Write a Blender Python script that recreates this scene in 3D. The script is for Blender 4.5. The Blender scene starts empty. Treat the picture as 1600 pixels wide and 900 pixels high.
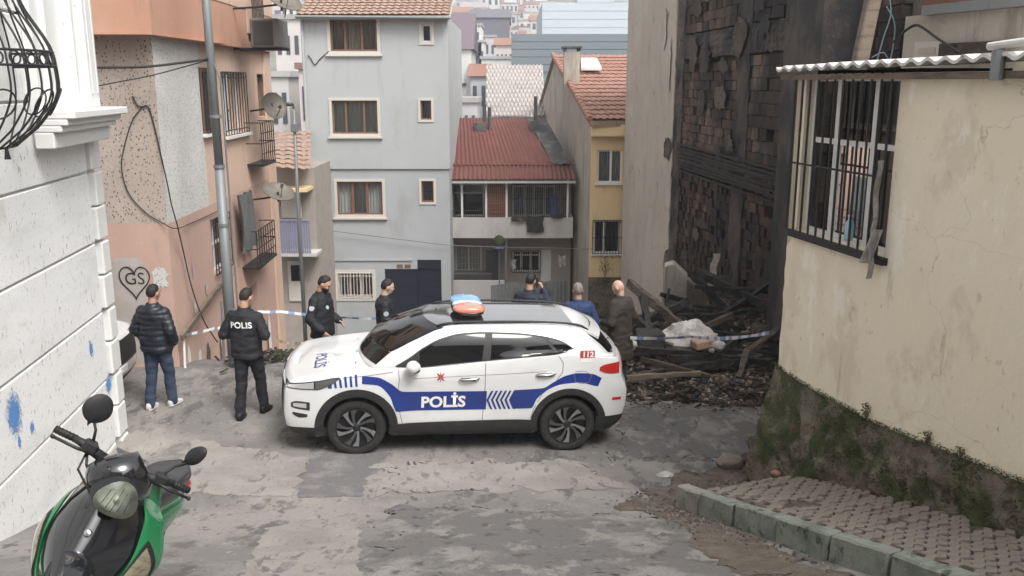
import bpy, bmesh, math, random
from mathutils import Vector, Matrix, noise
from mathutils.bvhtree import BVHTree
R = math.radians
random.seed(7)
scene = bpy.context.scene
COL = scene.collection

# ---------------------------------------------------------------- camera
EYE = Vector((0, 0, 4.57)); PITCH = R(12.9); FPX = 1400.0
cam_d = bpy.data.cameras.new('camera'); cam = bpy.data.objects.new('camera', cam_d); COL.objects.link(cam)
cam.location = EYE; cam.rotation_euler = (R(90) - PITCH, 0, 0)
cam_d.sensor_width = 36; cam_d.lens = 36 * FPX / 1600; cam_d.clip_end = 3000; cam_d.clip_start = .05
scene.camera = cam
# ---------------------------------------------------------------- sky and sun (bright overcast)
SUN_EL, SUN_AZ = 54, 142          # degrees; azimuth clockwise from +Y
world = bpy.data.worlds.new('World'); scene.world = world; world.use_nodes = True
wn = world.node_tree; wn.nodes.clear()
sky = wn.nodes.new('ShaderNodeTexSky'); sky.sky_type = 'NISHITA'; sky.sun_disc = False
sky.sun_elevation = R(SUN_EL); sky.sun_rotation = R(SUN_AZ); sky.air_density = 1.0; sky.dust_density = 4.0; sky.ozone_density = 1.0
hs = wn.nodes.new('ShaderNodeHueSaturation'); hs.inputs['Saturation'].default_value = .05; hs.inputs['Value'].default_value = 1.0
bg = wn.nodes.new('ShaderNodeBackground'); bg.inputs['Strength'].default_value = .15
wo = wn.nodes.new('ShaderNodeOutputWorld')
wn.links.new(sky.outputs[0], hs.inputs['Color']); wn.links.new(hs.outputs[0], bg.inputs[0]); wn.links.new(bg.outputs[0], wo.inputs[0])
sd = bpy.data.lights.new('sun', 'SUN'); sun = bpy.data.objects.new('sun', sd); COL.objects.link(sun)
sd.energy = 1.45; sd.angle = R(22); sd.color = (1, .96, .9)
_a = R(SUN_AZ); _e = R(SUN_EL)
sdir = Vector((math.sin(_a) * math.cos(_e), math.cos(_a) * math.cos(_e), math.sin(_e)))
sun.rotation_euler = sdir.to_track_quat('Z', 'Y').to_euler(); sun.location = (0, 0, 60)
scene.view_settings.view_transform = 'Standard'; scene.view_settings.look = 'None'
scene.view_settings.exposure = 1.0; scene.view_settings.gamma = 1.0; scene.view_settings.use_curve_mapping = False
scene.render.engine = 'CYCLES'
scene.cycles.max_bounces = 6; scene.cycles.transparent_max_bounces = 12; scene.cycles.volume_bounces = 0

# ---------------------------------------------------------------- helpers
def ray(px, py):
    a = (px - 800) / FPX; b = (450 - py) / FPX
    return Vector((a, math.cos(PITCH) + b * math.sin(PITCH), -math.sin(PITCH) + b * math.cos(PITCH)))
def at(px, py, Y):                       # the point that lies at depth Y along a line of sight
    d = ray(px, py); return EYE + d * (Y / d.y)
def lerp(a, b, t): return a + (b - a) * t
def sm(t): t = max(0, min(1, t)); return t * t * (3 - 2 * t)
def interp(tab, v):
    if v <= tab[0][0]: return tab[0][1]
    for (a, b), (c, d) in zip(tab, tab[1:]):
        if v <= c: return b + (d - b) * (v - a) / (c - a)
    return tab[-1][1]
def spl(tab, v):                          # monotone-ish cubic through a table
    n = len(tab)
    if v <= tab[0][0]: return tab[0][1]
    if v >= tab[-1][0]: return tab[-1][1]
    for i in range(n - 1):
        if v <= tab[i + 1][0]: break
    def sl(k):
        if k <= 0: return (tab[1][1] - tab[0][1]) / (tab[1][0] - tab[0][0])
        if k >= n - 1: return (tab[-1][1] - tab[-2][1]) / (tab[-1][0] - tab[-2][0])
        a = (tab[k][1] - tab[k - 1][1]) / (tab[k][0] - tab[k - 1][0]); b = (tab[k + 1][1] - tab[k][1]) / (tab[k + 1][0] - tab[k][0])
        return 0 if a * b <= 0 else 2 * a * b / (a + b)
    h = tab[i + 1][0] - tab[i][0]; t = (v - tab[i][0]) / h
    m0, m1 = sl(i) * h, sl(i + 1) * h
    return (2*t**3-3*t*t+1)*tab[i][1] + (t**3-2*t*t+t)*m0 + (-2*t**3+3*t*t)*tab[i+1][1] + (t**3-t*t)*m1

OFF = {}                                  # name of a thing -> its base point (parts are modelled in world metres around it)
def tag(o, label=None, cat=None, group=None, kind=None):
    if label: o['label'] = label
    if cat: o['category'] = cat
    if group: o['group'] = group
    if kind: o['kind'] = kind
    return o
def thing(name, label, cat, loc=(0, 0, 0), rot=(0, 0, 0), group=None, local=False):
    o = bpy.data.objects.new(name, None); COL.objects.link(o); o.empty_display_size = .2
    o.location = loc; o.rotation_euler = rot
    OFF[o.name] = Vector((0, 0, 0)) if local else Vector(loc)
    return tag(o, label, cat, group)
def off_of(p):
    while p is not None and p.name not in OFF: p = p.parent
    return OFF[p.name] if p is not None else Vector((0, 0, 0))

class MB:
    def __init__(s): s.v = []; s.f = []; s.m = []; s.mi = 0
    def add(s, vs, fs, mi=None):
        n = len(s.v); s.v += [tuple(v) for v in vs]; s.f += [tuple(i + n for i in f) for f in fs]
        s.m += [s.mi if mi is None else mi] * len(fs); return s
    def hexa(s, p, mi=None):              # 8 points: bottom 0-3 ccw, top 4-7
        return s.add(p, [(3, 2, 1, 0), (4, 5, 6, 7), (0, 1, 5, 4), (1, 2, 6, 5), (2, 3, 7, 6), (3, 0, 4, 7)], mi)
    def box(s, c0, c1, mi=None):
        x0, y0, z0 = c0; x1, y1, z1 = c1
        return s.hexa([(x0,y0,z0),(x1,y0,z0),(x1,y1,z0),(x0,y1,z0),(x0,y0,z1),(x1,y0,z1),(x1,y1,z1),(x0,y1,z1)], mi)
    def quad(s, a, b, c, d, mi=None): return s.add([a, b, c, d], [(0, 1, 2, 3)], mi)
    def tube(s, pts, r, n=8, cap=True, mi=None):
        pts = [Vector(p) for p in pts]; rr = r if isinstance(r, (list, tuple)) else [r] * len(pts)
        vs = []; t0 = (pts[1] - pts[0]).normalized()
        a = t0.orthogonal().normalized()
        for i, p in enumerate(pts):
            t = ((pts[min(i + 1, len(pts) - 1)] - pts[max(i - 1, 0)])).normalized()
            a = (a - t * a.dot(t)); a = a.normalized() if a.length > 1e-6 else t.orthogonal().normalized()
            b = t.cross(a)
            for k in range(n):
                th = 2 * math.pi * k / n; vs.append(p + (a * math.cos(th) + b * math.sin(th)) * rr[i])
        fs = [(i*n+k, i*n+(k+1) % n, (i+1)*n+(k+1) % n, (i+1)*n+k) for i in range(len(pts)-1) for k in range(n)]
        if cap: fs += [tuple(range(n-1, -1, -1)), tuple((len(pts)-1)*n + k for k in range(n))]
        return s.add(vs, fs, mi)
    def bar(s, a, b, w, h, up=(0, 0, 1), mi=None):   # rectangular bar from a to b
        a, b = Vector(a), Vector(b); t = (b - a).normalized(); up = Vector(up)
        sd_ = t.cross(up); sd_ = sd_.normalized() if sd_.length > 1e-5 else t.orthogonal().normalized()
        u = sd_.cross(t).normalized()
        q = [(-w/2, -h/2), (w/2, -h/2), (w/2, h/2), (-w/2, h/2)]
        return s.hexa([a + sd_*i + u*j for i, j in q] + [b + sd_*i + u*j for i, j in q], mi)
    def lathe(s, prof, axis_p, ax, n=32, mi=None, close=False):   # prof: (radius, offset along ax)
        p = Vector(axis_p); ax = Vector(ax).normalized(); a = ax.orthogonal().normalized(); b = ax.cross(a)
        vs = [p + ax*o + (a*math.cos(2*math.pi*k/n) + b*math.sin(2*math.pi*k/n))*r for r, o in prof for k in range(n)]
        m = len(prof); rng = range(m if close else m - 1)
        fs = [(i*n+k, i*n+(k+1) % n, ((i+1) % m)*n+(k+1) % n, ((i+1) % m)*n+k) for i in rng for k in range(n)]
        return s.add(vs, fs, mi)
    def grid(s, fn, nu, nv, mi=None, wrap_u=False):
        vs = [fn(i / (nu if wrap_u else nu - 1), j / (nv - 1)) for j in range(nv) for i in range(nu)]
        fs = [(j*nu+i, j*nu+(i+1) % nu, (j+1)*nu+(i+1) % nu, (j+1)*nu+i) for j in range(nv-1) for i in range(nu if wrap_u else nu-1)]
        return s.add(vs, fs, mi)
    def sphere(s, c, r, nu=16, nv=10, rot=None, mi=None, fn=None):
        c = Vector(c); r = Vector(r) if hasattr(r, '__len__') else Vector((r, r, r)); vs = []
        for j in range(nv + 1):
            ph = math.pi * j / nv - math.pi / 2
            for i in range(nu):
                th = 2 * math.pi * i / nu
                d = Vector((math.cos(th)*math.cos(ph), math.sin(th)*math.cos(ph), math.sin(ph)))
                k = fn(d) if fn else 1
                p = Vector((d.x*r.x, d.y*r.y, d.z*r.z)) * k
                vs.append(c + (rot @ p if rot is not None else p))
        fs = [(j*nu+i, j*nu+(i+1) % nu, (j+1)*nu+(i+1) % nu, (j+1)*nu+i) for j in range(nv) for i in range(nu)]
        return s.add(vs, fs, mi)
    def mesh(s, name, offset=Vector((0, 0, 0)), smooth=False):
        me = bpy.data.meshes.new(name)
        me.from_pydata([(v[0]-offset[0], v[1]-offset[1], v[2]-offset[2]) for v in s.v], [], s.f)
        me.polygons.foreach_set('material_index', s.m)
        if smooth: me.polygons.foreach_set('use_smooth', [True] * len(s.f))
        me.validate(); me.update(); return me
    def build(s, name, mat, parent=None, smooth=False, bevel=0, fix=True):
        me = s.mesh(name, off_of(parent), smooth)
        if fix:
            bm = bmesh.new(); bm.from_mesh(me); bmesh.ops.remove_doubles(bm, verts=bm.verts, dist=1e-5)
            bmesh.ops.recalc_face_normals(bm, faces=bm.faces)
            if bevel:
                bmesh.ops.bevel(bm, geom=[e for e in bm.edges if e.is_manifold and e.calc_face_angle(0) > .5], offset=bevel, segments=1, affect='EDGES')
            bm.to_mesh(me); bm.free()
        o = bpy.data.objects.new(name, me); COL.objects.link(o); o.parent = parent
        for m in (mat if isinstance(mat, (list, tuple)) else [mat]): me.materials.append(m)
        return o
def smooth_angle(o, deg=35):
    me = o.data
    me.polygons.foreach_set('use_smooth', [True] * len(me.polygons))
    try: me.set_sharp_from_angle(angle=R(deg))
    except Exception: pass
    return o
def evaluated(o, mods):                   # bake modifiers into the mesh of o
    for kind, kw in mods:
        m = o.modifiers.new(kind.lower(), kind)
        for k, v in kw.items(): setattr(m, k, v)
    dg = bpy.context.evaluated_depsgraph_get(); dg.update()
    me = bpy.data.meshes.new_from_object(o.evaluated_get(dg), depsgraph=dg)
    mats = list(o.data.materials); o.modifiers.clear(); old = o.data; o.data = me
    if not len(me.materials):
        for m in mats: me.materials.append(m)
    bpy.data.meshes.remove(old); return o
def copy_tree(o, parent=None):
    c = o.copy(); COL.objects.link(c); c.parent = parent
    if o.name in OFF: OFF[c.name] = OFF[o.name]
    for ch in list(o.children): copy_tree(ch, c)
    return c
def text_obj(name, body, size, mat, parent, M4, offset=0.0, xs=1.0, depth=0.0, align='CENTER'):
    cu = bpy.data.curves.new(name, 'FONT'); cu.body = body; cu.size = size; cu.align_x = align; cu.align_y = 'CENTER'
    cu.offset = offset; cu.extrude = depth; cu.resolution_u = 3
    t = bpy.data.objects.new(name, cu); COL.objects.link(t)
    dg = bpy.context.evaluated_depsgraph_get(); dg.update()
    me = bpy.data.meshes.new_from_object(t.evaluated_get(dg), depsgraph=dg)
    bpy.data.objects.remove(t); bpy.data.curves.remove(cu)
    of = off_of(parent)
    for v in me.vertices: v.co = (M4 @ Vector((v.co.x * xs, v.co.y, v.co.z))) - of
    o = bpy.data.objects.new(name, me); COL.objects.link(o); o.parent = parent; me.materials.clear(); me.materials.append(mat)
    return o

# ---------------------------------------------------------------- materials
def srgb(r, g, b):
    f = lambda c: (c/255/12.92) if c/255 <= .04045 else ((c/255+.055)/1.055)**2.4
    return (f(r), f(g), f(b))
MATS = {}
def mat(name, col, rough=.85, layers=(), bump=None, metal=0, coat=0, spec=.4, coord='Object', emit=None, trans=0):
    """layers: (kind, (sx,sy,sz), lo, hi, colour, amount[, detail]) with kind n (noise) or v (voronoi spots)"""
    m = bpy.data.materials.new(name); m.use_nodes = True; MATS[name] = m
    nt = m.node_tree; b = nt.nodes['Principled BSDF']; N = nt.nodes.new; L = nt.links.new
    b.inputs['Roughness'].default_value = rough; b.inputs['Metallic'].default_value = metal
    b.inputs['Specular IOR Level'].default_value = spec
    if coat: b.inputs['Coat Weight'].default_value = coat; b.inputs['Coat Roughness'].default_value = .06
    tc = N('ShaderNodeTexCoord')
    cur = None
    for i, l in enumerate(layers):
        kind, sc, lo, hi, c, amt = l[:6]; det = l[6] if len(l) > 6 else 6
        mp = N('ShaderNodeMapping'); mp.inputs['Scale'].default_value = sc; mp.inputs['Location'].default_value = (i*3.7+1.3, i*1.9, i*5.1)
        L(tc.outputs[coord], mp.inputs[0])
        if kind == 'w':
            ge = N('ShaderNodeNewGeometry'); L(ge.outputs['Position'], mp.inputs[0]); kind = 'n'
        if kind == 'n':
            t = N('ShaderNodeTexNoise'); t.inputs['Scale'].default_value = 1; t.inputs['Detail'].default_value = det; t.inputs['Roughness'].default_value = .62
            L(mp.outputs[0], t.inputs['Vector']); out = t.outputs['Fac']
        elif kind == 'v':
            t = N('ShaderNodeTexVoronoi'); t.inputs['Scale'].default_value = 1; L(mp.outputs[0], t.inputs['Vector']); out = t.outputs['Distance']
        elif kind == 'e':
            t = N('ShaderNodeTexVoronoi'); t.feature = 'DISTANCE_TO_EDGE'; t.inputs['Scale'].default_value = 1
            nz = N('ShaderNodeTexNoise'); nz.inputs['Scale'].default_value = 2.2; nz.inputs['Detail'].default_value = 5
            L(mp.outputs[0], nz.inputs['Vector']); ad = N('ShaderNodeMix'); ad.data_type = 'VECTOR'; ad.inputs['Factor'].default_value = .35
            L(mp.outputs[0], ad.inputs['A']); L(nz.outputs['Color'], ad.inputs['B']); L(ad.outputs['Result'], t.inputs['Vector']); out = t.outputs['Distance']
        mr = N('ShaderNodeMapRange'); mr.interpolation_type = 'SMOOTHSTEP'
        mr.inputs['From Min'].default_value = lo; mr.inputs['From Max'].default_value = hi
        mr.inputs['To Min'].default_value = 0 if kind == 'n' else amt; mr.inputs['To Max'].default_value = amt if kind == 'n' else 0
        L(out, mr.inputs['Value'])
        mx = N('ShaderNodeMix'); mx.data_type = 'RGBA'; mx.inputs['B'].default_value = (*c, 1)
        L(mr.outputs[0], mx.inputs['Factor'])
        if cur is None: mx.inputs['A'].default_value = (*col, 1)
        else: L(cur, mx.inputs['A'])
        cur = mx.outputs['Result']
    if cur is None: b.inputs['Base Color'].default_value = (*col, 1)
    else: L(cur, b.inputs['Base Color'])
    if bump:
        sc, st = bump[:2]
        mp = N('ShaderNodeMapping'); mp.inputs['Scale'].default_value = sc if hasattr(sc, '__len__') else (sc, sc, sc); L(tc.outputs[coord], mp.inputs[0])
        t = N('ShaderNodeTexNoise'); t.inputs['Scale'].default_value = 1; t.inputs['Detail'].default_value = 6; t.inputs['Roughness'].default_value = .65
        L(mp.outputs[0], t.inputs['Vector'])
        bp = N('ShaderNodeBump'); bp.inputs['Strength'].default_value = st; bp.inputs['Distance'].default_value = bump[2] if len(bump) > 2 else .02
        L(t.outputs['Fac'], bp.inputs['Height']); L(bp.outputs[0], b.inputs['Normal'])
    if emit: b.inputs['Emission Color'].default_value = (*emit[0], 1); b.inputs['Emission Strength'].default_value = emit[1]
    if trans: b.inputs['Transmission Weight'].default_value = trans
    return m
def glass_mat(name, tint=(.75, .8, .8), clear=.75, rough=.03):
    m = bpy.data.materials.new(name); m.use_nodes = True; nt = m.node_tree; nt.nodes.clear(); N = nt.nodes.new; L = nt.links.new
    o = N('ShaderNodeOutputMaterial'); mx = N('ShaderNodeMixShader'); tr = N('ShaderNodeBsdfTransparent'); gl = N('ShaderNodeBsdfGlossy')
    tr.inputs[0].default_value = (*[t*clear for t in tint], 1); gl.inputs['Roughness'].default_value = rough; gl.inputs[0].default_value = (.95, .97, 1, 1)
    fr = N('ShaderNodeFresnel'); fr.inputs[0].default_value = 1.55
    L(fr.outputs[0], mx.inputs[0]); L(tr.outputs[0], mx.inputs[1]); L(gl.outputs[0], mx.inputs[2]); L(mx.outputs[0], o.inputs[0]); MATS[name] = m
    return m
S = srgb
GREY1 = (.25, .24, .23)
mat('road', (.245, .231, .212), .78, [('n', (.32, .28, .3), .46, .60, (.15, .143, .137), .75, 4), 
    ('n', (.7, .7, .7), .40, .62, (.145, .138, .134), .85), ('n', (2.6, 1.2, 1), .54, .62, (.075, .072, .073), .8, 10),
    ('n', (8, 4.2, 3), .575, .66, (.062, .058, .058), .8, 10), ('n', (.6, .5, .5), .55, .75, (.33, .305, .27), .75), ('n', (14, 9, 5), .60, .68, (.34, .32, .29), .6, 8), ('n', (22, 14, 8), .56, .7, (.09, .085, .083), .5, 6),
    ('n', (60, 60, 60), .45, .75, (.13, .125, .12), .45), ('e', (.45, .3, .5), .0, .0022, (.07, .066, .064), .35),
    ('v', (9, 9, 9), .03, .09, (.06, .055, .05), .6)], (28, .5, .02))
mat('road_patch', (.135, .13, .132), .85, [('n', (4, 4, 4), .45, .7, (.23, .22, .21), .8, 8), ('n', (50, 50, 50), .45, .7, (.06, .06, .06), .6)], (40, .5, .015))
mat('road_concrete', (.245, .23, .21), .88, [('n', (2, 2, 2), .42, .66, (.19, .178, .162), .85, 8), ('n', (9, 3, 3), .56, .65, (.09, .085, .08), .75, 9), ('n', (1.1, 1.1, 1.1), .5, .68, (.30, .28, .252), .6),
    ('n', (45, 45, 45), .5, .75, (.2, .19, .17), .5), ('n', (20, 12, 8), .58, .68, (.1, .095, .09), .5, 6)], (22, .5, .02))
mat('screed', (.33, .30, .255), .9, [('n', (1.5, 5, 3), .45, .68, (.28, .255, .215), .9, 8), ('n', (8, 20, 3), .55, .68, (.16, .145, .125), .7, 8)], ((5, 16, 4), .8, .03))
mat('hill_ground', (.22, .22, .19), .95, [('n', (.05, .05, .05), .4, .6, (.1, .13, .08), .8)])
mat('asphalt_worn', (.125, .12, .118), .78, [('n', (1.1, .8, 1), .5, .6, (.235, .222, .205), .85, 9), ('n', (3.4, 2.2, 2), .54, .62, (.26, .245, .225), .7, 10), ('n', (7, 4, 4), .56, .66, (.055, .053, .053), .8, 9), ('n', (50, 50, 50), .45, .72, (.06, .058, .057), .5)], (30, .6, .02))
mat('earth', (.105, .085, .068), .95, [('n', (6, 6, 6), .4, .65, (.165, .138, .11), .8), ('n', (40, 40, 40), .5, .7, (.05, .04, .035), .6)], (30, .8, .03))
mat('white_paint', (.77, .77, .765), .7, [('n', (.7, .7, 3), .45, .75, (.62, .62, .61), .7), ('n', (9, 9, 5), .60, .72, (.62, .60, .56), .6, 6), ('n', (26, 26, 9), .645, .685, (.20, .19, .18), .8, 3),
    ('n', (3, 3, 1.0), .62, .72, (.55, .52, .47), .5), ('n', (60, 60, 20), .655, .70, (.16, .15, .14), .7, 2), ('n', (5, 5, 2.4), .66, .70, (.40, .37, .33), .7, 8)], (30, .15, .01))
mat('white_trim', (.68, .68, .67), .6, [('n', (2, 2, 5), .5, .75, (.66, .65, .63), .6), ('n', (20, 20, 7), .69, .72, (.3, .28, .26), .6, 3)], (20, .1, .01))
mat('blue_spray', (.08, .2, .5), .8, [('n', (9, 9, 9), .45, .6, (.3, .45, .68), .9)])
mat('orange_paint', (.46, .255, .175), .85, [('n', (.8, .8, .8), .4, .7, (.51, .31, .225), .8), ('n', (4, 4, .9), .52, .68, (.36, .215, .155), .6, 9), ('n', (12, 12, 12), .66, .72, (.7, .58, .48), .5)], (30, .2, .01))
mat('pink_paint', (.475, .32, .262), .85, [('n', (.8, .8, .8), .4, .7, (.55, .375, .305), .8), ('n', (2.2, 2.2, 1.1), .54, .68, (.37, .29, .255), .75, 9), ('n', (5, 5, 1.0), .58, .7, (.45, .27, .21), .6), ('n', (14, 14, 14), .67, .72, (.68, .6, .54), .7)], (30, .2, .01))
mat('peach_paint', (.57, .40, .31), .85, [('n', (1, 1, 1), .4, .7, (.61, .455, .37), .8), ('n', (4, 4, .8), .53, .68, (.44, .315, .25), .65, 9)], (30, .2, .01))
mat('stucco_brown', (.40, .335, .29), .95, [('n', (1, 1, 1), .4, .7, (.46, .39, .35), .8), ('v', (21, 21, 15), .20, .28, (.085, .07, .062), .85), ('n', (34, 34, 24), .60, .65, (.1, .08, .07), .75)], (24, .6, .02))
mat('stucco_white', (.55, .54, .52), .95, [('n', (1.4, 1.4, 1.4), .4, .7, (.62, .615, .6), .8), ('v', (24, 24, 18), .20, .30, (.2, .19, .18), .75), ('n', (36, 36, 26), .62, .67, (.24, .23, .22), .65)], (26, .5, .02))
mat('grey_patch', (.40, .36, .33), .9, [('n', (3, 3, 3), .45, .65, (.46, .42, .4), .8), ('n', (16, 16, 16), .62, .7, (.22, .19, .17), .6)], (20, .2, .01))
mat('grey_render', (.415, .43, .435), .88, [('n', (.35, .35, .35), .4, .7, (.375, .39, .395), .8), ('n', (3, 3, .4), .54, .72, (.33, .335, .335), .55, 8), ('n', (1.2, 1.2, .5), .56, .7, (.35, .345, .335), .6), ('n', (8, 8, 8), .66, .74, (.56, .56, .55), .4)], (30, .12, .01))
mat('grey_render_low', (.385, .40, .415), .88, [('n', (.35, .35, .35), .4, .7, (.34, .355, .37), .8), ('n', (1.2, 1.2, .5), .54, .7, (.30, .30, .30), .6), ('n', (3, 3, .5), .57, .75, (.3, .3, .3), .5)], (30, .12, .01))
mat('cream_trim', (.56, .525, .475), .8, [('n', (4, 4, 4), .5, .75, (.52, .48, .42), .6)])
mat('brown_frame', (.165, .095, .065), .6, [('n', (8, 8, 2), .5, .7, (.22, .13, .09), .7)])
mat('red_frame', (.20, .085, .06), .6, [('n', (8, 8, 2), .5, .7, (.26, .13, .1), .7)])
mat('white_pvc', (.70, .70, .69), .45, [('n', (5, 5, 5), .5, .75, (.55, .53, .5), .5)])
mat('curtain', (.56, .53, .49), .95, [('n', (6, 6, 1), .4, .7, (.5, .48, .45), .7)])
mat('curtain_brown', (.27, .205, .17), .95, [('n', (14, 3, 1), .42, .62, (.36, .28, .235), .8)])
mat('interior', (.03, .028, .026), .95)  # near-black colour stands in for the darkness of unlit rooms
glass_mat('glass', clear=.92); glass_mat('glass_dark', clear=.35)
mat('black_iron', (.018, .018, .019), .5, [('n', (30, 30, 30), .55, .7, (.05, .04, .035), .6)])
mat('navy_steel', (.012, .014, .028), .45, [('n', (2, 2, 6), .5, .7, (.02, .022, .035), .7)])
mat('galv', (.20, .215, .22), .55, [('n', (5, 5, 1.5), .45, .7, (.22, .23, .235), .7), ('n', (14, 14, 4), .6, .7, (.14, .12, .1), .5)], metal=.3)
mat('tile_red', (.32, .165, .125), .85, [('n', (3, 3, 3), .4, .65, (.40, .225, .175), .8), ('n', (9, 9, 9), .58, .7, (.2, .1, .075), .7)], (20, .2, .01))
mat('tile_old', (.30, .20, .15), .9, [('n', (3, 3, 3), .4, .65, (.38, .25, .19), .8), ('n', (9, 9, 9), .52, .66, (.13, .1, .085), .8)], (20, .3, .01))
mat('tin_red', (.135, .048, .04), .55, [('n', (1.2, 1.2, 1.2), .45, .7, (.175, .068, .056), .8), ('n', (7, 2, 2), .58, .7, (.11, .05, .045), .6)], (20, .1, .01))
mat('tar', (.075, .072, .072), .85, [('n', (3, 3, 3), .45, .65, (.15, .145, .14), .8)], (20, .4, .02))
mat('concrete_wall', (.40, .36, .305), .92, [('n', (.9, .9, .9), .4, .68, (.49, .45, .39), .8), ('n', (3.2, 3.2, .5), .5, .68, (.2, .175, .15), .7, 9), ('n', (2, 2, 7), .6, .7, (.26, .22, .19), .5), ('n', (9, 9, 6), .58, .7, (.5, .46, .41), .5, 8)], (20, .35, .02))
mat('yellow_paint', (.70, .52, .29), .85, [('n', (.8, .8, .8), .4, .7, (.72, .565, .345), .8), ('n', (5, 5, .7), .58, .7, (.5, .37, .22), .5)], (30, .15, .01))
mat('balcony_white', (.50, .48, .46), .85, [('n', (2, 2, 1), .45, .7, (.4, .38, .36), .8), ('n', (8, 8, 1), .58, .7, (.27, .24, .22), .5)], (25, .15, .01))
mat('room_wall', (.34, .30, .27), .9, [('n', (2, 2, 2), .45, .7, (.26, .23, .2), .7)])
mat('beige_plaster', (.46, .40, .345), .92, [('n', (.6, .6, .6), .38, .68, (.53, .475, .415), .8), ('n', (2.2, 2.2, .7), .5, .7, (.36, .305, .26), .6, 9), ('n', (3, 3, 3), .6, .68, (.28, .2, .16), .6, 9), ('n', (9, 9, 7), .6, .7, (.55, .5, .45), .5, 8), ('n', (12, 12, 3), .64, .7, (.12, .1, .09), .6)], (18, .4, .03))
mat('soot', (.011, .011, .012), .75, [('w', (1.1, 1.1, .9), .44, .62, (.075, .058, .05), .9, 8), ('n', (2.5, 2.5, 2.5), .5, .7, (.035, .033, .034), .8), ('n', (16, 16, 16), .62, .74, (.10, .095, .09), .6)], (26, .6, .02))
mat('soot_plaster', (.075, .06, .05), .9, [('w', (.9, .9, .7), .42, .58, (.012, .012, .013), .9, 8), ('n', (1.2, 1.2, 1.2), .42, .62, (.13, .10, .085), .9, 9), ('n', (5, 5, 14), .55, .66, (.012, .012, .013), .9, 8), ('n', (13, 13, 13), .64, .7, (.26, .23, .2), .5)], (26, .7, .03))
for i, c in enumerate([(.165, .098, .073), (.20, .132, .10), (.125, .08, .062), (.22, .165, .13), (.075, .056, .05)]):
    c = tuple(k * .78 for k in c)
    mat('brick%d' % i, c, .92, [('w', (.8, .8, .6), .43, .57, (.013, .0125, .0135), .92, 8), ('w', (2.5, 2.5, 5), .55, .68, (.03, .027, .027), .7, 8), ('w', (.33, .33, .26), .46, .56, (.013, .0125, .0135), .85, 5), ('n', (14, 14, 14), .42, .64, tuple(k*.4 for k in c), .8), ('n', (50, 50, 50), .56, .68, tuple(min(1, k*1.7) for k in c), .6)], (60, .6, .01))
mat('cream_plaster', (.79, .71, .555), .88, [('n', (.8, .8, .8), .4, .7, (.82, .75, .615), .9), ('n', (.5, .5, .35), .5, .72, (.63, .545, .43), .8), ('n', (1.6, 1.6, 1.2), .52, .62, (.64, .555, .425), .6, 9), ('n', (2.2, 2.2, 1.2), .57, .64, (.86, .82, .72), .7, 9), ('n', (7, 7, 5), .62, .68, (.5, .42, .31), .5, 8),
    ('n', (30, 30, 9), .70, .73, (.2, .15, .1), .7, 3), ('e', (.4, .4, .7), .0, .002, (.36, .29, .2), .4), ('n', (5, 5, .8), .64, .74, (.42, .35, .24), .5)], ((3, 3, 3), .25, .06))
mat('moss_stone', (.15, .125, .095), .95, [('n', (4, 4, 4), .42, .6, (.21, .175, .132), .8, 8), ('n', (2.2, 2.2, 2.2), .46, .58, (.055, .074, .022), .9, 9), ('n', (6, 6, 6), .56, .64, (.06, .048, .036), .8, 9), ('n', (14, 14, 14), .52, .66, (.06, .075, .03), .7), ('n', (9, 9, 9), .6, .68, (.24, .2, .16), .6)], (22, 1, .05))
mat('moss', (.055, .072, .016), .95, [('n', (30, 30, 30), .4, .65, (.12, .135, .035), .8)])
mat('leaf_dark', (.028, .042, .014), .8, [('n', (9, 9, 9), .4, .65, (.055, .066, .024), .8)])
mat('paver', (.205, .183, .16), .9, [('n', (4, 4, 4), .42, .65, (.19, .155, .125), .8), ('n', (1.4, 1.4, 1.4), .54, .68, (.11, .095, .06), .8), ('n', (40, 40, 40), .55, .7, (.33, .28, .23), .5)], (40, .5, .01))
mat('kerb_green', (.22, .24, .20), .9, [('n', (3, 3, 3), .42, .62, (.125, .145, .115), .85, 8), ('n', (7, 7, 7), .56, .66, (.03, .05, .025), .8, 8), ('n', (11, 11, 11), .6, .68, (.33, .31, .27), .7)], (26, .7, .02))
mat('kerb_grey', (.27, .25, .22), .9, [('n', (4, 4, 4), .45, .65, (.17, .17, .145), .9, 8), ('n', (8, 8, 8), .6, .68, (.1, .15, .11), .8, 8)], (26, .6, .02))
mat('fibre_roof', (.62, .61, .58), .85, [('n', (3, 3, 3), .45, .7, (.48, .46, .43), .8), ('n', (10, 10, 10), .6, .7, (.26, .24, .21), .6)], (30, .3, .01))
mat('rust', (.16, .075, .05), .85, [('n', (4, 4, 4), .45, .65, (.22, .11, .075), .8), ('n', (12, 12, 12), .58, .7, (.07, .04, .03), .8)], (30, .3, .01))
mat('old_wood', (.16, .125, .095), .9, [('n', (3, 3, 14), .45, .65, (.085, .065, .05), .9)], (30, .5, .01))
mat('char', (.014, .013, .013), .8, [('n', (9, 9, 9), .5, .66, (.05, .045, .042), .8), ('n', (30, 30, 30), .6, .7, (.12, .11, .1), .4)], (50, .9, .01))
mat('burnt_wood', (.055, .042, .034), .9, [('n', (4, 4, 16), .45, .65, (.11, .085, .066), .8), ('n', (12, 12, 12), .55, .68, (.012, .012, .012), .9)], (40, .7, .01))
mat('rubble', (.085, .07, .06), .95, [('n', (7, 7, 7), .42, .6, (.16, .13, .105), .8, 8), ('n', (18, 18, 18), .54, .66, (.018, .017, .017), .9, 8), ('n', (30, 30, 30), .64, .7, (.35, .31, .27), .6)], (30, 1, .05))
mat('dusty_slab', (.20, .165, .135), .95, [('n', (3, 3, 3), .42, .64, (.27, .23, .19), .8), ('n', (8, 8, 8), .56, .68, (.09, .075, .065), .7)], (24, .6, .02))
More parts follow.
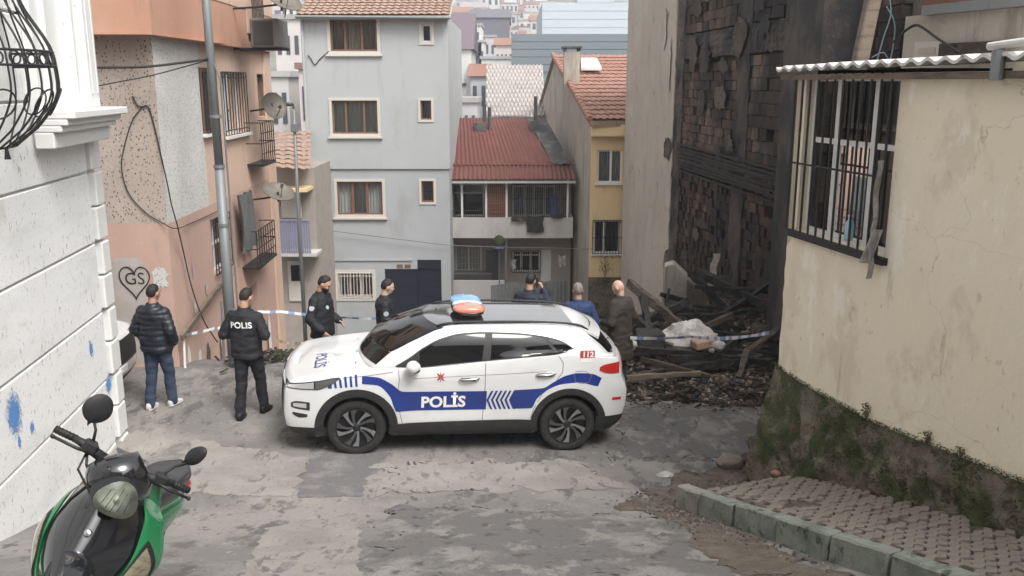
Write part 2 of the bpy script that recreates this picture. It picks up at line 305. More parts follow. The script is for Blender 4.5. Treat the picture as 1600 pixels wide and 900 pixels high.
mat('white_sheet', (.40, .385, .37), .8, [('n', (5, 5, 5), .42, .62, (.25, .24, .23), .85), ('n', (16, 16, 16), .6, .68, (.13, .12, .11), .7)], (20, .3, .02))
mat('cable', (.02, .02, .02), .6)
mat('cable_grey', (.16, .15, .14), .7)
mat('dish', (.17, .155, .13), .6, [('n', (5, 5, 5), .45, .7, (.11, .1, .085), .8)], metal=.2)
mat('ac_dark', (.05, .048, .048), .6)
mat('ac_white', (.5, .48, .45), .6)
mat('bag', (.03, .029, .03), .6)
mat('blue_cloth', (.10, .12, .26), .9)
mat('blue_rail', (.20, .20, .30), .7, [('n', (8, 8, 3), .5, .7, (.13, .13, .2), .7)])
mat('wood_lattice', (.24, .10, .055), .7, [('n', (9, 9, 3), .45, .65, (.16, .065, .04), .8)])
mat('zinc', (.15, .16, .16), .6, [('n', (2, 2, 2), .45, .65, (.1, .105, .1), .8), ('n', (9, 9, 2), .55, .7, (.22, .225, .22), .5)], metal=.3)
# ---------------------------------------------------------------- terrain
PROF = [(-12, 7.2), (-6, 5.0), (0, 3.0), (2.5, 2.12), (5.2, 1.27), (7.2, .62), (8.9, .16), (10.0, .01), (10.4, 0), (13.2, 0), (14.2, -.1), (16, -.55), (20, -1.65), (25, -3.05), (30, -4.3),
        (36, -5.6), (55, -10), (80, -9), (150, -3), (220, 6), (600, 58), (680, 60), (900, 40)]
def G(x, y):
    z = spl(PROF, y)
    xx = max(-5, min(4.5, x))
    z += -.042 * (xx + .6) * sm((y - 8.0) / 1.8) * (1 - sm((y - 13.5) / 4))
    z += .11 * sm((6.55 - y + .12 * math.sin(x * 3)) / .55) * sm((-1.75 - x + .05 * math.sin(y * 7)) / .2)
    if y > 60: z += (x * -.06 + 5 * noise.noise(Vector((x * .012, y * .012, 0)))) * sm((y - 60) / 80)
    if -8 < x < 8 and y < 20: z += .016 * noise.noise(Vector((x * 1.2, y * 1.2, 0)))
    return z
def ground_at(px, py, lo=4.0, hi=40.0):
    d = ray(px, py); t = lo
    while t < hi:
        p = EYE + d * (t / d.y)
        if p.z < G(p.x, p.y): return p
        t += .01
    return EYE + d * (hi / d.y)
def axis(segs):
    out = []
    for a, b, st in segs:
        n = max(1, round((b - a) / st)); out += [a + (b - a) * i / n for i in range(n)]
    return out + [segs[-1][1]]
gx = axis([(-700, -60, 40), (-60, -8, 4), (-8, 8, .14), (8, 60, 4), (60, 700, 40)])
gy = axis([(-12, 3, 1), (3, 15, .14), (15, 40, .6), (40, 120, 5), (120, 900, 26)])
mb = MB(); nx = len(gx)
mb.v = [(x, y, G(x, y)) for y in gy for x in gx]
for j in range(len(gy) - 1):
    for i in range(nx - 1):
        mb.f.append((j*nx+i, j*nx+i+1, (j+1)*nx+i+1, (j+1)*nx+i)); mb.m.append(0 if gy[j] < 45 else 1)
tag(mb.build('ground', [MATS['road'], MATS['hill_ground']], smooth=True, fix=False), kind='structure')
def road_sheet(name, quad, m, lift=.004, jag=.03, n=64):
    q = [Vector(ground_at(*p)) if len(p) == 2 else Vector((p[0], p[1], 0)) for p in quad]
    mb = MB()
    def fn(s, t):
        p = q[0].lerp(q[1], s).lerp(q[3].lerp(q[2], s), t)
        w = jag * max(0, 1 - min(s, 1 - s, t, 1 - t) / .22)
        x = p.x + w * (noise.noise(Vector((p.x * 4, p.y * 4, 1))) + .5 * noise.noise(Vector((p.x * 13, p.y * 13, 1)))) * 2; y = p.y + w * (noise.noise(Vector((p.x * 4, p.y * 4, 7))) + .5 * noise.noise(Vector((p.x * 13, p.y * 13, 7)))) * 2
        return (x, y, G(x, y) + lift)
    mb.grid(fn, n, n); o = mb.build(name, MATS[m], smooth=True, fix=False)
    return tag(o, kind='structure')
road_sheet('road_patch', [(466, 779), (563, 776), (606, 700), (486, 702)], 'road_patch', .0035)
road_sheet('road_slab', [(378, 905), (561, 905), (562, 800), (410, 826)], 'road_concrete', .004)
road_sheet('road_concrete', [(215, 770), (462, 776), (482, 716), (300, 690)], 'road_concrete', .0045, .06)
road_sheet('concrete_ramp', [(-4.4, 4.4), (-1.95, 4.4), (-2.05, 6.25), (-4.2, 6.5)], 'screed', .004, .05)
road_sheet('road_concrete', [(575, 772), (980, 762), (900, 722), (600, 722)], 'road_concrete', .005, .10)

road_sheet('worn_asphalt', [(938, 716), (1205, 722), (1200, 628), (985, 634)], 'asphalt_worn', .003, .10)
road_sheet('worn_asphalt', [(563, 905), (1345, 905), (1065, 806), (603, 790)], 'asphalt_worn', .003, .08)
road_sheet('soil', [(955, 792), (1085, 815), (1195, 716), (1060, 745)], 'earth', .0065, .14)
road_sheet('soil', [(1150, 905), (1330, 905), (1105, 812), (1040, 800)], 'earth', .0072, .10)

# ---------------------------------------------------------------- facade tools
class Facade:
    def __init__(s, p0, u, face):        # p0 (x,y) corner, u direction along the wall, face: a point on the outer side
        s.p = Vector((p0[0], p0[1], 0)); s.u = Vector((u[0], u[1], 0)).normalized()
        s.n = Vector((-s.u.y, s.u.x, 0))
        if s.n.dot(Vector((face[0], face[1], 0)) - s.p) < 0: s.n = -s.n
    def P(s, u, z, d=0): return s.p + s.u * u + s.n * d + Vector((0, 0, z))
    def uz(s, px, py, d=0):
        r = ray(px, py); q = s.p + s.n * d
        t = (q - EYE).dot(s.n) / r.dot(s.n); h = EYE + r * t
        return ((h - s.p).dot(s.u), h.z)
    def box(s, mb, u0, u1, z0, z1, d0, d1, mi=None):
        c = [(u0, z0, d1), (u1, z0, d1), (u1, z0, d0), (u0, z0, d0), (u0, z1, d1), (u1, z1, d1), (u1, z1, d0), (u0, z1, d0)]
        return mb.hexa([s.P(*k) for k in c], mi)
    def rect(s, px0, py0, px1, py1, d=0):
        a = s.uz(px0, (py0 + py1) / 2, d)[0]; b = s.uz(px1, (py0 + py1) / 2, d)[0]
        z1 = s.uz((px0 + px1) / 2, py0, d)[1]; z0 = s.uz((px0 + px1) / 2, py1, d)[1]
        return (min(a, b), max(a, b), z0, z1)
def wall_holes(F, mb, u0, u1, z0, z1, holes, depth=.16, mi=0, d=0):
    us = sorted({u0, u1, *[h[0] for h in holes], *[h[1] for h in holes]}); zs = sorted({z0, z1, *[h[2] for h in holes], *[h[3] for h in holes]})
    us = [u for u in us if u0 <= u <= u1]; zs = [z for z in zs if z0 <= z <= z1]
    for a, b in zip(us, us[1:]):
        for c, e in zip(zs, zs[1:]):
            m = ((a + b) / 2, (c + e) / 2)
            if any(h[0] < m[0] < h[1] and h[2] < m[1] < h[3] for h in holes): continue
            mb.quad(F.P(a, c, d), F.P(b, c, d), F.P(b, e, d), F.P(a, e, d), mi)
    for h in holes:
        a, b, c, e = h
        for (p, q) in (((a, c), (b, c)), ((b, c), (b, e)), ((b, e), (a, e)), ((a, e), (a, c))):
            mb.quad(F.P(*p, d), F.P(*q, d), F.P(*q, d - depth), F.P(*p, d - depth), mi)
def shell(F, mb, u0, u1, z0, z1, depth, mi=0):     # sides, back and top of a building behind its front wall
    for (a, b) in (((u0, 0), (u0, -depth)), ((u0, -depth), (u1, -depth)), ((u1, -depth), (u1, 0))):
        mb.quad(F.P(a[0], z0, a[1]), F.P(b[0], z0, b[1]), F.P(b[0], z1, b[1]), F.P(a[0], z1, a[1]), mi)
    mb.quad(F.P(u0, z1, 0), F.P(u1, z1, 0), F.P(u1, z1, -depth), F.P(u0, z1, -depth), mi)
def window(F, parent, r, frame, cols=(.5,), rows=(), recess=.1, fw=.05, casing=None, sill=None, curtain=None, glass='glass', name='window', back=True, label=None, folds=9, d=0):
    u0, u1, z0, z1 = r; mb = MB(); e = d - recess
    us = [u0] + [lerp(u0, u1, c) for c in cols] + [u1]; zs = [z0] + [lerp(z0, z1, c) for c in rows] + [z1]
    F.box(mb, u0, u1, z0, z0 + fw, e - .05, e); F.box(mb, u0, u1, z1 - fw, z1, e - .05, e)
    for i, u in enumerate(us):
        a = u if i == 0 else u - fw if i == len(us) - 1 else u - fw * .6
        b = u + fw if i == 0 else u if i == len(us) - 1 else u + fw * .6
        F.box(mb, a, b, z0 + fw, z1 - fw, e - .048, e + .002)
    for z in zs[1:-1]: F.box(mb, u0 + fw, u1 - fw, z - fw * .5, z + fw * .5, e - .046, e + .004)
    w = mb.build(name, MATS[frame], parent)
    if label: w['label'] = label
    for a, b in zip(us, us[1:]):
        for c, g in zip(zs, zs[1:]):
            m = MB(); m.quad(F.P(a + .01, c + .01, e - .025), F.P(b - .01, c + .01, e - .025), F.P(b - .01, g - .01, e - .025), F.P(a + .01, g - .01, e - .025)); m.build('pane', MATS[glass], w)
    if casing:
        cw, pr, cm = casing; m = MB()
        F.box(m, u0 - cw, u0, z0 - cw, z1 + cw, d + .002, d + pr); F.box(m, u1, u1 + cw, z0 - cw, z1 + cw, d + .002, d + pr)
        F.box(m, u0, u1, z1, z1 + cw, d + .002, d + pr - .003); F.box(m, u0, u1, z0 - cw, z0, d + .002, d + pr - .003); m.build('casing', MATS[cm], w)
    if sill:
        m = MB(); F.box(m, u0 - .06 - (casing[0] if casing else 0), u1 + .06 + (casing[0] if casing else 0), z0 - .06 - (casing[0] if casing else 0), z0 - (casing[0] if casing else 0) - .002, d + .003, d + .09); m.build('sill', MATS[sill], w)
    if curtain:
        m = MB(); N = 60
        cc = curtain if isinstance(curtain, str) else curtain[0]; cov = ((0, 1),) if isinstance(curtain, str) else curtain[1]
        for (ca, cb) in cov:
            def fn(s, t):
                u = lerp(lerp(u0, u1, ca), lerp(u0, u1, cb), s); return F.P(u, lerp(z0 - .02, z1 + .02, t), e - .16 + .03 * math.sin(s * folds * 6.283 * (cb - ca) + math.sin(s * 17)) * (1.1 - .3 * t))
            m.grid(fn, N, 3)
        m.build('curtain', MATS[cc], w, smooth=True, fix=False)
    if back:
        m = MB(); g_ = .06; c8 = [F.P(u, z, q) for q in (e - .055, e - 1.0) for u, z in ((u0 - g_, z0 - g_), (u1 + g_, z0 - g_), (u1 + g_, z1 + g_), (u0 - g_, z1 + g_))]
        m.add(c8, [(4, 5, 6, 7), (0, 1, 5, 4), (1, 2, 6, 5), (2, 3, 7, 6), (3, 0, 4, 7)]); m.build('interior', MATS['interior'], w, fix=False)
    return w
def grille(F, parent, r, n, d=.05, rad=.009, rows=(.5,), m='black_iron', name='grille', each=False):
    u0, u1, z0, z1 = r; mb = MB()
    if each:
        mb.tube([F.P(u0, z0, d), F.P(u1, z0, d)], rad * 1.2, 6)
        g = None
    for c in rows: mb.tube([F.P(u0, lerp(z0, z1, c), d + .004), F.P(u1, lerp(z0, z1, c), d + .004)], rad, 6)
    if not each:
        for z in (z0, z1): mb.tube([F.P(u0, z, d), F.P(u1, z, d)], rad, 5)
        for i in range(n + 1): u = lerp(u0, u1, i / n); mb.tube([F.P(u, z0, d), F.P(u, z1, d)], rad, 5)
    g = mb.build(name, MATS[m], parent, fix=False)
    if each:
        for i in range(n + 1):
            u = lerp(u0, u1, i / n); b = MB(); b.tube([F.P(u, z0, d + .012), F.P(u, z1, d + .012)], rad, 6); b.build('bar', MATS[m], g, fix=False)
    return g
def corrugated(mb, a, b, c, e, pitch, amp, nv=2, cells=6, jag=0):
    """sheet a(lower left) b(lower right) c(upper right) e(upper left); waves run from the lower to the upper edge"""
    a, b, c, e = map(Vector, (a, b, c, e)); w = (b - a).length; n = max(2, int(w / pitch * cells)); nr = (b - a).cross(e - a).normalized()
    def fn(s, t):
        p = a.lerp(b, s).lerp(e.lerp(c, s), t); return p + nr * amp * math.sin(s * w / pitch * 6.283)
    mb.grid(fn, n, nv)
def tile_roof(mb, a, b, c, e, rows, pitch, amp=.035, step=.03, cells=5):
    a, b, c, e = map(Vector, (a, b, c, e)); w = (b - a).length; n = max(2, int(w / pitch * cells)); nr = (b - a).cross(e - a).normalized()
    for k in range(rows):
        def fn(s, t):
            q = (k + t * 1.08) / rows; p = a.lerp(b, s).lerp(e.lerp(c, s), q)
            return p + nr * (amp * abs(math.sin(s * w / pitch * math.pi)) + step * (1 - t) + .006 * noise.noise(Vector((s * w * 3, k, 0))))
        mb.grid(fn, n, 2)

# ---------------------------------------------------------------- white building, left foreground
WB = Facade((-4.95, 10.76), (.117, -.993), (0, 8))
bld = thing('white_building', 'white painted building with rustication grooves, corner quoins and blue spray marks', 'building', (-5.6, 8, .3))
BZ = [-.6, .24, 1.07, 1.90, 2.73, 3.56, 4.39, 5.22, 6.05, 6.9]
wr = WB.rect(84, -70, 126, 186)
win_r = (wr[0] - .02, wr[1] + .02, 4.22, 6.6)
wx = (.40, 1.28, 4.16, 6.6)
core = MB(); WB.box(core, 0.0, 9.0, -.6, 6.9, -4, -.05); core.build('wall', MATS['white_paint'], bld)
for i, (a, b) in enumerate(zip(BZ, BZ[1:])):
    m = MB()
    WB.box(m, .36, 9.0, a + .014, b - .014, -.05, 0)
    m.build('wall_panel', MATS['white_paint'], bld, bevel=.008)
    for k, (c, d_) in enumerate(((a + .02, (a + b) / 2 - .01), ((a + b) / 2 + .01, b - .02))):
        m = MB(); WB.box(m, -.03, .30 - .07 * (k % 2), c, d_, -.3, .035); m.build('quoin', MATS['white_trim'], bld, bevel=.015)
# window surround standing proud of the wall
wv = MB()
WB.box(wv, .62, .80, 3.95, 6.85, .002, .10); WB.box(wv, 1.60, 1.80, 3.95, 6.85, .002, .10)
wv.build('window_casing', MATS['white_trim'], bld, bevel=.012)
wv = MB(); WB.box(wv, .80, .86, 4.2, 6.85, .002, .16); WB.box(wv, 1.54, 1.60, 4.2, 6.85, .002, .16); WB.box(wv, .90, 1.5, 4.2, 4.28, .002, .14)
wv.build('window_frame', MATS['white_trim'], bld, bevel=.008)
wv = MB(); WB.box(wv, .30, .615, 4.3, 6.85, .036, .20); wv.build('pilaster', MATS['white_trim'], bld, bevel=.012)
wv = MB(); WB.box(wv, .345, .39, 4.45, 6.7, .201, .215); WB.box(wv, .51, .555, 4.45, 6.7, .201, .215); wv.build('pilaster_fillet', MATS['white_trim'], bld, bevel=.006)
wv = MB()
for k, (za, zb, pr) in enumerate(((4.22, 4.30, .44), (4.155, 4.219, .36), (4.09, 4.154, .30), (3.93, 4.089, .22))): WB.box(wv, .12 - .0 * k, 1.86, za, zb, .036, pr)
wv.build('window_sill', MATS['white_trim'], bld, bevel=.012)
gl = MB(); WB.box(gl, .86, 1.54, 4.28, 6.8, .003, .02); gl.build('window_shutter', MATS['white_trim'], bld)
# spray marks: thin paint patches on the lower panels
def blob(F, uc, zc, ru, rz, d, n=28, seed=0):
    m = MB(); vs = [F.P(uc, zc, d)]
    for k in range(n):
        th = 6.283 * k / n; rr = 1 + .45 * noise.noise(Vector((math.cos(th) * 2.2, math.sin(th) * 2.2, seed))) + .15 * random.uniform(-1, 1)
        vs.append(F.P(uc + ru * rr * math.cos(th), zc + rz * rr * math.sin(th), d))
    m.add(vs, [(0, 1 + k, 1 + (k + 1) % n) for k in range(n)]); return m
def spray_mat(name, col):
    m = bpy.data.materials.new(name); m.use_nodes = True; nt = m.node_tree; N = nt.nodes.new; L = nt.links.new; b = nt.nodes['Principled BSDF']; out = nt.nodes['Material Output']
    b.inputs['Base Color'].default_value = (*col, 1); b.inputs['Roughness'].default_value = .8
    tc = N('ShaderNodeTexCoord'); mp = N('ShaderNodeMapping'); mp.inputs['Location'].default_value = (0, -.5, -.5); mp.inputs['Scale'].default_value = (0, 1, 1); L(tc.outputs['Generated'], mp.inputs[0])
    ln = N('ShaderNodeVectorMath'); ln.operation = 'LENGTH'; L(mp.outputs[0], ln.inputs[0]); nz = N('ShaderNodeTexNoise'); nz.inputs['Scale'].default_value = 26; nz.inputs['Detail'].default_value = 6; L(tc.outputs['Object'], nz.inputs['Vector'])
    ad = N('ShaderNodeMath'); ad.operation = 'MULTIPLY_ADD'; ad.inputs[1].default_value = .55; L(nz.outputs['Fac'], ad.inputs[0]); L(ln.outputs['Value'], ad.inputs[2])
    mr = N('ShaderNodeMapRange'); mr.interpolation_type = 'SMOOTHSTEP'; mr.inputs['From Min'].default_value = .38; mr.inputs['From Max'].default_value = .72; mr.inputs['To Min'].default_value = .95; mr.inputs['To Max'].default_value = 0; L(ad.outputs[0], mr.inputs['Value'])
    tr = N('ShaderNodeBsdfTransparent'); mx = N('ShaderNodeMixShader'); L(mr.outputs[0], mx.inputs[0]); L(tr.outputs[0], mx.inputs[1]); L(b.outputs[0], mx.inputs[2]); L(mx.outputs[0], out.inputs['Surface']); return m
SPRAY = spray_mat('spray_paint', (.10, .25, .55))
for (px, py, ru, rz, s_) in ((22, 648, .22, .30, 1), (50, 668, .07, .09, 2), (142, 545, .08, .14, 3), (30, 690, .05, .10, 5), (170, 600, .16, .16, 6)):
    u, z = WB.uz(px, py); m = MB(); m.quad(WB.P(u - ru, z - rz, .003), WB.P(u + ru, z - rz, .003), WB.P(u + ru, z + rz, .003), WB.P(u - ru, z + rz, .003)); m.build('spray_mark', SPRAY, bld, fix=False)
# wrought iron basket on the window at the frame edge
bk = thing('window_basket', 'bulging black wrought iron window basket with scrolls on the white wall', 'window guard', WB.P(2.9, 4.1, .3))
UC, ZB, ZT = 2.95, 4.02, 5.75
def basket(th, z):                        # th 0..pi across, bulge by height
    t = (z - ZB) / (ZT - ZB)
    k = spl([(0, .30), (.12, .72), (.3, 1.0), (.45, .97), (.7, .62), (1, .34)], t)
    return WB.P(UC + (.42 + .38 * k) * -math.cos(th), z, .03 + .62 * k * math.sin(th))
for i in range(15):
    th = math.pi * (i + .02) / 14.04
    m = MB(); m.tube([basket(th, lerp(ZB, ZT, k / 22)) for k in range(23)], .0088, 6); m.build('bar', MATS['black_iron'], bk, smooth=True, fix=False)
for z in (ZB, lerp(ZB, ZT, .40), lerp(ZB, ZT, .47), ZT):
    m = MB(); m.tube([basket(math.pi * k / 40, z) for k in range(41)], .011, 6); m.build('hoop', MATS['black_iron'], bk, smooth=True, fix=False)
for i in range(14):                       # row of small scroll rings between the two hoops, larger circles below
    th = math.pi * (i + .5) / 14
    for (tt, rr) in ((.435, .052),) + (((.22, .13),) if i % 3 == 1 else ()):
        c = basket(th, lerp(ZB, ZT, tt)); tx = (basket(th + .02, lerp(ZB, ZT, tt)) - c).normalized(); tz = (basket(th, lerp(ZB, ZT, tt + .02)) - c).normalized()
        m = MB(); m.tube([c + tx * rr * math.cos(a * .3142) + tz * rr * math.sin(a * .3142) for a in range(21)], .008, 6); m.build('scroll', MATS['black_iron'], bk, smooth=True, fix=False)
m = MB(); m.tube([basket(math.pi / 2, ZB), basket(math.pi / 2, ZB) + Vector((0, 0, -.10))], [.012, .028], 8); m.build('drop', MATS['black_iron'], bk)

# ---------------------------------------------------------------- orange building
OC = (-5.28, 13.6)
OF = Facade(OC, (-1, .02), (-6, 5)); OR = Facade(OC, (-.03, 1), (0, 15))
ob = thing('orange_building', 'peach and orange apartment building with speckled stucco band and black heart graffiti', 'building', (-7, 16, -.5))
ZO = OF.uz(250, 56)[1]; ZS = OF.uz(240, 350)[1]; LEN = OR.uz(436, 400)[0]
uS = OR.uz(318, 200)[0]
def rr_(*a): return OR.rect(*a)
W1 = rr_(314, 108, 333, 208); W2 = rr_(347, 113, 384, 210); W3 = rr_(403, 116, 414, 182)
W4 = rr_(331, 336, 358, 424); W5 = rr_(362, 306, 380, 388); W6 = rr_(383, 372, 400, 405)
DR = rr_(349, 432, 368, 520); DR2 = rr_(386, 445, 404, 540)
m = MB(); m.quad(OF.P(0, -2, 0), OF.P(5, -2, 0), OF.P(5, ZS, 0), OF.P(0, ZS, 0)); m.build('lower_wall', MATS['pink_paint'], ob)
m = MB(); m.quad(OF.P(0, ZS, 0), OF.P(5, ZS, 0), OF.P(5, ZO + .1, 0), OF.P(0, ZO + .1, 0)); m.build('stucco_wall', MATS['stucco_brown'], ob)
m = MB(); wall_holes(OR, m, 0, LEN, -3.2, ZS, [W4, DR, DR2], .16); m.build('side_wall', MATS['pink_paint'], ob)
m = MB(); wall_holes(OR, m, 0, uS, ZS, ZO + .1, [], .16); m.build('stucco_wall', MATS['stucco_white'], ob)
m = MB(); wall_holes(OR, m, uS, LEN, ZS, ZO + .1, [W2, W3, W5], .18); m.build('side_wall', MATS['peach_paint'], ob)
m = MB(); OR.box(m, LEN - .55, LEN + .02, -3.2, ZO, .003, .05); m.build('pilaster', MATS['peach_paint'], ob)
m = MB(); m.quad(OR.P(LEN, -3.2, 0), OR.P(LEN, -3.2, -5), OR.P(LEN, ZO + .1, -5), OR.P(LEN, ZO + .1, 0)); m.build('rear_wall', MATS['pink_paint'], ob)
# overhanging upper floor
m = MB(); zt = ZO + 4
UWb = rr_(384, -10, 398, 66); UWc = rr_(400, 8, 412, 70)
c0 = [OF.P(5, ZO, .35), OF.P(-.16, ZO, .35), OR.P(LEN + .1, ZO, .16), OR.P(LEN + .1, ZO, -5), ]
wall_holes(OF, m, -.16, 5, ZO, zt, [], .1, 0, .35)
m.quad(OF.P(-.16, ZO, .35), OF.P(5, ZO, .35), OF.P(5, ZO, -3), OF.P(-.16, ZO, -3))
m.build('upper_wall', MATS['orange_paint'], ob)
m = MB(); F2 = Facade(OF.P(-.16, 0, .35)[:2], (-.03, 1), (0, 15)); UW = F2.rect(386, -20, 402, 66)
wall_holes(F2, m, 0, LEN + .4, ZO, zt, [UW], .15); F2.box(m, 0.001, LEN + .4, ZO + .002, ZO + .05, -.8, -.01)
F2.box(m, LEN + .39, LEN + .4, ZO, zt, -1.5, 0)
m.build('upper_side_wall', MATS['orange_paint'], ob)
m = MB(); F2.box(m, 2.0, LEN + .4, ZO + .75, zt, .003, .012); F2.box(m, UW[0] - .1, UW[1] + .1, ZO + .3, ZO + .75, .003, .013); m.build('light_panel', MATS['peach_paint'], ob)
window(F2, ob, UW, 'brown_frame', (.5,), (), .1, .05, curtain='curtain_brown'); 
g = grille(F2, ob, (UW[0] - .03, UW[1] + .03, UW[2] - .02, UW[3]), 8, .12, .011, (.3, .6))
window(OR, ob, W2, 'white_pvc', (.45,), (), .15, .05, curtain='curtain', sill='white_pvc')
grille(OR, ob, W2, 9, .04, .011, (.08, .92))
window(OR, ob, W1, 'brown_frame', (.5,), (), -.03, .05, curtain='curtain', sill='white_pvc', back=False); grille(OR, ob, W1, 5, .08, .011, (.1, .9))
m = MB(); OR.box(m, W1[0] - .02, W1[1] + .02, W1[2] - .02, W1[3] + .02, .003, .010); m.build('dark_backing', MATS['interior'], ob)  # near-black plate on the solid wall, painted darkness of a room behind
window(OR, ob, W3, 'brown_frame', (), (), .08, .05, curtain='curtain_brown')
window(OR, ob, W4, 'white_pvc', (.5,), (.5,), .12, .05, curtain='curtain'); grille(OR, ob, W4, 7, .05, .011, (.1, .5, .9))
window(OR, ob, W5, 'white_pvc', (.5,), (), .12, .05, curtain='curtain')
m = MB(); OR.box(m, DR[0], DR[1], DR[2], DR[3], -.2, -.15); m.build('door', MATS['ac_dark'], ob)
m = MB(); OR.box(m, DR2[0], DR2[1], DR2[2], DR2[3], -.2, -.15); m.build('door', MATS['rust'], ob)
for (q, n_) in (((384, 190, 405, 254), 6), ((376, 352, 407, 408), 8)):      # two iron balcony cages
    r = rr_(*q); g = grille(OR, ob, r, n_, .32, .012, (.25, .5, .75), name='balcony_cage')
    m = MB()
    for uu in (r[0], r[1]):
        for zz in (r[2], r[3], (r[2] + r[3]) / 2): m.tube([OR.P(uu, zz, 0), OR.P(uu, zz, .32)], .012, 5)
    OR.box(m, r[0], r[1], r[2] - .05, r[2], .003, .34); m.build('balcony_bracket', MATS['black_iron'], g, fix=False)
# a hollow-eyed clutter of cloth in the lower cage and the window bars
r = rr_(362, 300, 384, 392); m = MB()
m.grid(lambda s, t: OR.P(lerp(r[0], r[1], s), lerp(r[2], r[3], t), .16 + .06 * math.sin(s * 14 + t * 3)), 24, 6); m.build('hung_cloth', MATS['zinc'], ob, smooth=True, fix=False)
# graffiti patch, heart and letters
u0, z0 = OF.uz(250, 560); u1, z1 = OF.uz(180, 408)
m = MB(); vs = []
N_ = 40
for k in range(N_):
    th = 6.283 * k / N_; cx, cz = (u0 + u1) / 2 + .1, (z0 + z1) / 2; sx, sz = abs(u1 - u0) * .56, (z1 - z0) * .54
    q = lambda c: math.copysign(abs(c) ** .45, c)
    j = 1 + .05 * noise.noise(Vector((math.cos(th) * 3, math.sin(th) * 3, 2)))
    vs.append(OF.P(cx + sx * q(math.cos(th)) * j, cz + sz * q(math.sin(th)) * j, .003))
m.add(vs, [tuple(range(N_))]); m.build('grey_patch', MATS['grey_patch'], ob)
uc, zc = OF.uz(211, 440); hw = abs(OF.uz(232, 440)[0] - OF.uz(190, 440)[0]) / 2
pts = []
for k in range(61):
    t = 6.283 * k / 60; hx = 16 * math.sin(t) ** 3; hy = 13 * math.cos(t) - 5 * math.cos(2 * t) - 2 * math.cos(3 * t) - math.cos(4 * t)
    pts.append(OF.P(uc - hx / 16 * hw * 1.12, zc + hy / 16 * hw * 1.35 + .02, .008))
m = MB(); m.tube(pts, .010, 5, mi=0); m.build('graffiti_heart', MATS['cable'], ob, fix=False)
M4 = Matrix.Translation(OF.P(uc, zc + .04, .008)) @ Matrix.Rotation(R(90), 4, 'X')
text_obj('graffiti_letters', 'GS', .27, MATS['cable'], ob, M4, .0, 1.0)
u, z = OF.uz(250, 432); blob(OF, u, z, .13, .17, .006, seed=9).build('white_patch', MATS['stucco_white'], ob)
# bare and white patches at the foot of the corner
for k, (px, py, ru, rz, mm) in enumerate(((296, 560, .07, .24, 'white_trim'), (313, 566, .08, .22, 'white_trim'), (326, 560, .11, .28, 'earth'), (345, 552, .06, .3, 'earth'), (336, 572, .09, .12, 'white_trim'), (418, 530, .12, .5, 'white_trim'), (304, 480, .05, .12, 'stucco_white'), (322, 452, .06, .1, 'grey_patch'), (300, 420, .03, .12, 'grey_patch'))):
    u, z = OR.uz(px, py); blob(OR, u, z, ru, rz, .004 + .0015 * k + (.05 if px > 400 else 0), seed=k).build('flaked_patch', MATS[mm], ob)
# satellite dishes, air conditioner
def dish(px, py, y, r, tilt, label, wall, group=None):
    c = at(px, py, y); t = thing('satellite_dish', label, 'satellite dish', c)
    ax = Vector(tilt).normalized(); m = MB()
    m.lathe([(.001, -.14*r/.5)] + [(r * k / 8, -.14*r/.5 * (1 - (k / 8) ** 2)) for k in range(1, 9)] + [(r * 1.01, .008)] + [(r * k / 8, -.14*r/.5 * (1 - (k / 8) ** 2) - .012) for k in range(8, 0, -1)] + [(.001, -.14*r/.5 - .012)], c, ax, 28)
    m.build('reflector', MATS['dish'], t, smooth=True)
    m = MB(); f = c + ax * r * .95 - Vector((0, 0, r * .3)); m.tube([c - Vector((0, 0, r * .95)), f], .012, 6); m.tube([f, f - ax * .1], .03, 8); m.build('feed_arm', MATS['dish'], t)
    m = MB(); w_ = Vector(wall); b = c - ax * (.14*r/.5 + .02); m.tube([b, b + Vector((w_.x - b.x, 0, 0)) * .5 + Vector((0, 0, -.05)), Vector((w_.x, b.y, b.z - .08))], .02, 7); m.tube([b + Vector((0, 0, .08)), b - Vector((0, 0, .12))], .022, 7); m.build('bracket', MATS['black_iron'], t)
    return t
xr = lambda y: OR.P(y - 13.6, 0, 0).x
dish(429, 165, 18.9, .28, (.75, -.62, .35), 'round satellite dish beside the upper windows of the peach wall', (xr(18.9), 0, 0))
dish(436, 299, 18.6, .33, (.35, -.35, .9), 'satellite dish tipped skyward on the lower peach wall', (xr(18.6), 0, 0))
dish(443, -2, 17.6, .36, (.45, -.35, .75), 'dark satellite dish cut by the top edge above the air conditioner', (xr(17.6) + .1, 0, 0))
mat('ac_grey', (.14, .135, .13), .6)
ac = thing('air_conditioner', 'dark air conditioner outdoor unit on brackets under the top dish', 'air conditioner', at(428, 72, 18.0))
p = at(428, 52, 18.0); m = MB(); m.box((p.x - .42, p.y - .15, p.z - .27), (p.x + .12, p.y + .65, p.z + .27)); m.build('casing', MATS['ac_grey'], ac, bevel=.02)
m = MB(); m.box((p.x - .36, p.y - .165, p.z - .22), (p.x + .02, p.y - .151, p.z + .22)); m.build('fan_grille', MATS['ac_dark'], ac)
m = MB(); m.bar((p.x - 1.0, p.y, p.z - .29), (p.x + .16, p.y, p.z - .29), .05, .04); m.bar((p.x - 1.0, p.y + .5, p.z - .29), (p.x + .16, p.y + .5, p.z - .29), .05, .04); m.build('bracket', MATS['black_iron'], ac)
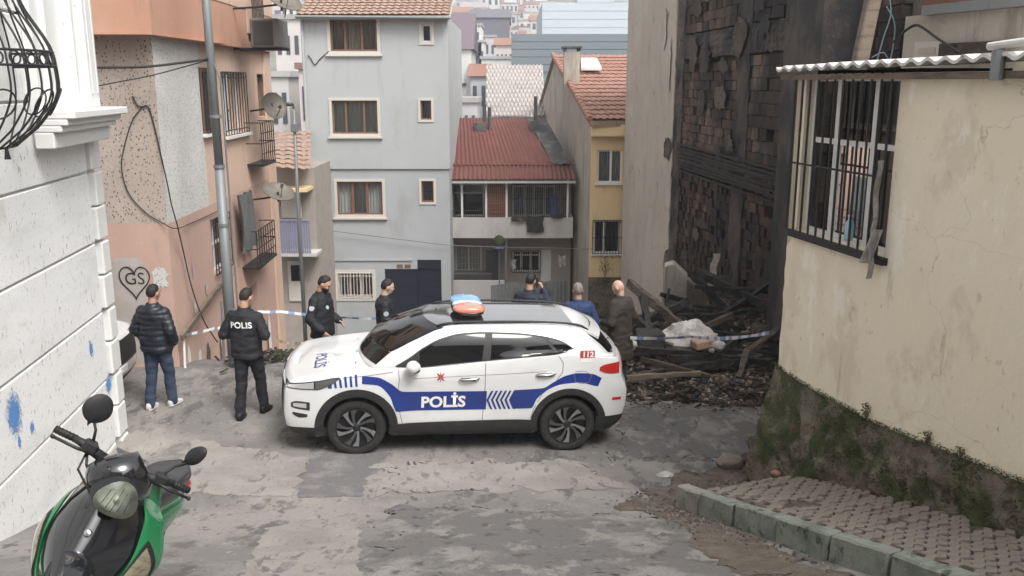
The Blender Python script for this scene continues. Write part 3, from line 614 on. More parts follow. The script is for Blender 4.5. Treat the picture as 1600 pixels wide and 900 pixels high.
# pole in front of the side wall, with cables
pp = thing('utility_pole', 'tall grey steel utility pole standing against the orange side wall', 'utility pole', (-4.47, 13.75, -.1))
m = MB(); m.tube([(-4.47, 13.75, -.25), (-4.47, 13.75, 3.3)], [.082, .072], 12); m.tube([(-4.47, 13.75, 3.3), (-4.5, 13.75, 7.2)], [.066, .058], 12); m.build('shaft', MATS['galv'], pp, smooth=True, fix=False)
for z in (.6, 2.4, 3.3, 4.05): 
    m = MB(); m.tube([(-4.47, 13.75, z), (-4.47, 13.75, z + .05)], .085, 12); m.build('clamp', MATS['galv'], pp)
m = MB(); m.tube([(-4.32, 13.72, -.1), (-4.33, 13.72, 1.5), (-4.35, 13.72, 4.6), (-4.48, 13.74, 5.0)], .016, 6); m.build('conduit', MATS['cable_grey'], pp, fix=False)
def cable(name, label, pts, r=.012, m='cable', sub=6, cat='cable'):
    pts = [Vector(p) for p in pts]; out = []
    for i in range(len(pts) - 1):
        p0, p1, p2, p3 = pts[max(i - 1, 0)], pts[i], pts[i + 1], pts[min(i + 2, len(pts) - 1)]
        for k in range(sub):
            t = k / sub; out.append(.5 * ((2 * p1) + (p2 - p0) * t + (2 * p0 - 5 * p1 + 4 * p2 - p3) * t * t + (3 * p1 - p0 - 3 * p2 + p3) * t ** 3))
    out.append(pts[-1]); mb = MB(); mb.tube(out, r, 6)
    o = mb.build(name, MATS[m], None, smooth=True, fix=False); return tag(o, label, cat)
of = lambda px, py, d=.02: OF.P(*OF.uz(px, py, d), d)
orr = lambda px, py, d=.02: OR.P(*OR.uz(px, py, d), d)
cable('overhead_cable', 'thick black overhead cable running left from the utility pole', [at(60, 112, 12.6), at(128, 106, 13.0), at(230, 104, 13.3), (-4.5, 13.7, at(332, 92, 13.7).z)], .018)
cable('overhead_cable', 'thin black cable sagging below the thick one, left of the pole', [at(110, 143, 12.9), at(180, 129, 13.1), at(232, 119, 13.3), at(275, 108, 13.5), (-4.5, 13.7, at(332, 94, 13.7).z)], .009)
cable('wall_cable', 'black loop of cable hanging on the speckled stucco', [of(207, 150), of(215, 165), of(222, 167), of(232, 168), of(243, 205), of(252, 245), of(262, 290), of(268, 320), of(277, 352), orr(287, 395, .06), orr(300, 450, .1), orr(318, 500, .15), orr(340, 535, .3)], .011)
cable('wall_cable', 'thin cable bowing left from the stucco loop', [of(222, 167), of(206, 190), of(194, 230), of(190, 262), of(200, 300), of(225, 330), of(250, 346), of(274, 357), orr(300, 348, .03), orr(340, 330, .03)], .008)
# leaning plank / stair rail on the wall foot
b0 = orr(284, 528, .12); b1 = orr(352, 436, .1)
m = MB(); m.bar(b0, b1, .05, .10, (0, 0, 1)); o = m.build('wooden_plank', MATS['old_wood'], None, bevel=.006); tag(o, 'weathered wooden plank leaning diagonally against the pink wall', 'plank')
m = MB(); m.tube([orr(287, 530, .1), orr(290, 590, .1)], .02, 8); o = m.build('white_pipe', MATS['white_pvc'], None); tag(o, 'short white plastic pipe standing at the pink wall corner', 'pipe')
m = MB(); m.tube([orr(346, 470, .35), orr(352, 596, .35)], .022, 8); o = m.build('grey_pipe', MATS['galv'], None); tag(o, 'thin grey pipe rising beside the utility pole foot', 'pipe')
# ---------------------------------------------------------------- grey house across the foot of the street
GH = Facade((at(479, 200, 30).x, 30), (1, 0), (0, 0)); W = GH.uz(702, 200)[0]
gh = thing('grey_house', 'narrow grey rendered four storey house with brown windows and navy gate', 'house', (GH.p.x + W / 2, 31, -4.4))
zl = GH.uz(600, 264)[1]; zt = GH.uz(600, 26)[1]
wins = [((516, 30, 589, 80), 'brown_frame', (.31, .67), 'curtain_brown'), ((519, 157, 590, 209), 'brown_frame', (.3, .7), 'curtain'), ((525, 284, 596, 336), 'red_frame', (.34, .66), 'curtain')]
smalls = [((659, 38, 674, 66), 'white_pvc'), ((657, 157, 674, 187), 'brown_frame'), ((657, 283, 676, 316), 'red_frame')]
lowr = GH.rect(527, 427, 581, 466)
R1 = [GH.rect(*w[0]) for w in wins]; R2 = [GH.rect(*w[0]) for w in smalls]
m = MB(); wall_holes(GH, m, 0, W, zl, zt, R1[:2] + R2[:2], .12); shell(GH, m, 0, W, zl, zt, 8); m.quad(GH.P(0, zl), GH.P(W, zl), GH.P(W, zl, -.2), GH.P(0, zl, -.2)); m.build('upper_wall', MATS['grey_render'], gh)
LB = Facade(GH.P(0.03, 0, -.06)[:2], (1, 0), (0, 0)); gate = LB.rect(602, 406, 690, 500)
m = MB(); wall_holes(LB, m, 0, W - .06, -6, zl, [R1[2], R2[2], lowr, (gate[0], gate[1], -6, gate[3] - .32), (lerp(gate[0], gate[1], .58), gate[1], gate[3] - .32, gate[3])], .12); shell(LB, m, 0, W - .06, -6, zl - .01, 8); m.build('lower_wall', MATS['grey_render_low'], gh)
for i, (w, r) in enumerate(zip(wins, R1)):
    F = GH if i < 2 else LB
    window(F, gh, r, w[1], w[2], (), .06, .06, (.09 if i else .10, .03, 'cream_trim'), 'cream_trim', w[3], folds=14)
for i, (w, r) in enumerate(zip(smalls, R2)):
    F = GH if i < 2 else LB; window(F, gh, r, w[1], (), (), .06, .05, (.08, .03, 'cream_trim'), None, 'curtain_brown' if i else None)
grille(LB, gh, R2[2], 3, .01, .008, (.5,))
window(LB, gh, lowr, 'cream_trim', (.33, .66), (), .08, .05, (.10, .03, 'cream_trim'), None, 'curtain_brown'); grille(LB, gh, lowr, 11, .03, .014, (.12, .88), 'cream_trim')
ga, gb = gate[0], gate[1]; gm = lerp(ga, gb, .58); g0 = -6
m = MB(); LB.box(m, ga, gm, g0, gate[3] - .32, -.1, -.05); go = m.build('gate', MATS['navy_steel'], gh)
m = MB(); LB.box(m, gm + .01, gb, g0, gate[3], -.1, -.04); LB.box(m, gm + .01, gb, gate[3] - .75, gate[3] - .71, -.04, -.03); m.build('gate', MATS['navy_steel'], gh)
for k in range(2):
    m = MB(); LB.box(m, lerp(ga, gm, .38 + .24 * k), lerp(ga, gm, .38 + .24 * k) + .2, gate[3] - .28, gate[3] - .16, .003, .02); m.build('number_plate', MATS['brown_frame'], gh)
m = MB(); LB.box(m, LB.uz(500, 410)[0], ga + .95, gate[3] - .03, gate[3] + .03, .003, .04); m.build('ledge', MATS['grey_render_low'], gh)
r = LB.rect(493, 378, 502, 390); m = MB(); LB.box(m, *r, .003, .12); m.build('meter_box', MATS['white_pvc'], gh, bevel=.01)
m = MB(); m.tube([GH.P(.02, zt - .1, .06), GH.P(.06, -5.5, .06)], .045, 8); m.build('drain_pipe', MATS['grey_render'], gh)
m = MB(); a = [GH.P(-.12, zt + .02, .30), GH.P(W + .1, zt + .02, .30), GH.P(W + .1, zt + 1.5, -3.8), GH.P(-.12, zt + 1.5, -3.8)]
tile_roof(m, *a, 13, .23); m.build('roof_tiles', MATS['tile_old'], gh, fix=False)['kind'] = 'stuff'
m = MB(); m.hexa([a[0] - Vector((0, 0, .12)), a[1] - Vector((0, 0, .12)), a[2] - Vector((0, 0, .12)), a[3] - Vector((0, 0, .12)), a[0] - Vector((0, 0, .02)), a[1] - Vector((0, 0, .02)), a[2] - Vector((0, 0, .02)), a[3] - Vector((0, 0, .02))]); m.build('roof', MATS['cream_trim'], gh)
m = MB(); m.tube([GH.P(-.1, zt - .02, .33), GH.P(W + .1, zt - .06, .33)], .05, 8); m.build('gutter', MATS['galv'], gh)
gc = lambda px, py, d=.03: GH.P(*GH.uz(px, py, d), d)
cable('wall_cable', 'cable hooked from the top brown window of the grey house', [gc(514, 80), gc(500, 92), gc(492, 101), gc(486, 92), gc(481, 86)], .014)
cable('overhead_cable', 'thin cable slanting across the grey house front to the yellow house', [gc(490, 357, .1), gc(560, 366, .1), gc(640, 376, .1), gc(702, 383, .1), at(780, 386, 30), at(925, 389, 29.5)], .013, 'cable_grey')

# ---------------------------------------------------------------- house with red tin roof
RH = Facade((at(704, 300, 32.5).x, 32.5), (1, 0), (0, 0)); RW = RH.uz(893, 300)[0]
rh = thing('red_roofed_house', 'two storey house with dark red corrugated roof and open front balconies', 'house', (RH.p.x + RW / 2, 34, -5))
z_ = lambda py, d=0: RH.uz(800, py, d)[1]
u_ = lambda px, d=0: RH.uz(px, 300, d)[0]
zb1, zb0 = z_(340, 1.0), z_(372, 1.0); ze = z_(281, 1.1)
w_up = RH.rect(748, 296, 758, 340); 
upl = (u_(705), u_(757), z_(338), z_(287)); upr = (u_(800), u_(868), z_(338), z_(290)); lol = (u_(710), u_(752), z_(430), z_(384)); lod = (u_(800), u_(845), z_(425), z_(392)); lodo = (u_(846), u_(862), z_(440), z_(390))
m = MB(); wall_holes(RH, m, 0, RW, -7, ze - .05, [upl, upr, lol, lod, lodo], .15); shell(RH, m, 0, RW, -7, ze - .06, 7); m.build('wall', MATS['room_wall'], rh)
window(RH, rh, upl, 'white_pvc', (.33,), (.72,), .06, .06, None, None, None, 'glass_dark'); window(RH, rh, upr, 'white_pvc', (.3, .5, .75), (), .06, .06, None, None, 'curtain')
window(RH, rh, lol, 'white_pvc', (.5,), (), .06, .06, None, None, 'curtain'); grille(RH, rh, lol, 8, .03, .01, (.2, .4, .6, .8), 'cream_trim')
window(RH, rh, lod, 'white_pvc', (.33, .66), (.8,), .06, .06, None, None, None, 'glass_dark'); grille(RH, rh, lod, 12, .03, .012, (.2,))
m = MB(); RH.box(m, lodo[0], lodo[1], lodo[2], lodo[3], -.1, -.05); m.build('door', MATS['white_pvc'], rh)
m = MB(); RH.box(m, 0, RW, zb0, zb1, .90, 1.0); RH.box(m, 0, RW, zb0, zb0 + .12, .01, .90); RH.box(m, RW - .1, RW, zb0 + .12, zb1, .01, .90); m.build('balcony_parapet', MATS['balcony_white'], rh)
m = MB(); RH.box(m, u_(706, 1), u_(788, 1), z_(446, 1.2) - 2.5, z_(439, 1.2), 1.05, 1.15); m.build('garden_parapet', MATS['balcony_white'], rh)
lat = (u_(761, 1), u_(788, 1), zb1 + .02, z_(284, 1)); n = 9
m = MB()
for i in range(n + 1):
    uu = lerp(lat[0], lat[1], i / n); m.bar(RH.P(uu, lat[2], .95), RH.P(uu, lat[3], .95), .05, .03, (1, 0, 0))
for k in range(4): zz = lerp(lat[2], lat[3], (k + .5) / 4); m.bar(RH.P(lat[0], zz, .98), RH.P(lat[1], zz, .98), .04, .02)
m.build('wood_lattice', MATS['wood_lattice'], rh)
g = grille(RH, rh, (u_(800, 1), u_(888, 1), zb1, z_(287, 1)), 26, .95, .011, (.02, .55, .98))
grille(RH, rh, (u_(707, 1), u_(757, 1), zb1, zb1 + .25), 14, .95, .012, ())
for uu in (u_(720, 1), u_(758, 1), u_(790, 1), u_(890, 1) - .1):
    m = MB(); RH.box(m, uu, uu + .07, zb1, ze, .92, .99); m.build('post', MATS['white_pvc'], rh)
m = MB(); m.tube([RH.P(u_(790, 1), -7, .95), RH.P(u_(790, 1), zb0, .95)], .05, 8); m.build('post', MATS['galv'], rh)
e0 = ze; b0 = z_(256, .3)
m = MB(); corrugated(m, RH.P(-.1, e0 + .05, 1.35), RH.P(RW + .1, e0 + .05, 1.35), RH.P(RW + .02, b0, .1), RH.P(-.1, b0, .1), .16, .022, 2, 8); m.build('lower_roof', MATS['tin_red'], rh, smooth=True, fix=False)
tl, tr = at(704, 184, 36), at(822, 184, 36); br = at(866, 258, 32.2); bl = at(700, 258, 32.2)
m = MB(); corrugated(m, bl, br, tr, tl, .16, .022, 2, 8); m.build('roof', MATS['tin_red'], rh, smooth=True, fix=False)
m = MB(); r2 = at(893, 256, 32.1); t2 = at(852, 186, 36); m.grid(lambda s, t: br.lerp(r2, s).lerp(tr.lerp(t2, s), t) + Vector((0, 0, .03 + .05 * noise.noise(Vector((s * 4, t * 6, 0))))), 10, 14); m.build('roof_patch', MATS['tar'], rh, smooth=True, fix=False)
m = MB(); RH.box(m, -.1, RW + .05, ze - .1, ze - .01, 1.2, 1.3); m.build('eave_beam', MATS['balcony_white'], rh)
for (px, py, w_, h_, nm) in ((750, 195, .42, .75, 'chimney'), (835, 188, .35, .55, 'chimney')):
    p = at(px, py + 12, 35); m = MB(); m.box((p.x - w_ / 2, p.y - .2, p.z - .8), (p.x + w_ / 2, p.y + .3, p.z + h_ * .5)); m.build(nm, MATS['tar'], rh)
for (px, py) in ((757, 178), (765, 182), (837, 165)):
    p = at(px, py, 35); m = MB(); m.tube([p - Vector((0, 0, 1.2)), p + Vector((0, 0, .35))], .07, 8); m.build('flue', MATS['tar'], rh)
def rug(name, label, px0, py0, px1, py1, y, m_, cat, sag=.05):
    a, b = at(px0, py0, y), at(px1, py1, y); mb = MB()
    mb.grid(lambda s, t: (lerp(a.x, b.x, s) + .02 * math.sin(t * 9), y + .03 * math.sin(s * 9 + 2 * t) - .03 + .10 * max(0, t - .85), lerp(b.z, a.z, t) - sag * math.sin(s * 3.14) * t), 14, 12)
    mb.grid(lambda s, t: (lerp(a.x, b.x, s) + .02 * math.sin(t * 9), y + .03 * math.sin(s * 9 + 2 * t) - .015 + .10 * max(0, t - .85), lerp(b.z, a.z, t) - sag * math.sin(s * 3.14) * t), 14, 12)
    return tag(mb.build(name, MATS[m_], None, smooth=True, fix=False), label, cat)
yb = 31.42
rug('black_rug', 'dark rug hung over the white balcony parapet', 823, 336, 849, 363, yb, 'bag', 'rug')
rug('blue_towel', 'long blue towel hanging behind the upper balcony bars', 860, 303, 872, 337, 31.7, 'blue_cloth', 'towel')
rug('blue_towel', 'short pale blue cloth hanging near the middle of the upper balcony', 810, 304, 816, 322, 31.7, 'blue_cloth', 'towel')
rug('brown_blanket', 'brown blanket folded over the balcony rail left of the dark rug', 799, 338, 824, 346, yb, 'burnt_wood', 'blanket', .02)
rug('dark_cloth', 'dark cloth bundle on the right end of the balcony rail', 861, 334, 879, 341, yb, 'bag', 'cloth', .02)
rug('white_bag', 'white bag hung low at the right of the ground floor porch', 872, 398, 883, 416, 31.6, 'white_sheet', 'bag')
rug('white_bag', 'white bag hung low left of the ground floor porch window', 799, 404, 806, 420, 31.6, 'white_sheet', 'bag')
pt = thing('parasol', 'closed dark green parasol with blue rim under the balcony', 'parasol', at(780, 392, 31.3))
c = at(780, 378, 31.3); m = MB(); m.lathe([(.02, .25), (.12, .2), (.22, .08), (.24, -.05), (.2, -.14)], c, (0, 0, 1), 14); m.build('canopy', MATS['leaf_dark'], pt, smooth=True)
m = MB(); m.lathe([(.2, -.14), (.215, -.2), (.2, -.26), (.15, -.2)], c, (0, 0, 1), 14, close=True); m.build('rim', MATS['blue_cloth'], pt, smooth=True)
m = MB(); m.tube([c - Vector((0, 0, .15)), c - Vector((0, 0, 2.6))], .02, 6); m.build('pole', MATS['galv'], pt)
m = MB(); p = at(770, 425, 31.9); m.box((p.x - .25, p.y, p.z - .9), (p.x + .2, p.y + .25, p.z + .75)); m.build('x', MATS['ac_dark'], None).name = 'cupboard'; tag(bpy.data.objects['cupboard'], 'black upright cupboard on the ground floor porch', 'cupboard')
m = MB(); p = at(735, 432, 31.6); m.box((p.x - .8, p.y, p.z - .6), (p.x + .8, p.y + .5, p.z + .12)); o = m.build('bench', MATS['ac_dark'], None, bevel=.03); tag(o, 'dark low bench below the ground floor lattice window', 'bench')
# sheet metal fence in front of it: one panel per sheet
mf = thing('metal_fence', 'leaning fence of dull grey corrugated metal sheets below the red roofed house', 'fence', at(830, 480, 27))
fx = [(767, 446, 478), (797, 441, 480), (826, 446, 480), (856, 439, 480), (888, 440, 480)]
for (a, b) in zip(fx, fx[1:]):
    m = MB(); yy = 27 + .06 * (a[0] % 3)
    corrugated(m, at(a[0], a[2] + 25, yy), at(b[0] - .5, a[2] + 25, yy + .03), at(b[0] - .5, (a[1] + b[1]) / 2 - 1, yy + .25), at(a[0], a[1], yy + .25), .12, .014, 2, 6); m.build('sheet', MATS['zinc'], mf, smooth=True, fix=False)
m = MB(); m.bar(at(764, 500, 27.4), at(890, 500, 27.4), .06, .08); m.build('rail', MATS['old_wood'], mf)

# ---------------------------------------------------------------- yellow house with tiled roof
YF = Facade((at(922, 300, 29.5).x, 29.5), (1, 0), (0, 0)); YS = Facade(YF.p[:2], (-.1, 1), (-5, 30))
yh = thing('yellow_house', 'yellow fronted house with orange tiled roof and stained concrete side wall', 'house', YF.P(1.5, -5, -3))
r1 = YF.rect(933, 234, 972, 286); r2 = YF.rect(927, 345, 969, 396); yz = YF.uz(940, 190)[1]; zbase = YF.uz(940, 433)[1]
m = MB(); wall_holes(YF, m, 0, 3.6, zbase, yz, [r1, r2], .14); m.build('front_wall', MATS['yellow_paint'], yh)
m = MB(); YF.box(m, .02, 3.6, -7, zbase - .002, -1, .02); m.build('foundation', MATS['moss_stone'], yh)
window(YF, yh, r1, 'white_pvc', (.55,), (), .06, .06, None, 'white_pvc', 'curtain'); window(YF, yh, r2, 'white_pvc', (.4,), (), .06, .06, None, 'white_pvc', 'curtain', 'glass_dark'); grille(YF, yh, (r2[0] - .03, r2[1] + .05, r2[2] - .04, r2[3] + .03), 10, .08, .012, (.05, .5, .95))
b = YF.rect(921, 189, 990, 213); m = MB(); YF.box(m, -.02, 3.5, b[2] + .02, b[3] - .10, .002, .33); m.build('cornice', MATS['yellow_paint'], yh)
tR = 8.0; zR = YS.uz(868, 90)[1]; zE = yz + .1
g = [YS.P(0, -7), YS.P(13.5, -7), YS.P(13.5, 3.0), YS.P(tR, zR), YS.P(0, zE)]
m = MB(); m.add(g, [tuple(range(5))]); m.build('side_wall', MATS['concrete_wall'], yh)
ea, eb = YS.P(-.42, zE - .04, .12), YS.P(-.42, zE - .04, -4.2); ra, rb = YS.P(tR, zR + .08, .12), YS.P(tR, zR + .08, -4.2)
m = MB(); tile_roof(m, ea, eb, rb, ra, 17, .22, .04, .035); m.build('roof_tiles', MATS['tile_red'], yh, fix=False)['kind'] = 'stuff'
m = MB(); m.hexa([p - Vector((0, 0, .2)) for p in (ea, eb, rb, ra)] + [p - Vector((0, 0, .03)) for p in (ea, eb, rb, ra)]); bk_ = [YS.P(13.8, 3.0, .1), YS.P(13.8, 3.0, -4.2)]; m.quad(ra, rb, bk_[1], bk_[0]); m.build('roof', MATS['tile_old'], yh)
for k in range(22):
    q0 = ea.lerp(ra, k / 22); q1 = ea.lerp(ra, (k + 1.12) / 22); m = MB(); m.tube([q0 + Vector((0, 0, .05)), q1 + Vector((0, 0, .03))], [.10, .085], 8); m.build('verge_tile', MATS['tile_red'], yh)
cp = at(893, 92, 33.6); m = MB(); m.box((cp.x - .28, cp.y - .3, cp.z - .9), (cp.x + .28, cp.y + .3, cp.z + .25)); m.build('chimney', MATS['concrete_wall'], yh)
m = MB(); m.box((cp.x - .36, cp.y - .38, cp.z + .37), (cp.x + .36, cp.y + .38, cp.z + .43)); [m.box((cp.x + sx * .25 - .05, cp.y - .3, cp.z + .251), (cp.x + sx * .25 + .05, cp.y + .3, cp.z + .369)) for sx in (-1, 1)]; m.build('chimney_cap', MATS['tar'], yh)
s0, s1 = at(908, 110, 34.6), at(940, 110, 34.6); nr = (eb - ea).cross(ra - ea).normalized()
m = MB(); m.hexa([s0, s1, at(932, 95, 36.2), at(908, 95, 36.2)] + [p + Vector((0, 0, .12)) for p in (s0, s1, at(932, 95, 36.2), at(908, 95, 36.2))]); m.build('skylight', MATS['white_pvc'], yh)
# weed on the yellow house foot
def weed(px, py, y, h, label, n=10, spread=.25, mat_='leaf_dark', seed=0):
    rnd = random.Random(seed); p = px if y is None else at(px, py, y); t = thing('weed', label, 'plant', p)
    m = MB()
    for k in range(n):
        a = rnd.uniform(0, 6.28); q = p + Vector((math.cos(a), math.sin(a) * .4, 0)) * spread * rnd.random() + Vector((0, 0, h * rnd.uniform(.5, 1))); m.tube([p, p.lerp(q, .5) + Vector((0, 0, .03)), q], [.006, .005, .003], 4)
    m.build('stem', MATS['old_wood'], t, fix=False); m = MB()
    for k in range(n * 9):
        a = rnd.uniform(0, 6.28); f = rnd.random(); c = p + Vector((math.cos(a) * spread * f, math.sin(a) * spread * .5 * f, h * rnd.uniform(.25, 1))); s = .03 * min(1, h / .4 + .15) * rnd.uniform(.6, 1.5)
        d1 = Vector((rnd.uniform(-1, 1), rnd.uniform(-1, 1), rnd.uniform(-1, 1))).normalized() * s; d2 = d1.orthogonal().normalized() * s * .45
        m.quad(c - d1, c + d2, c + d1, c - d2)
    m.build('foliage', MATS[mat_], t, fix=False); return t
weed(945, 434, 29.3, .75, 'small dark weed growing at the foot of the yellow wall', seed=3)

# ---------------------------------------------------------------- burnt wall of the apartment block
BW = Facade((3.6, 28.8), (.1, -1), (0, 20))
bw = thing('burnt_building', 'tall beige building with fire blackened brick side wall and exposed concrete frame', 'building', BW.P(8, -1.5, -3))
UB = lambda px, py=200: BW.uz(px, py)[0]
ZT = 9.5; U1 = UB(1052); U2a, U2b = UB(1147), UB(1166); U3a, U3b = UB(1221), UB(1243); UE = U3b + 3.2
zA0, zA1 = BW.uz(1062, 93)[1], BW.uz(1062, 58)[1]; zB0, zB1 = BW.uz(1062, 262)[1], BW.uz(1062, 232)[1]; zG = -3.5
m = MB(); BW.box(m, 0, UE, zG, ZT, -6, -.16); m.build('core_wall', MATS['soot_plaster'], bw)
m = MB(); N_ = 60
def edge(z): return U1 + .10 * noise.noise(Vector((z * 2.1, 0, 0))) + .06 * noise.noise(Vector((z * 7, 2, 0))) + (-.35 if z < BW.uz(1050, 400)[1] else 0)
m.grid(lambda s, t: BW.P(lerp(0, edge(lerp(zG, ZT, t)), s), lerp(zG, ZT, t), .02 + .012 * noise.noise(Vector((s * 6, t * 20, 4)))), 30, 90)
m.grid(lambda s, t: BW.P(edge(lerp(zG, ZT, t)), lerp(zG, ZT, t), lerp(.02 + .012 * noise.noise(Vector((6, t * 20, 4))), -.18, s)), 2, 90)
m.quad(BW.P(0, zG, .02), BW.P(0, ZT, .02), BW.P(0, ZT, -6), BW.P(0, zG, -6)); m.build('plaster_wall', MATS['beige_plaster'], bw, fix=False)
for (a, b) in ((U1 + .02, UB(1064)), (U2a, U2b), (U3a, U3b)):
    m = MB(); zs_ = [lerp(zG, ZT, k / 40) for k in range(41)]
    m.grid(lambda s, t: BW.P(lerp(a, b, s) + .03 * noise.noise(Vector((s * 3, t * 30, a))), lerp(zG, ZT, t), .0 + .03 * noise.noise(Vector((s * 4, t * 60, b)))), 6, 80)
    for e_ in (a, b): m.grid(lambda s, t: BW.P(e_ + .03 * noise.noise(Vector(((0 if e_ == a else 1) * 3, t * 30, a))), lerp(zG, ZT, t), lerp(-.16, .03 * noise.noise(Vector(((0 if e_ == a else 1) * 4, t * 60, b))), s)), 2, 80)
    m.build('column', MATS['soot' if a == U2a else 'soot_plaster'], bw, fix=False)
for (z0, z1, mm) in ((zA0, zA1, 'soot'), (zB0, zB1, 'soot_plaster'), (zA1 + 2.4, zA1 + 2.9, 'soot')):
    for (a, b) in ((UB(1064) + .01, U2a - .01), (U2b + .01, U3a - .01)):
        m = MB(); m.grid(lambda s, t: BW.P(lerp(a, b, s), lerp(z0, z1, t) + .03 * noise.noise(Vector((s * 9, t * 3, z0))), .01 + .035 * noise.noise(Vector((s * 14, t * 6, z1)))), 60, 8)
        for zz, tt in ((z0, 0), (z1, 1)): m.grid(lambda s, t: BW.P(lerp(a, b, s), zz + .03 * noise.noise(Vector((s * 9, tt * 3, z0))), lerp(-.16, .01 + .035 * noise.noise(Vector((s * 14, tt * 6, z1))), t)), 60, 2)
        m.build('beam', MATS[mm], bw, fix=False)
m = MB()                                   # charred floor laths still clinging to the lower beam
for k in range(9):
    zz = lerp(zB0 - .05, zB1 + .1, k / 8); m.bar(BW.P(UB(1064), zz + random.uniform(-.03, .03), .06), BW.P(U3a + random.uniform(-.3, .3), zz + random.uniform(-.05, .05), .07), .03, .045)
m.build('lath', MATS['char'], bw)
# bricks of the infill panels, one by one
random.seed(21)
protos = []
for v in range(4):
    bm = bmesh.new(); bmesh.ops.create_cube(bm, size=1)
    bmesh.ops.bevel(bm, geom=list(bm.edges), offset=.05, segments=1, affect='EDGES')
    for vv in bm.verts: vv.co += Vector([random.uniform(-.055, .055) for _ in range(3)])
    protos.append(bm)
def brick_meshes(i):
    out = []
    for v, bm in enumerate(protos):
        me = bpy.data.meshes.new('brick'); bm.to_mesh(me); me.materials.append(MATS['brick%d' % i]); out.append(me)
    return out
BM_ = [brick_meshes(i) for i in range(5)]
ang = math.atan2(BW.u.y, BW.u.x)
cand = []
panels = [(UB(1064) + .03, U2a - .03, zB1 + .05, zA0 - .04, .20, .27, 0), (U2b + .03, U3a - .03, zB1 + .05, zA0 - .04, .235, .38, 1), (UB(1064) + .03, U2a - .03, BW.uz(1100, 425)[1] - .8, zB0 - .04, .195, .22, 2),
          (U2b + .03, U3a - .03, BW.uz(1180, 480)[1] - .4, zB0 - .04, .20, .30, 2), (UB(1064) + .03, U2a - .03, zA1 + .04, zA1 + 2.3, .21, .34, 0), (U2b + .03, U3a - .03, zA1 + .04, zA1 + 2.3, .21, .34, 3), (U3b + .03, UE, -1.0, 6.3, .20, .30, 0)]
for pi, (a, b, z0, z1, ch, cl, st) in enumerate(panels):
    z = z0; row = 0
    while z + ch * .8 < z1:
        u = a - random.random() * cl * .8
        while u < b:
            L_ = cl * random.choice((1, 1, .62, .8)); ua, ub = max(u, a), min(u + L_, b)
            if ub - ua > .05:
                prob = .985 if st != 2 else .93
                if random.random() < prob:
                    cz = z + ch / 2; soot = noise.noise(Vector((ua * .6, cz * .7, pi)))
                    ci = random.choice((0, 1, 2, 3, 0, 1)) if soot > -.15 else random.choice((4, 2, 4))
                    if st == 3: ci = random.choice((4, 4, 2))
                    if st == 1: ci = 3 if cz > lerp(z0, z1, .45) and random.random() < .5 else random.choice((4, 2, 3))
                    cand.append((ua, ub, z, min(z + ch, z1), ci, st))
            u += L_
        z += ch; row += 1
def vis(c):
    p = BW.P((c[0] + c[1]) / 2, (c[2] + c[3]) / 2); d = p - EYE; dep = d.y * math.cos(PITCH) - d.z * math.sin(PITCH)
    px = 800 + FPX * p.x / dep; py = 450 - FPX * (d.y * math.sin(PITCH) + d.z * math.cos(PITCH)) / dep
    return 0 if not (1055 < px < 1240 and 0 < py < 470) else (c[1] - c[0]) * (c[3] - c[2]) / dep ** 2
cand.sort(key=vis, reverse=True)
rest = MB()
for i, (ua, ub, z0, z1, ci, st) in enumerate(cand):
    dd = random.uniform(-.025, .02) if st != 2 else random.uniform(-.06, .04)
    g = .009
    sx, sy, sz = ub - ua - g, .16, z1 - z0 - g
    c = BW.P((ua + ub) / 2, (z0 + z1) / 2, -.10 + dd); rz = random.gauss(0, .02 if st != 2 else .06)
    if i < 290:
        o = bpy.data.objects.new('brick', BM_[ci][i % 4]); COL.objects.link(o); o.parent = bw; o.location = c - OFF[bw.name]; o.rotation_euler = (0, rz, ang + random.gauss(0, .03)); o.scale = (sx, sy, sz)
    else:
        M3 = Matrix.Translation(c) @ Matrix.Rotation(ang, 4, 'Z') @ Matrix.Rotation(rz, 4, 'Y') @ Matrix.Diagonal((sx, sy, sz, 1))
        bm = protos[i % 4]; rest.add([M3 @ v.co for v in bm.verts], [tuple(v.index for v in f.verts) for f in bm.faces], ci)
rest.build('brickwork', [MATS['brick%d' % i] for i in range(5)], bw, fix=False)['kind'] = 'stuff'
# plaster still hanging on the corner
for (px, py, ru, rz, s_) in ((1040, 45, .28, .5, 1), (1046, 230, .35, .3, 2), (1049, 100, .12, .7, 3)):
    u, z = BW.uz(px, py); o = blob(BW, u, z, ru, rz, .05 + .004 * s_, 20, s_).build('hanging_plaster', MATS['soot_plaster' if s_ == 2 else 'beige_plaster'], bw)

for k in range(16):                        # scabs of burnt render left on the brick infill
    rnd = random.Random(k); u = rnd.uniform(UB(1070), U3a - .1); z = rnd.uniform(BW.uz(1100, 420)[1], zA1 + 1.6)
    blob(BW, u, z, rnd.uniform(.12, .45), rnd.uniform(.10, .40), .045 + .002 * k, 26, k * 1.7).build('render_scab', MATS['soot_plaster' if k % 3 else 'soot'], bw)
# ---------------------------------------------------------------- cream house, right foreground
CC = (3.10, 10.35); CF = Facade(CC, (.205, -.979), (0, 8))
ch = thing('cream_house', 'low cream plastered house with barred window, corrugated eave and mossy plinth', 'house', CF.P(3, .8, -2))
cw = CF.rect(1252, 118, 1396, 384); uN = .12; zN = CF.uz(1235, 372)[1]; zE = 4.66; CL = 8.0
m = MB(); wall_holes(CF, m, uN + .12, CL, .0, zE, [cw], .16); shell(CF, m, uN + .12, CL, 0, zE - .01, 5)
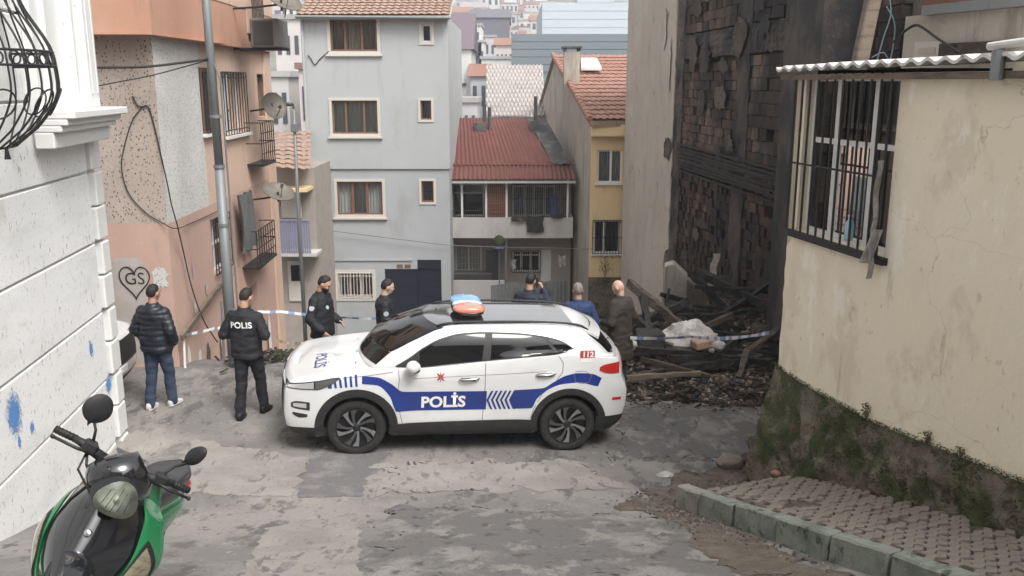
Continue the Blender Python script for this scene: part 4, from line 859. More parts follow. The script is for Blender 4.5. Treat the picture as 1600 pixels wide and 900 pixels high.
# broken plaster edge at the far corner
prev = None; K = 34; U0_ = CF.uz(1217, 560)[0]
for k in range(K + 1):
    z = lerp(.0, zE, k / K); low = z < zN
    e = (U0_ if low else U0_ + .12) + .05 * noise.noise(Vector((z * 2.3, 5, 0))) + .035 * noise.noise(Vector((z * 8, 1, 0)))
    if prev: m.quad(CF.P(prev[1], prev[0], 0), CF.P(uN + .12, prev[0], 0), CF.P(uN + .12, z, 0), CF.P(e, z, 0)); m.quad(CF.P(prev[1], prev[0], 0), CF.P(e, z, 0), CF.P(e, z, -.2), CF.P(prev[1], prev[0], -.2))
    prev = (z, e)
m.build('wall', MATS['cream_plaster'], ch, fix=False)
w = window(CF, ch, cw, 'white_pvc', (.30, .70), (.60,), .10, .055, None, None, ('curtain', ((.72, 1.0),)), 'glass_dark')
m = MB(); CF.box(m, cw[0] - .06, cw[1] + .06, cw[2] - .07, cw[2] - .002, .002, .07); m.build('sill', MATS['black_iron'], w)
gz = (cw[0] - .05, cw[1] + .02, cw[2] + .01, cw[3] + .02); grille(CF, ch, gz, 11, .09, .0125, (.0, .44), name='window_grille', each=True)
m = MB(); n_ = 40; CFj = lambda u, z, d: CF.P(u, z, d)
# corrugated fibre sheets of the eave, each sheet a piece
rz0 = 4.70
for k in range(5):
    a, b = .04 + k * 1.0, .04 + (k + 1) * 1.0 + .05
    m = MB(); lf = .004 * (k % 2)
    def fr(s, t, top): 
        u = lerp(a, b, s); return CF.P(u, rz0 + .012 * u + .019 * math.cos(u * 6.283 / .22) + lf + (.030 if top else 0) + t * .10, .17 - t * 2.4)
    m.grid(lambda s, t: fr(s, t, 0), 56, 4); m.grid(lambda s, t: fr(s, t, 1), 56, 4); m.grid(lambda s, t: fr(s, 0, t), 56, 2)
    m.build('eave_sheet', MATS['fibre_roof'], ch, smooth=True, fix=False)
m = MB(); CF.box(m, .06, 6, zE - .06, zE - .005, .002, .12); m.build('eave_batten', MATS['old_wood'], ch)
u, z = CF.uz(1588, 100); m = MB(); m.tube([CF.P(u, z + .1, .16), CF.P(u, z - .12, .16)], .05, 10); m.build('downpipe_stub', MATS['galv'], ch)
u, z = CF.uz(1585, 76); m = MB(); m.tube([CF.P(u - .12, z + .02, .12), CF.P(u + .4, z + .05, .12)], .032, 10, cap=False); m.build('ridge_pipe', MATS['fibre_roof'], ch)
# plastic sheet torn at the window, bottle on the sill
u0, z0 = CF.uz(1374, 250, .12); m = MB()
m.grid(lambda s, t: CF.P(u0 + .02 - .10 * (1 - t) * s + (.09 * s if t < .4 else .045 * s) + .02 * math.sin(t * 15), lerp(z0 - 1.12, z0, t), .13 + .03 * math.sin(s * 9 + t * 7)), 12, 30)
o = m.build('plastic_sheet', MATS['white_sheet'], None, smooth=True, fix=False); tag(o, 'torn pale plastic sheet hanging down the right side of the barred window', 'plastic sheet')
u0, z0 = CF.uz(1372, 395, .12); m = MB()
m.grid(lambda s, t: CF.P(u0 - .16 * (1 - t) + .12 * (s - .5) * (1.3 - .8 * t), lerp(z0 - .13, z0 + .22, t), .14 + .04 * math.sin(s * 6.28)), 12, 10); o = m.build('plastic_bag', MATS['white_sheet'], None, smooth=True, fix=False); tag(o, 'pale bag corner drooping below the window sill', 'bag')
u0, z0 = CF.uz(1326, 352, .03); bt = thing('water_bottle', 'pale blue bottle standing on the window sill behind the bars', 'bottle', CF.P(u0, cw[2] + .06, .02)); bp_ = CF.P(u0, cw[2] + .062, .02)
mat('bottle_blue', (.35, .55, .66), .3); m = MB(); m.lathe([(.001, 0), (.04, 0), (.045, .02), (.045, .17), (.02, .21), (.017, .24)], bp_, (0, 0, 1), 14); m.build('body', MATS['bottle_blue'], bt, smooth=True)
m = MB(); m.lathe([(.02, .24), (.02, .26), (.001, .26)], bp_, (0, 0, 1), 12); m.build('cap', MATS['white_pvc'], bt)
# mossy plinth
pl_tab = [CF.uz(px, py, .04) for px, py in ((1216, 577), (1252, 600), (1290, 622), (1350, 655), (1420, 684), (1500, 716), (1600, 757))]
pl_tab = [(pl_tab[0][0] - .4, pl_tab[0][1] + .18)] + pl_tab + [(pl_tab[-1][0] + 2, pl_tab[-1][1] + .55)]
U0 = CF.uz(1217, 560)[0]
def pz(u): return spl(pl_tab, u)
def ztop(y): return .36 + (8.9 - y) * .297
m = MB()
def pf(s, t):
    u = lerp(U0 - .05, 5.2, s); y = CF.P(u, 0).y; zb = min(ztop(y) + .1, pz(u) - .05) - .30 if y < 9.2 else -.4
    z = lerp(pz(u), zb, t); d = .015 + lerp(.26, .10, sm((u - .6) / 2.4)) * sm(t * 1.4)
    nn = noise.noise(Vector((u * 3, z * 4, 0))) * .09 + noise.noise(Vector((u * 8, z * 8, 3))) * .055 + noise.noise(Vector((u * 22, z * 22, 3))) * .012
    return CF.P(u, z + nn * .3 * (t > 0), max(.018 + .03 * sm(t * 5), d + nn * sm(t * 5)))
m.grid(pf, 150, 40)
m.grid(lambda s, t: Vector(pf(0, t)).lerp(CF.P(U0 + .05, Vector(pf(0, t)).z, -.9), s), 12, 40); m.build('plinth', MATS['moss_stone'], ch, smooth=True, fix=False)
random.seed(5); m = MB()
def leafpatch(m, c, n, s, rad, nrm):
    for k in range(n):
        q = c + Vector((random.gauss(0, rad), random.gauss(0, rad), random.gauss(0, rad))); d1 = (Vector((random.uniform(-1, 1), random.uniform(-1, 1), random.uniform(-.6, .9))) + nrm * .6).normalized() * s * random.uniform(.5, 1.4)
        d2 = d1.cross(Vector((random.uniform(-1, 1), random.uniform(-1, 1), random.uniform(-1, 1)))).normalized() * s * .4
        m.add([q - d1, q + d2, q + d1, q - d2], [(0, 1, 2, 3)], random.randint(0, 1))
for k in range(1500):
    s, t = random.betavariate(1.1, 2.0), random.random()
    if noise.noise(Vector((s * 9, t * 3, 8))) < -.05: continue
    leafpatch(m, Vector(pf(s, t * .85)), 8, .016, .024, CF.n)
for k in range(520):
    s = random.random(); leafpatch(m, Vector(pf(s, .0)) + Vector((0, 0, .012)), 5, .011, .016, CF.n)
o = m.build('ivy', [MATS['leaf_dark'], MATS['moss']], ch, fix=False); o['kind'] = 'stuff'
for k, (px, py, h) in enumerate(((1352, 655, .16), (1448, 680, .13), (1500, 705, .10))):
    u, z = CF.uz(px, py, .04); z = pz(u); p = CF.P(u, z, .03)
    weed(p, None, None, h, ('tall thin weed rooted on the moss line of the cream wall', 'bushy weed on the moss line right of the tall thin one', 'lowest little weed near the right end of the moss line')[k], 5, .07, 'moss', k)

# upper building behind the eave
UBD = Facade((5.2, 12.6), (.35, -1), (0, 8)); ubh = thing('concrete_house', 'weathered concrete upper storey with rusty fascia behind the cream house', 'house', (7, 11, 1))
r = [UBD.uz(px, py) for px, py in ((1405, 60), (1640, 60))]
m = MB(); UBD.box(m, UBD.uz(1412, 60)[0], 9, 0, UBD.uz(1500, 18)[1], -3, 0); m.build('wall', MATS['concrete_wall'], ubh)
zf = UBD.uz(1500, 20)[1]; m = MB(); UBD.box(m, UBD.uz(1452, 10)[0], 9, zf, zf + .12, -.5, .12); m.build('gutter', MATS['galv'], ubh)
m = MB(); UBD.box(m, UBD.uz(1452, 10)[0], 9, zf + .121, zf + .8, -.5, .10); m.build('fascia', MATS['rust'], ubh)
q = UBD.rect(1433, 65, 1474, 95); m = MB(); UBD.box(m, *q, .003, .05); m.build('hatch', MATS['cream_trim'], ubh)
m = MB(); UBD.box(m, q[0] + .08, q[1] - .08, q[2] + .08, q[3] - .08, .051, .06); m.build('hatch_panel', MATS['concrete_wall'], ubh)
q = UBD.rect(1476, 66, 1570, 95); m = MB(); UBD.box(m, *q, .003, .10); m.build('shelf_board', MATS['burnt_wood'], ubh)
uc = lambda px, py, d=.1: UBD.P(*UBD.uz(px, py, d), d)
cable('service_cable', 'dark cable arching over the eave of the cream house', [uc(1396, 66, .3), uc(1412, 50, .3), uc(1428, 40, .3), uc(1440, 42, .3), uc(1465, 60, .3), uc(1498, 82, .35)], .018)
p0, p1 = at(1342, 104, 11.6), at(1376, -60, 11.9)
m = MB(); m.bar(p0 - (p1 - p0) * .5, p1, .17, .17, (0, 1, 0)); o = m.build('timber_post', MATS['old_wood'], None, bevel=.02); tag(o, 'leaning square timber post above the barred window', 'post')
for k, (pts, lb) in enumerate((([(1370, 96), (1380, 60), (1392, 20), (1386, -20)], 'pale blue wire tangled up the dark wall beside the timber post'), ([(1362, 90), (1380, 82), (1391, 92), (1398, 40), (1385, 10)], 'pale blue wire loop low beside the timber post'))):
    mat('wire_blue%d' % k, (.16, .22, .25), .6); cable('loose_wire', lb, [at(a, b, 12.4) for a, b in pts], .009, 'wire_blue%d' % k, cat='wire')
m = MB(); m.box((4.4, 13.2, -1), (9, 15, 9)); 
# blackened side wing that closes the gap right of the brick wall
o = m.build('soot_wing', MATS['soot'], None); tag(o, 'blackened wing of the burnt block above the cream house roof', 'building')

# ---------------------------------------------------------------- pavement, kerb
KA, KB = Vector((1.75, 8.9, 0)), Vector((2.92, 5.2, 0)); kd = (KB - KA).normalized(); kn = Vector((-kd.y, kd.x, 0))
if kn.x < 0: kn = -kn
def Kp(a, b, z): p = KA + kd * a + kn * b; return Vector((p.x, p.y, z))
sw = MB()
def swf(s, t):
    a = lerp(-.25, 9.5, s); wv_ = 3.0
    p = KA + kd * a + kn * lerp(.10, wv_, t); return (p.x, p.y, ztop(p.y) + .085 * max(0, lerp(.10, wv_, t) - .15) - .052 + (-.25 * sm(-a / .25) if a < 0 else 0))
sw.grid(swf, 60, 14); side = tag(sw.build('sidewalk', MATS['earth'], None, smooth=True, fix=False), kind='structure')
kb = MB(); kb.grid(lambda s, t: (lambda p: (p.x, p.y, ztop(p.y) - .2 - .25 * t))(KA + kd * lerp(0, 9.5, s) + kn * .06), 30, 2)
kerb = tag(kb.build('kerb', MATS['earth'], None, fix=False), kind='structure')
a = 0; k = 0; random.seed(3)
while a < 8.0:
    L_ = (.50, .62, .68, .72, .66, .70)[k % 6]; j = [random.uniform(-.012, .012) for _ in range(4)]; g = .014
    m = MB(); pts = []
    for (aa, jj) in ((a + g, 0), (a + L_ - g, 1)):
        zz = ztop(Kp(aa, 0, 0).y) + j[jj] * .6
        for (bb, dz) in ((-.005 + j[2], -.42), (.15, -.42), (.15, 0), (.012 + j[2], 0)): pts.append(Kp(aa, bb, zz + dz + (.0 if dz else 0)))
    m.add(pts, [(0, 1, 2, 3), (7, 6, 5, 4), (0, 4, 5, 1), (1, 5, 6, 2), (2, 6, 7, 3), (3, 7, 4, 0)])
    me_o = m.build('kerb_stone', MATS['kerb_grey' if k == 0 else 'kerb_green'], kerb, bevel=.016)
    bm = bmesh.new(); bm.from_mesh(me_o.data); bmesh.ops.subdivide_edges(bm, edges=bm.edges, cuts=3, use_grid_fill=True)
    for v in bm.verts: v.co += Vector((1, 1, 1)) * .009 * noise.noise(v.co * 9) + Vector((.5, .5, 1)) * .012 * noise.noise(v.co * 3.1)
    bm.to_mesh(me_o.data); bm.free(); a += L_; k += 1
# zigzag pavers
PW, PL = .215, .108; paver_me = []
for v in range(3):
    m = MB(); zz = lambda b: .016 * (1 - abs(((b / .1075) % 2) - 1) * 2) ; g = .009
    bs = [-PW / 2 + g, -PW / 4, 0, PW / 4, PW / 2 - g]; lo = [(b, -PL / 2 + g + .02 * (1 if i % 2 else -1) * 1.1) for i, b in enumerate(bs)]; hi = [(b, PL / 2 - g + .02 * (1 if i % 2 else -1) * 1.1) for i, b in enumerate(bs)]
    ring = lo + hi[::-1]; n = len(ring)
    sh = lambda r_, k_: [(x * k_, y * (k_ - .04 if k_ < 1 else 1)) for x, y in r_]
    vs = [(x, y, -.06) for x, y in ring] + [(x, y, -.007) for x, y in ring] + [(x, y, random.uniform(-.002, .002)) for x, y in sh(ring, .95)]
    fs = [(i, (i + 1) % n, n + (i + 1) % n, n + i) for i in range(n)] + [(n + i, n + (i + 1) % n, 2*n + (i + 1) % n, 2*n + i) for i in range(n)] + [tuple(2*n + i for i in range(n))]
    m.add(vs, fs); me = m.mesh('paver'); me.materials.append(MATS['paver']); paver_me.append(me)
slope = math.atan(.297 * .955); base = Matrix((( kn.x, kd.x, 0), (kn.y, kd.y, 0), (0, 0, 1))).to_4x4()
cnt = 0; a = .30; row = 0
while a < 5.2 and cnt < 300:
    b = .16 + PW / 2 + (PW / 2 if row % 2 else 0)
    while True:
        p = KA + kd * a + kn * b
        d_ = (p - CF.p).dot(CF.n)
        if d_ < .12 or cnt >= 300: break
        if random.random() > .03 and noise.noise(Vector((p.x * 1.6, p.y * 1.6, 3))) > -.42:
            o = bpy.data.objects.new('paver', paver_me[random.randint(0, 2)]); COL.objects.link(o); o.parent = side
            tilt = Matrix.Rotation(slope * 1 + random.gauss(0, .035), 4, 'X') @ Matrix.Rotation(-.085 + random.gauss(0, .04), 4, 'Y') @ Matrix.Rotation(random.gauss(0, .02), 4, 'Z')
            o.matrix_local = Matrix.Translation((p.x, p.y, ztop(p.y) + .085 * (b - .15) - .012 + random.gauss(0, .006) + .012 * noise.noise(Vector((p.x * 2, p.y * 2, 0))))) @ base @ tilt; cnt += 1
        b += PW
    a += PL; row += 1
# loose earth, stones and litter at the kerb end
mb = MB(); random.seed(11)
for k in range(900):
    a = random.betavariate(1.2, 2.2) * 3.6 - .7; b = random.gauss(-.12, .16) if a > 0 else random.uniform(-.5, 1.1)
    p = KA + kd * a + kn * b; z = max(G(p.x, p.y), 0 if b < .02 or a < -.1 else ztop(p.y) - .03); s = random.uniform(.006, .022)
    c = Vector((p.x, p.y, z + s * .4)); M3 = Matrix.Rotation(random.uniform(0, 6), 3, (random.random(), random.random(), random.random() + .01))
    vs = [c + M3 @ Vector((x * s * random.uniform(.6, 1.3), y * s, w_ * s * .7)) for x, y, w_ in ((1, 0, 0), (-1, 0, 0), (0, 1, 0), (0, -1, 0), (0, 0, 1), (0, 0, -1))]
    mb.add(vs, [(0, 2, 4), (2, 1, 4), (1, 3, 4), (3, 0, 4), (2, 0, 5), (1, 2, 5), (3, 1, 5), (0, 3, 5)], random.choice((0, 0, 1, 1, 2)))
tag(mb.build('loose_grit', [MATS['earth'], MATS['rubble'], MATS['dusty_slab']], None, fix=False), 'loose earth and grit spilled along the foot of the kerb', 'grit', kind='stuff')
def stone(px, py, r, label, m_='dusty_slab', flat=.7, seed=1, cat='stone', lift=None):
    p = ground_at(px, py) if lift is None else at(px, py, lift); m = MB(); rnd = random.Random(seed); sd_ = Vector((seed, seed * 2.3, 0))
    m.sphere((p.x, p.y, p.z + r * flat * .6), (r, r * .8, r * flat), 16, 10, fn=lambda d: 1 + .28 * noise.noise(d * 1.6 + sd_) + .1 * noise.noise(d * 4 + sd_))
    o = m.build('stone', MATS[m_], None); return tag(smooth_angle(o, 40), label, cat)
stone(1140, 730, .16, 'big pale stone lying at the corner of the mossy plinth', seed=2); stone(1168, 722, .11, 'smaller brown stone beside the big pale one at the plinth corner', 'rubble', seed=4)
stone(1040, 743, .11, 'flat pale slab of mortar on the road near the kerb end', 'white_sheet', .18, 5)
stone(1212, 742, .055, 'orange brick fragment lying by the plinth foot', 'tile_red', .6, 6, 'brick fragment', at(1212, 742, 9.35).y)
stone(1240, 778, .06, 'pinkish brick lump on the zigzag paving', 'tile_red', .7, 8, 'brick fragment', 8.55)
# ---------------------------------------------------------------- buildings beyond the street
def block_mats():
    for i, c in enumerate([(.62, .61, .60), (.55, .53, .52), (.60, .56, .54), (.50, .50, .52), (.58, .52, .50), (.45, .43, .45)]):
        mat('far_wall%d' % i, c, .9, [('n', (.3, .3, .3), .4, .7, tuple(k * .85 for k in c), .7)])
    for i, c in enumerate([(.30, .16, .12), (.24, .15, .13), (.35, .33, .33), (.42, .41, .41)]):
        mat('far_roof%d' % i, c, .9, [('n', (.4, .4, .4), .4, .7, tuple(k * .8 for k in c), .7)])
    mat('far_window', (.07, .08, .1), .2); mat('far_mauve', (.145, .115, .135), .8); mat('far_slate', (.14, .135, .165), .8)
    mat('hall_blue', (.17, .20, .22), .6, [('n', (.1, .1, .5), .4, .7, (.15, .175, .195), .7)]); mat('hall_pale', (.47, .52, .56), .5); mat('tile_white', (.44, .405, .39), .8, [('n', (1, 1, 1), .4, .7, (.36, .325, .31), .7)])
block_mats()
PANE = MB().box((-.5, -.02, -.5), (.5, .02, .5)).mesh('window'); PANE.materials.append(MATS['far_window'])
def block(px0, px1, pyt, y, wall, label, roof='far_roof2', depth=10, pyb=None, rows=3, cols=3, gable=0, group=None, name='apartment_building', wz=(.45, .55), cat='building'):
    a, b = at(px0, pyt, y), at(px1, pyt, y); zt = (a.z + b.z) / 2; cx = (a.x + b.x) / 2
    zg = G(cx, y) - 2 if pyb is None else at(px0, pyb, y).z
    zg = min(zg, zt - 3)
    t = thing(name, label, cat, (cx, y, zg), group=group)
    m = MB(); m.box((a.x, y, zg), (b.x, y + depth, zt)); m.build('wall', MATS[wall], t)
    m = MB(); ov = .25
    if gable: 
        rz = zt + gable; v = [(a.x - ov, y - ov, zt - .05), (b.x + ov, y - ov, zt - .05), (b.x + ov, y + depth + ov, zt - .05), (a.x - ov, y + depth + ov, zt - .05), (a.x - ov, y + depth / 2, rz), (b.x + ov, y + depth / 2, rz)]
        m.add(v, [(0, 1, 5, 4), (2, 3, 4, 5), (0, 4, 3), (1, 2, 5), (3, 2, 1, 0)])
    else: m.box((a.x - .15, y - .15, zt + .002), (b.x + .15, y + depth, zt + .3))
    m.build('roof', MATS[roof], t)
    W_ = b.x - a.x; vis_h = min(zt - zg, rows * 3.0 + .6)
    for r_ in range(rows):
        for c_ in range(cols):
            o = bpy.data.objects.new('window', PANE); COL.objects.link(o); o.parent = t
            o.location = Vector((a.x + W_ * (c_ + .5) / cols, y - .03, zt - 1.6 - r_ * 2.9)) - OFF[t.name]; o.scale = (W_ / cols * wz[0], 1, 2.9 * wz[1])
    return t
# near rooftops and halls
wr_ = thing('white_roofed_house', 'house with pale diamond tiled roof behind the red tin roof', 'house', at(805, 178, 40))
m = MB(); A, B, C_, D_ = at(760, 186, 40), at(852, 186, 40), at(848, 106, 47), at(760, 106, 47)
rows_, cols_ = 12, 15
def diam(s, t):
    p = A.lerp(B, s).lerp(D_.lerp(C_, s), t); return p + Vector((0, -.3, .7)).normalized() * (.11 * abs(math.sin(s * cols_ * math.pi + (math.floor(t * rows_) % 2) * math.pi / 2)) + .10 * (1 - (t * rows_) % 1))
m.grid(diam, 151, 97); m.build('roof_tiles', MATS['tile_white'], wr_, fix=False)['kind'] = 'stuff'
m = MB(); m.box((A.x + .2, 40.2, A.z - 5), (B.x - .2, 46, A.z)); m.build('wall', MATS['far_wall0'], wr_)
def hall(px0, px1, py0, py1, y, mat_, label, ribs, depth=20):
    a, b = at(px0, py1, y), at(px1, py0, y); t = thing('metal_hall', label, 'hall', (a.x, y, a.z))
    m = MB(); m.box((a.x, y + .05, a.z - 12), (b.x, y + depth, b.z)); m.build('wall', MATS[mat_], t)
    for k in range(ribs):
        z0 = lerp(a.z, b.z, k / ribs); z1 = lerp(a.z, b.z, (k + 1) / ribs) - .04; m = MB(); m.box((a.x, y, z0), (b.x, y + .05, z1)); m.build('cladding_panel', MATS[mat_], t)
    return t
hall(799, 990, 53, 112, 62, 'hall_blue', 'long slate blue clad hall behind the tiled roofs', 5)
h2 = hall(847, 990, 4, 56, 84, 'hall_pale', 'pale glassy hall rising above the slate blue one', 4)
p0, p1 = at(902, 4, 83.9), at(960, 0, 83.9); m = MB(); m.box((p0.x, 84, p0.z), (p1.x, 90, p0.z + 1.5)); m.build('roof_box', MATS['hall_pale'], h2)
block(733, 796, 27, 150, 'far_slate', 'slate grey windowless gable block on the hillside', 'far_slate', 20, rows=0, gable=2)
block(696, 736, 76, 78, 'far_wall0', 'white block with mauve roof just right of the grey house', 'far_mauve', 10, rows=2, cols=1, gable=3.2, wz=(.1, .2))
block(692, 722, 130, 66, 'far_wall0', 'low white house at the right shoulder of the grey house', 'far_roof3', 6, rows=1, cols=2, wz=(.2, .3))
block(735, 762, 118, 74, 'far_wall3', 'grey house behind the tin roof chimneys', 'far_roof0', 8, rows=3, cols=2, gable=1)
block(712, 745, 160, 58, 'far_wall5', 'dim mauve house just above the tin roof', 'far_roof2', 6, rows=1, cols=3)
block(752, 800, 92, 100, 'far_wall0', 'white house left of the slate blue hall', 'far_roof3', 9, rows=1, cols=7, wz=(.45, .35))
block(738, 752, 40, 118, 'far_wall0', 'slim white block with window column on the hillside', 'far_roof2', 9, rows=4, cols=1)
block(733, 757, 66, 118, 'far_wall0', 'white house below the slate gable, left end', 'far_roof3', 8, rows=2, cols=3, wz=(.4, .35))
block(757, 774, 58, 126, 'far_wall3', 'narrow grey block below the slate gable', 'far_roof2', 8, rows=3, cols=2, wz=(.4, .4))
block(774, 801, 70, 112, 'far_wall4', 'low pinkish house touching the slate blue hall', 'far_roof0', 8, rows=2, cols=4, gable=1.0, wz=(.4, .35))
block(776, 798, 24, 170, 'far_wall4', 'pinkish block with white balconies left of the hall', 'far_roof1', 9, rows=4, cols=2)
# left gap between the orange building and the grey house
block(428, 482, 30, 60, 'far_wall2', 'pale apartment block seen between the orange building and grey house', 'far_roof2', 10, rows=5, cols=4, wz=(.45, .4))
block(438, 470, -4, 90, 'far_wall0', 'white far block above the pale apartment block in the left gap', 'far_roof0', 9, rows=3, cols=3)
block(420, 450, 120, 48, 'far_wall1', 'cream block low in the left gap behind the dishes', 'far_roof3', 8, rows=3, cols=2)
block(466, 484, 108, 44, 'far_wall4', 'pinkish narrow block touching the grey house edge', 'far_roof1', 8, rows=2, cols=1)
# hillside of small houses
random.seed(41); spots = []
for zone, n_, (xa, xb), (ya, yb_), lab, grp in (('r', 270, (694, 850), (-12, 150), 'small hazy house among many on the far hillside right of the grey house', 'far hillside houses right of the grey house'),
                                             ('l', 34, (418, 484), (-8, 100), 'small hazy house on the hillside seen left of the grey house', 'far hillside houses left of the grey house')):
    for k in range(n_):
        y = random.uniform(250, 600); px = random.uniform(xa, xb); p = at(px, 100, y); zg = G(p.x, y)
        h = random.choice((5, 6, 8, 9, 11)); w_ = random.uniform(4, 8.5); dpx = w_ / y * FPX
        d = Vector((p.x, y, zg + h)) - EYE; dep = d.y * math.cos(PITCH) - d.z * math.sin(PITCH); pyt = 450 - FPX * (d.y * math.sin(PITCH) + d.z * math.cos(PITCH)) / dep
        if pyt > 150 or pyt < -60: continue
        rws = 2 if h < 9 else 3
        block(px - dpx / 2, px + dpx / 2, pyt, y, 'far_wall%d' % random.randint(0, 5), lab, 'far_roof%d' % random.randint(0, 3), random.uniform(6, 10), rows=rws, cols=random.randint(2, 4), gable=random.choice((0, 0, 1.4, 1.8)), group=grp, name='hillside_house', cat='house')
# old house in the left gap: tiled roof, balcony, rear wall
oh = thing('old_house', 'shabby old house with sagging tiles and blue balcony in the left gap', 'house', at(460, 520, 27.5))
a0, a1 = at(426, 264, 26.5), at(486, 268, 26.5); b0, b1 = at(428, 208, 30), at(486, 206, 30)
m = MB(); tile_roof(m, a0, a1, b1, b0, 9, .3, .05, .04); m.build('roof_tiles', MATS['tile_old'], oh, fix=False)['kind'] = 'stuff'
y0 = 27.5; q = lambda px, py, d=0: at(px, py, y0 - d)
m = MB(); m.box((q(420, 300).x, y0, -6), (q(492, 300).x, y0 + 4, q(450, 262).z)); m.build('wall', MATS['room_wall'], oh)
m = MB(); p0, p1 = q(438, 396, .8), q(482, 346, .8); m.box((p0.x - .3, y0 - .8, p0.z - .1), (p1.x + .2, y0 - .01, p0.z)); m.build('balcony_slab', MATS['balcony_white'], oh)
for k in range(14):
    x = lerp(p0.x, p1.x, k / 13); m = MB(); m.box((x - .024, y0 - .80, p0.z), (x + .024, y0 - .77, p1.z)); m.build('baluster', MATS['blue_rail'], oh)
m = MB(); m.box((p0.x, y0 - .82, p1.z + .001), (p1.x, y0 - .75, p1.z + .05)); m.build('rail', MATS['blue_rail'], oh)
p0, p1 = q(441, 340), q(470, 300); m = MB(); m.box((p0.x, y0 - .04, p0.z), (p1.x, y0 - .001, p1.z)); m.build('shutter', MATS['cream_trim'], oh)
p0, p1 = q(453, 470), q(474, 408); m = MB(); m.box((p0.x, y0 - .05, p0.z), (p1.x, y0 - .001, p1.z)); d_ = m.build('door', MATS['cream_trim'], oh)
m = MB(); m.box((p0.x + .1, y0 - .07, p1.z - .62), (p1.x - .1, y0 - .051, p1.z - .12)); m.build('door_pane', MATS['glass_dark'], d_)
p0, p1 = q(440, 300), q(486, 290, .3); m = MB(); m.box((p0.x, y0 - .9, p0.z + .1), (p1.x, y0 - .02, p0.z + .2)); m.build('awning', MATS['yellow_paint'], oh)
lm = thing('street_lamp', 'slim grey street lamp post between the orange building and grey house', 'street lamp', at(478, 525, 24))
m = MB(); m.tube([at(478, 540, 24), at(466, 330, 24), at(459, 170, 24)], [.06, .05, .035], 8); m.build('post', MATS['galv'], lm, smooth=True, fix=False)
m = MB(); m.tube([at(459, 170, 24), at(458, 164, 24), at(454, 160, 23.9), at(450, 162, 23.8)], .03, 7); m.build('arm', MATS['galv'], lm, smooth=True, fix=False)
m = MB(); c = at(451, 163, 23.8); m.sphere(c, (.13, .09, .05), 12, 8); m.build('lamp_head', MATS['ac_dark'], lm, smooth=True)
m = MB(); c = at(461, 198, 24); m.box((c.x - .1, c.y - .08, c.z - .14), (c.x + .06, c.y + .08, c.z + .08)); m.build('junction_box', MATS['galv'], lm, bevel=.01)

# ---------------------------------------------------------------- burnt rubble on the lot
random.seed(77)
def heap(x, y):
    if y < 12.5: return -9
    e = sm((y - 12.55) / 1.0) * .26 + sm((y - 13.6) / 2.6) * .30
    wallx = 6.48 - .1 * y
    e += .75 * sm((x - (wallx - 2.2)) / 2.0) * sm((y - 14) / 2.5)
    e *= sm((x - 1.35 + .25 * math.sin(y * 2)) / .9)
    e += (.16 * noise.noise(Vector((x * 1.6, y * 1.6, 5))) + .09 * noise.noise(Vector((x * 5, y * 5, 2))) + .05 * noise.noise(Vector((x * 13, y * 13, 2)))) * min(1, e * 3)
    return G(x, y) - .06 + max(0, e)
m = MB(); hx = axis([(1.0, 5.6, .06)]); hy = axis([(12.5, 22, .07)])
m.v = [(x, y, heap(x, y)) for y in hy for x in hx]; n = len(hx)
m.f = [(j*n+i, j*n+i+1, (j+1)*n+i+1, (j+1)*n+i) for j in range(len(hy)-1) for i in range(n-1)]; m.m = [0] * len(m.f)
tag(m.build('rubble_mound', MATS['rubble'], None, smooth=True, fix=False), 'mound of ash, splinters and burnt rubble on the collapsed lot', 'rubble', kind='stuff')
m = MB(); cm = ['rubble', 'burnt_wood', 'char', 'dusty_slab', 'tile_old', 'white_sheet', 'brick1']
for k in range(5200):
    x, y = random.uniform(1.3, 5.0), 12.5 + 5.5 * random.random() ** 1.5
    z = heap(x, y)
    if z < -2: continue
    l = random.uniform(.03, .22) * random.choice((.4, .6, 1, 1.4)); w_ = random.uniform(.008, .03); a = random.uniform(0, 3.14)
    d = Vector((math.cos(a), math.sin(a) * .6, random.gauss(0, .25))).normalized(); c = Vector((x, y, z + .015 + random.random() * .03))
    t_ = random.choices(range(7), (3, 6, 4, 2.2, 1.2, .55, 1.5))[0]
    if t_ in (0, 3, 4, 5, 6): l *= .45; w_ *= 1.6
    m.bar(c - d * l / 2, c + d * l / 2, w_ * 1.6, w_, mi=t_)
tag(m.build('rubble_pieces', [MATS[c] for c in cm], None, fix=False), 'scattered splinters, tile bits and plaster crumbs over the burnt heap', 'debris', kind='stuff')
def timber(p, q, w, h, label, mt='char', group=None):
    m = MB(); p, q = Vector(p), Vector(q); n_ = 9
    for k in range(n_):
        pass
    m.bar(p, q, w, h, (0, 0, 1) if abs((q - p).normalized().z) < .9 else (0, 1, 0)); o = m.build('charred_timber', MATS[mt], None)
    bm = bmesh.new(); bm.from_mesh(o.data); bmesh.ops.subdivide_edges(bm, edges=[e for e in bm.edges if e.calc_length() > max(w, h) * 2], cuts=9, use_grid_fill=True)
    for v in bm.verts: v.co += Vector((noise.noise(v.co * 6), noise.noise(v.co * 6 + Vector((9, 0, 0))), noise.noise(v.co * 6 + Vector((0, 9, 0))))) * min(w, h) * .38
    bm.to_mesh(o.data); bm.free(); return tag(o, label, 'timber', group)
H = lambda x, y, dz=0: Vector((x, y, heap(x, y) + dz))
timber(at(982, 441, 15.5), at(1078, 521, 14.6), .10, .13, 'long burnt beam slanting down to the white sheet from upper left', 'burnt_wood')
timber(at(1004, 462, 15.0), at(1018, 545, 14.4), .11, .11, 'black stump of post below the long slanting beam')
timber(at(988, 490, 14.8), at(1040, 545, 14.2), .07, .09, 'thin charred beam low left of the white sheet')
timber(at(990, 545, 13.6), at(1200, 566, 13.5), .10, .11, 'long black beam lying level across the debris front')
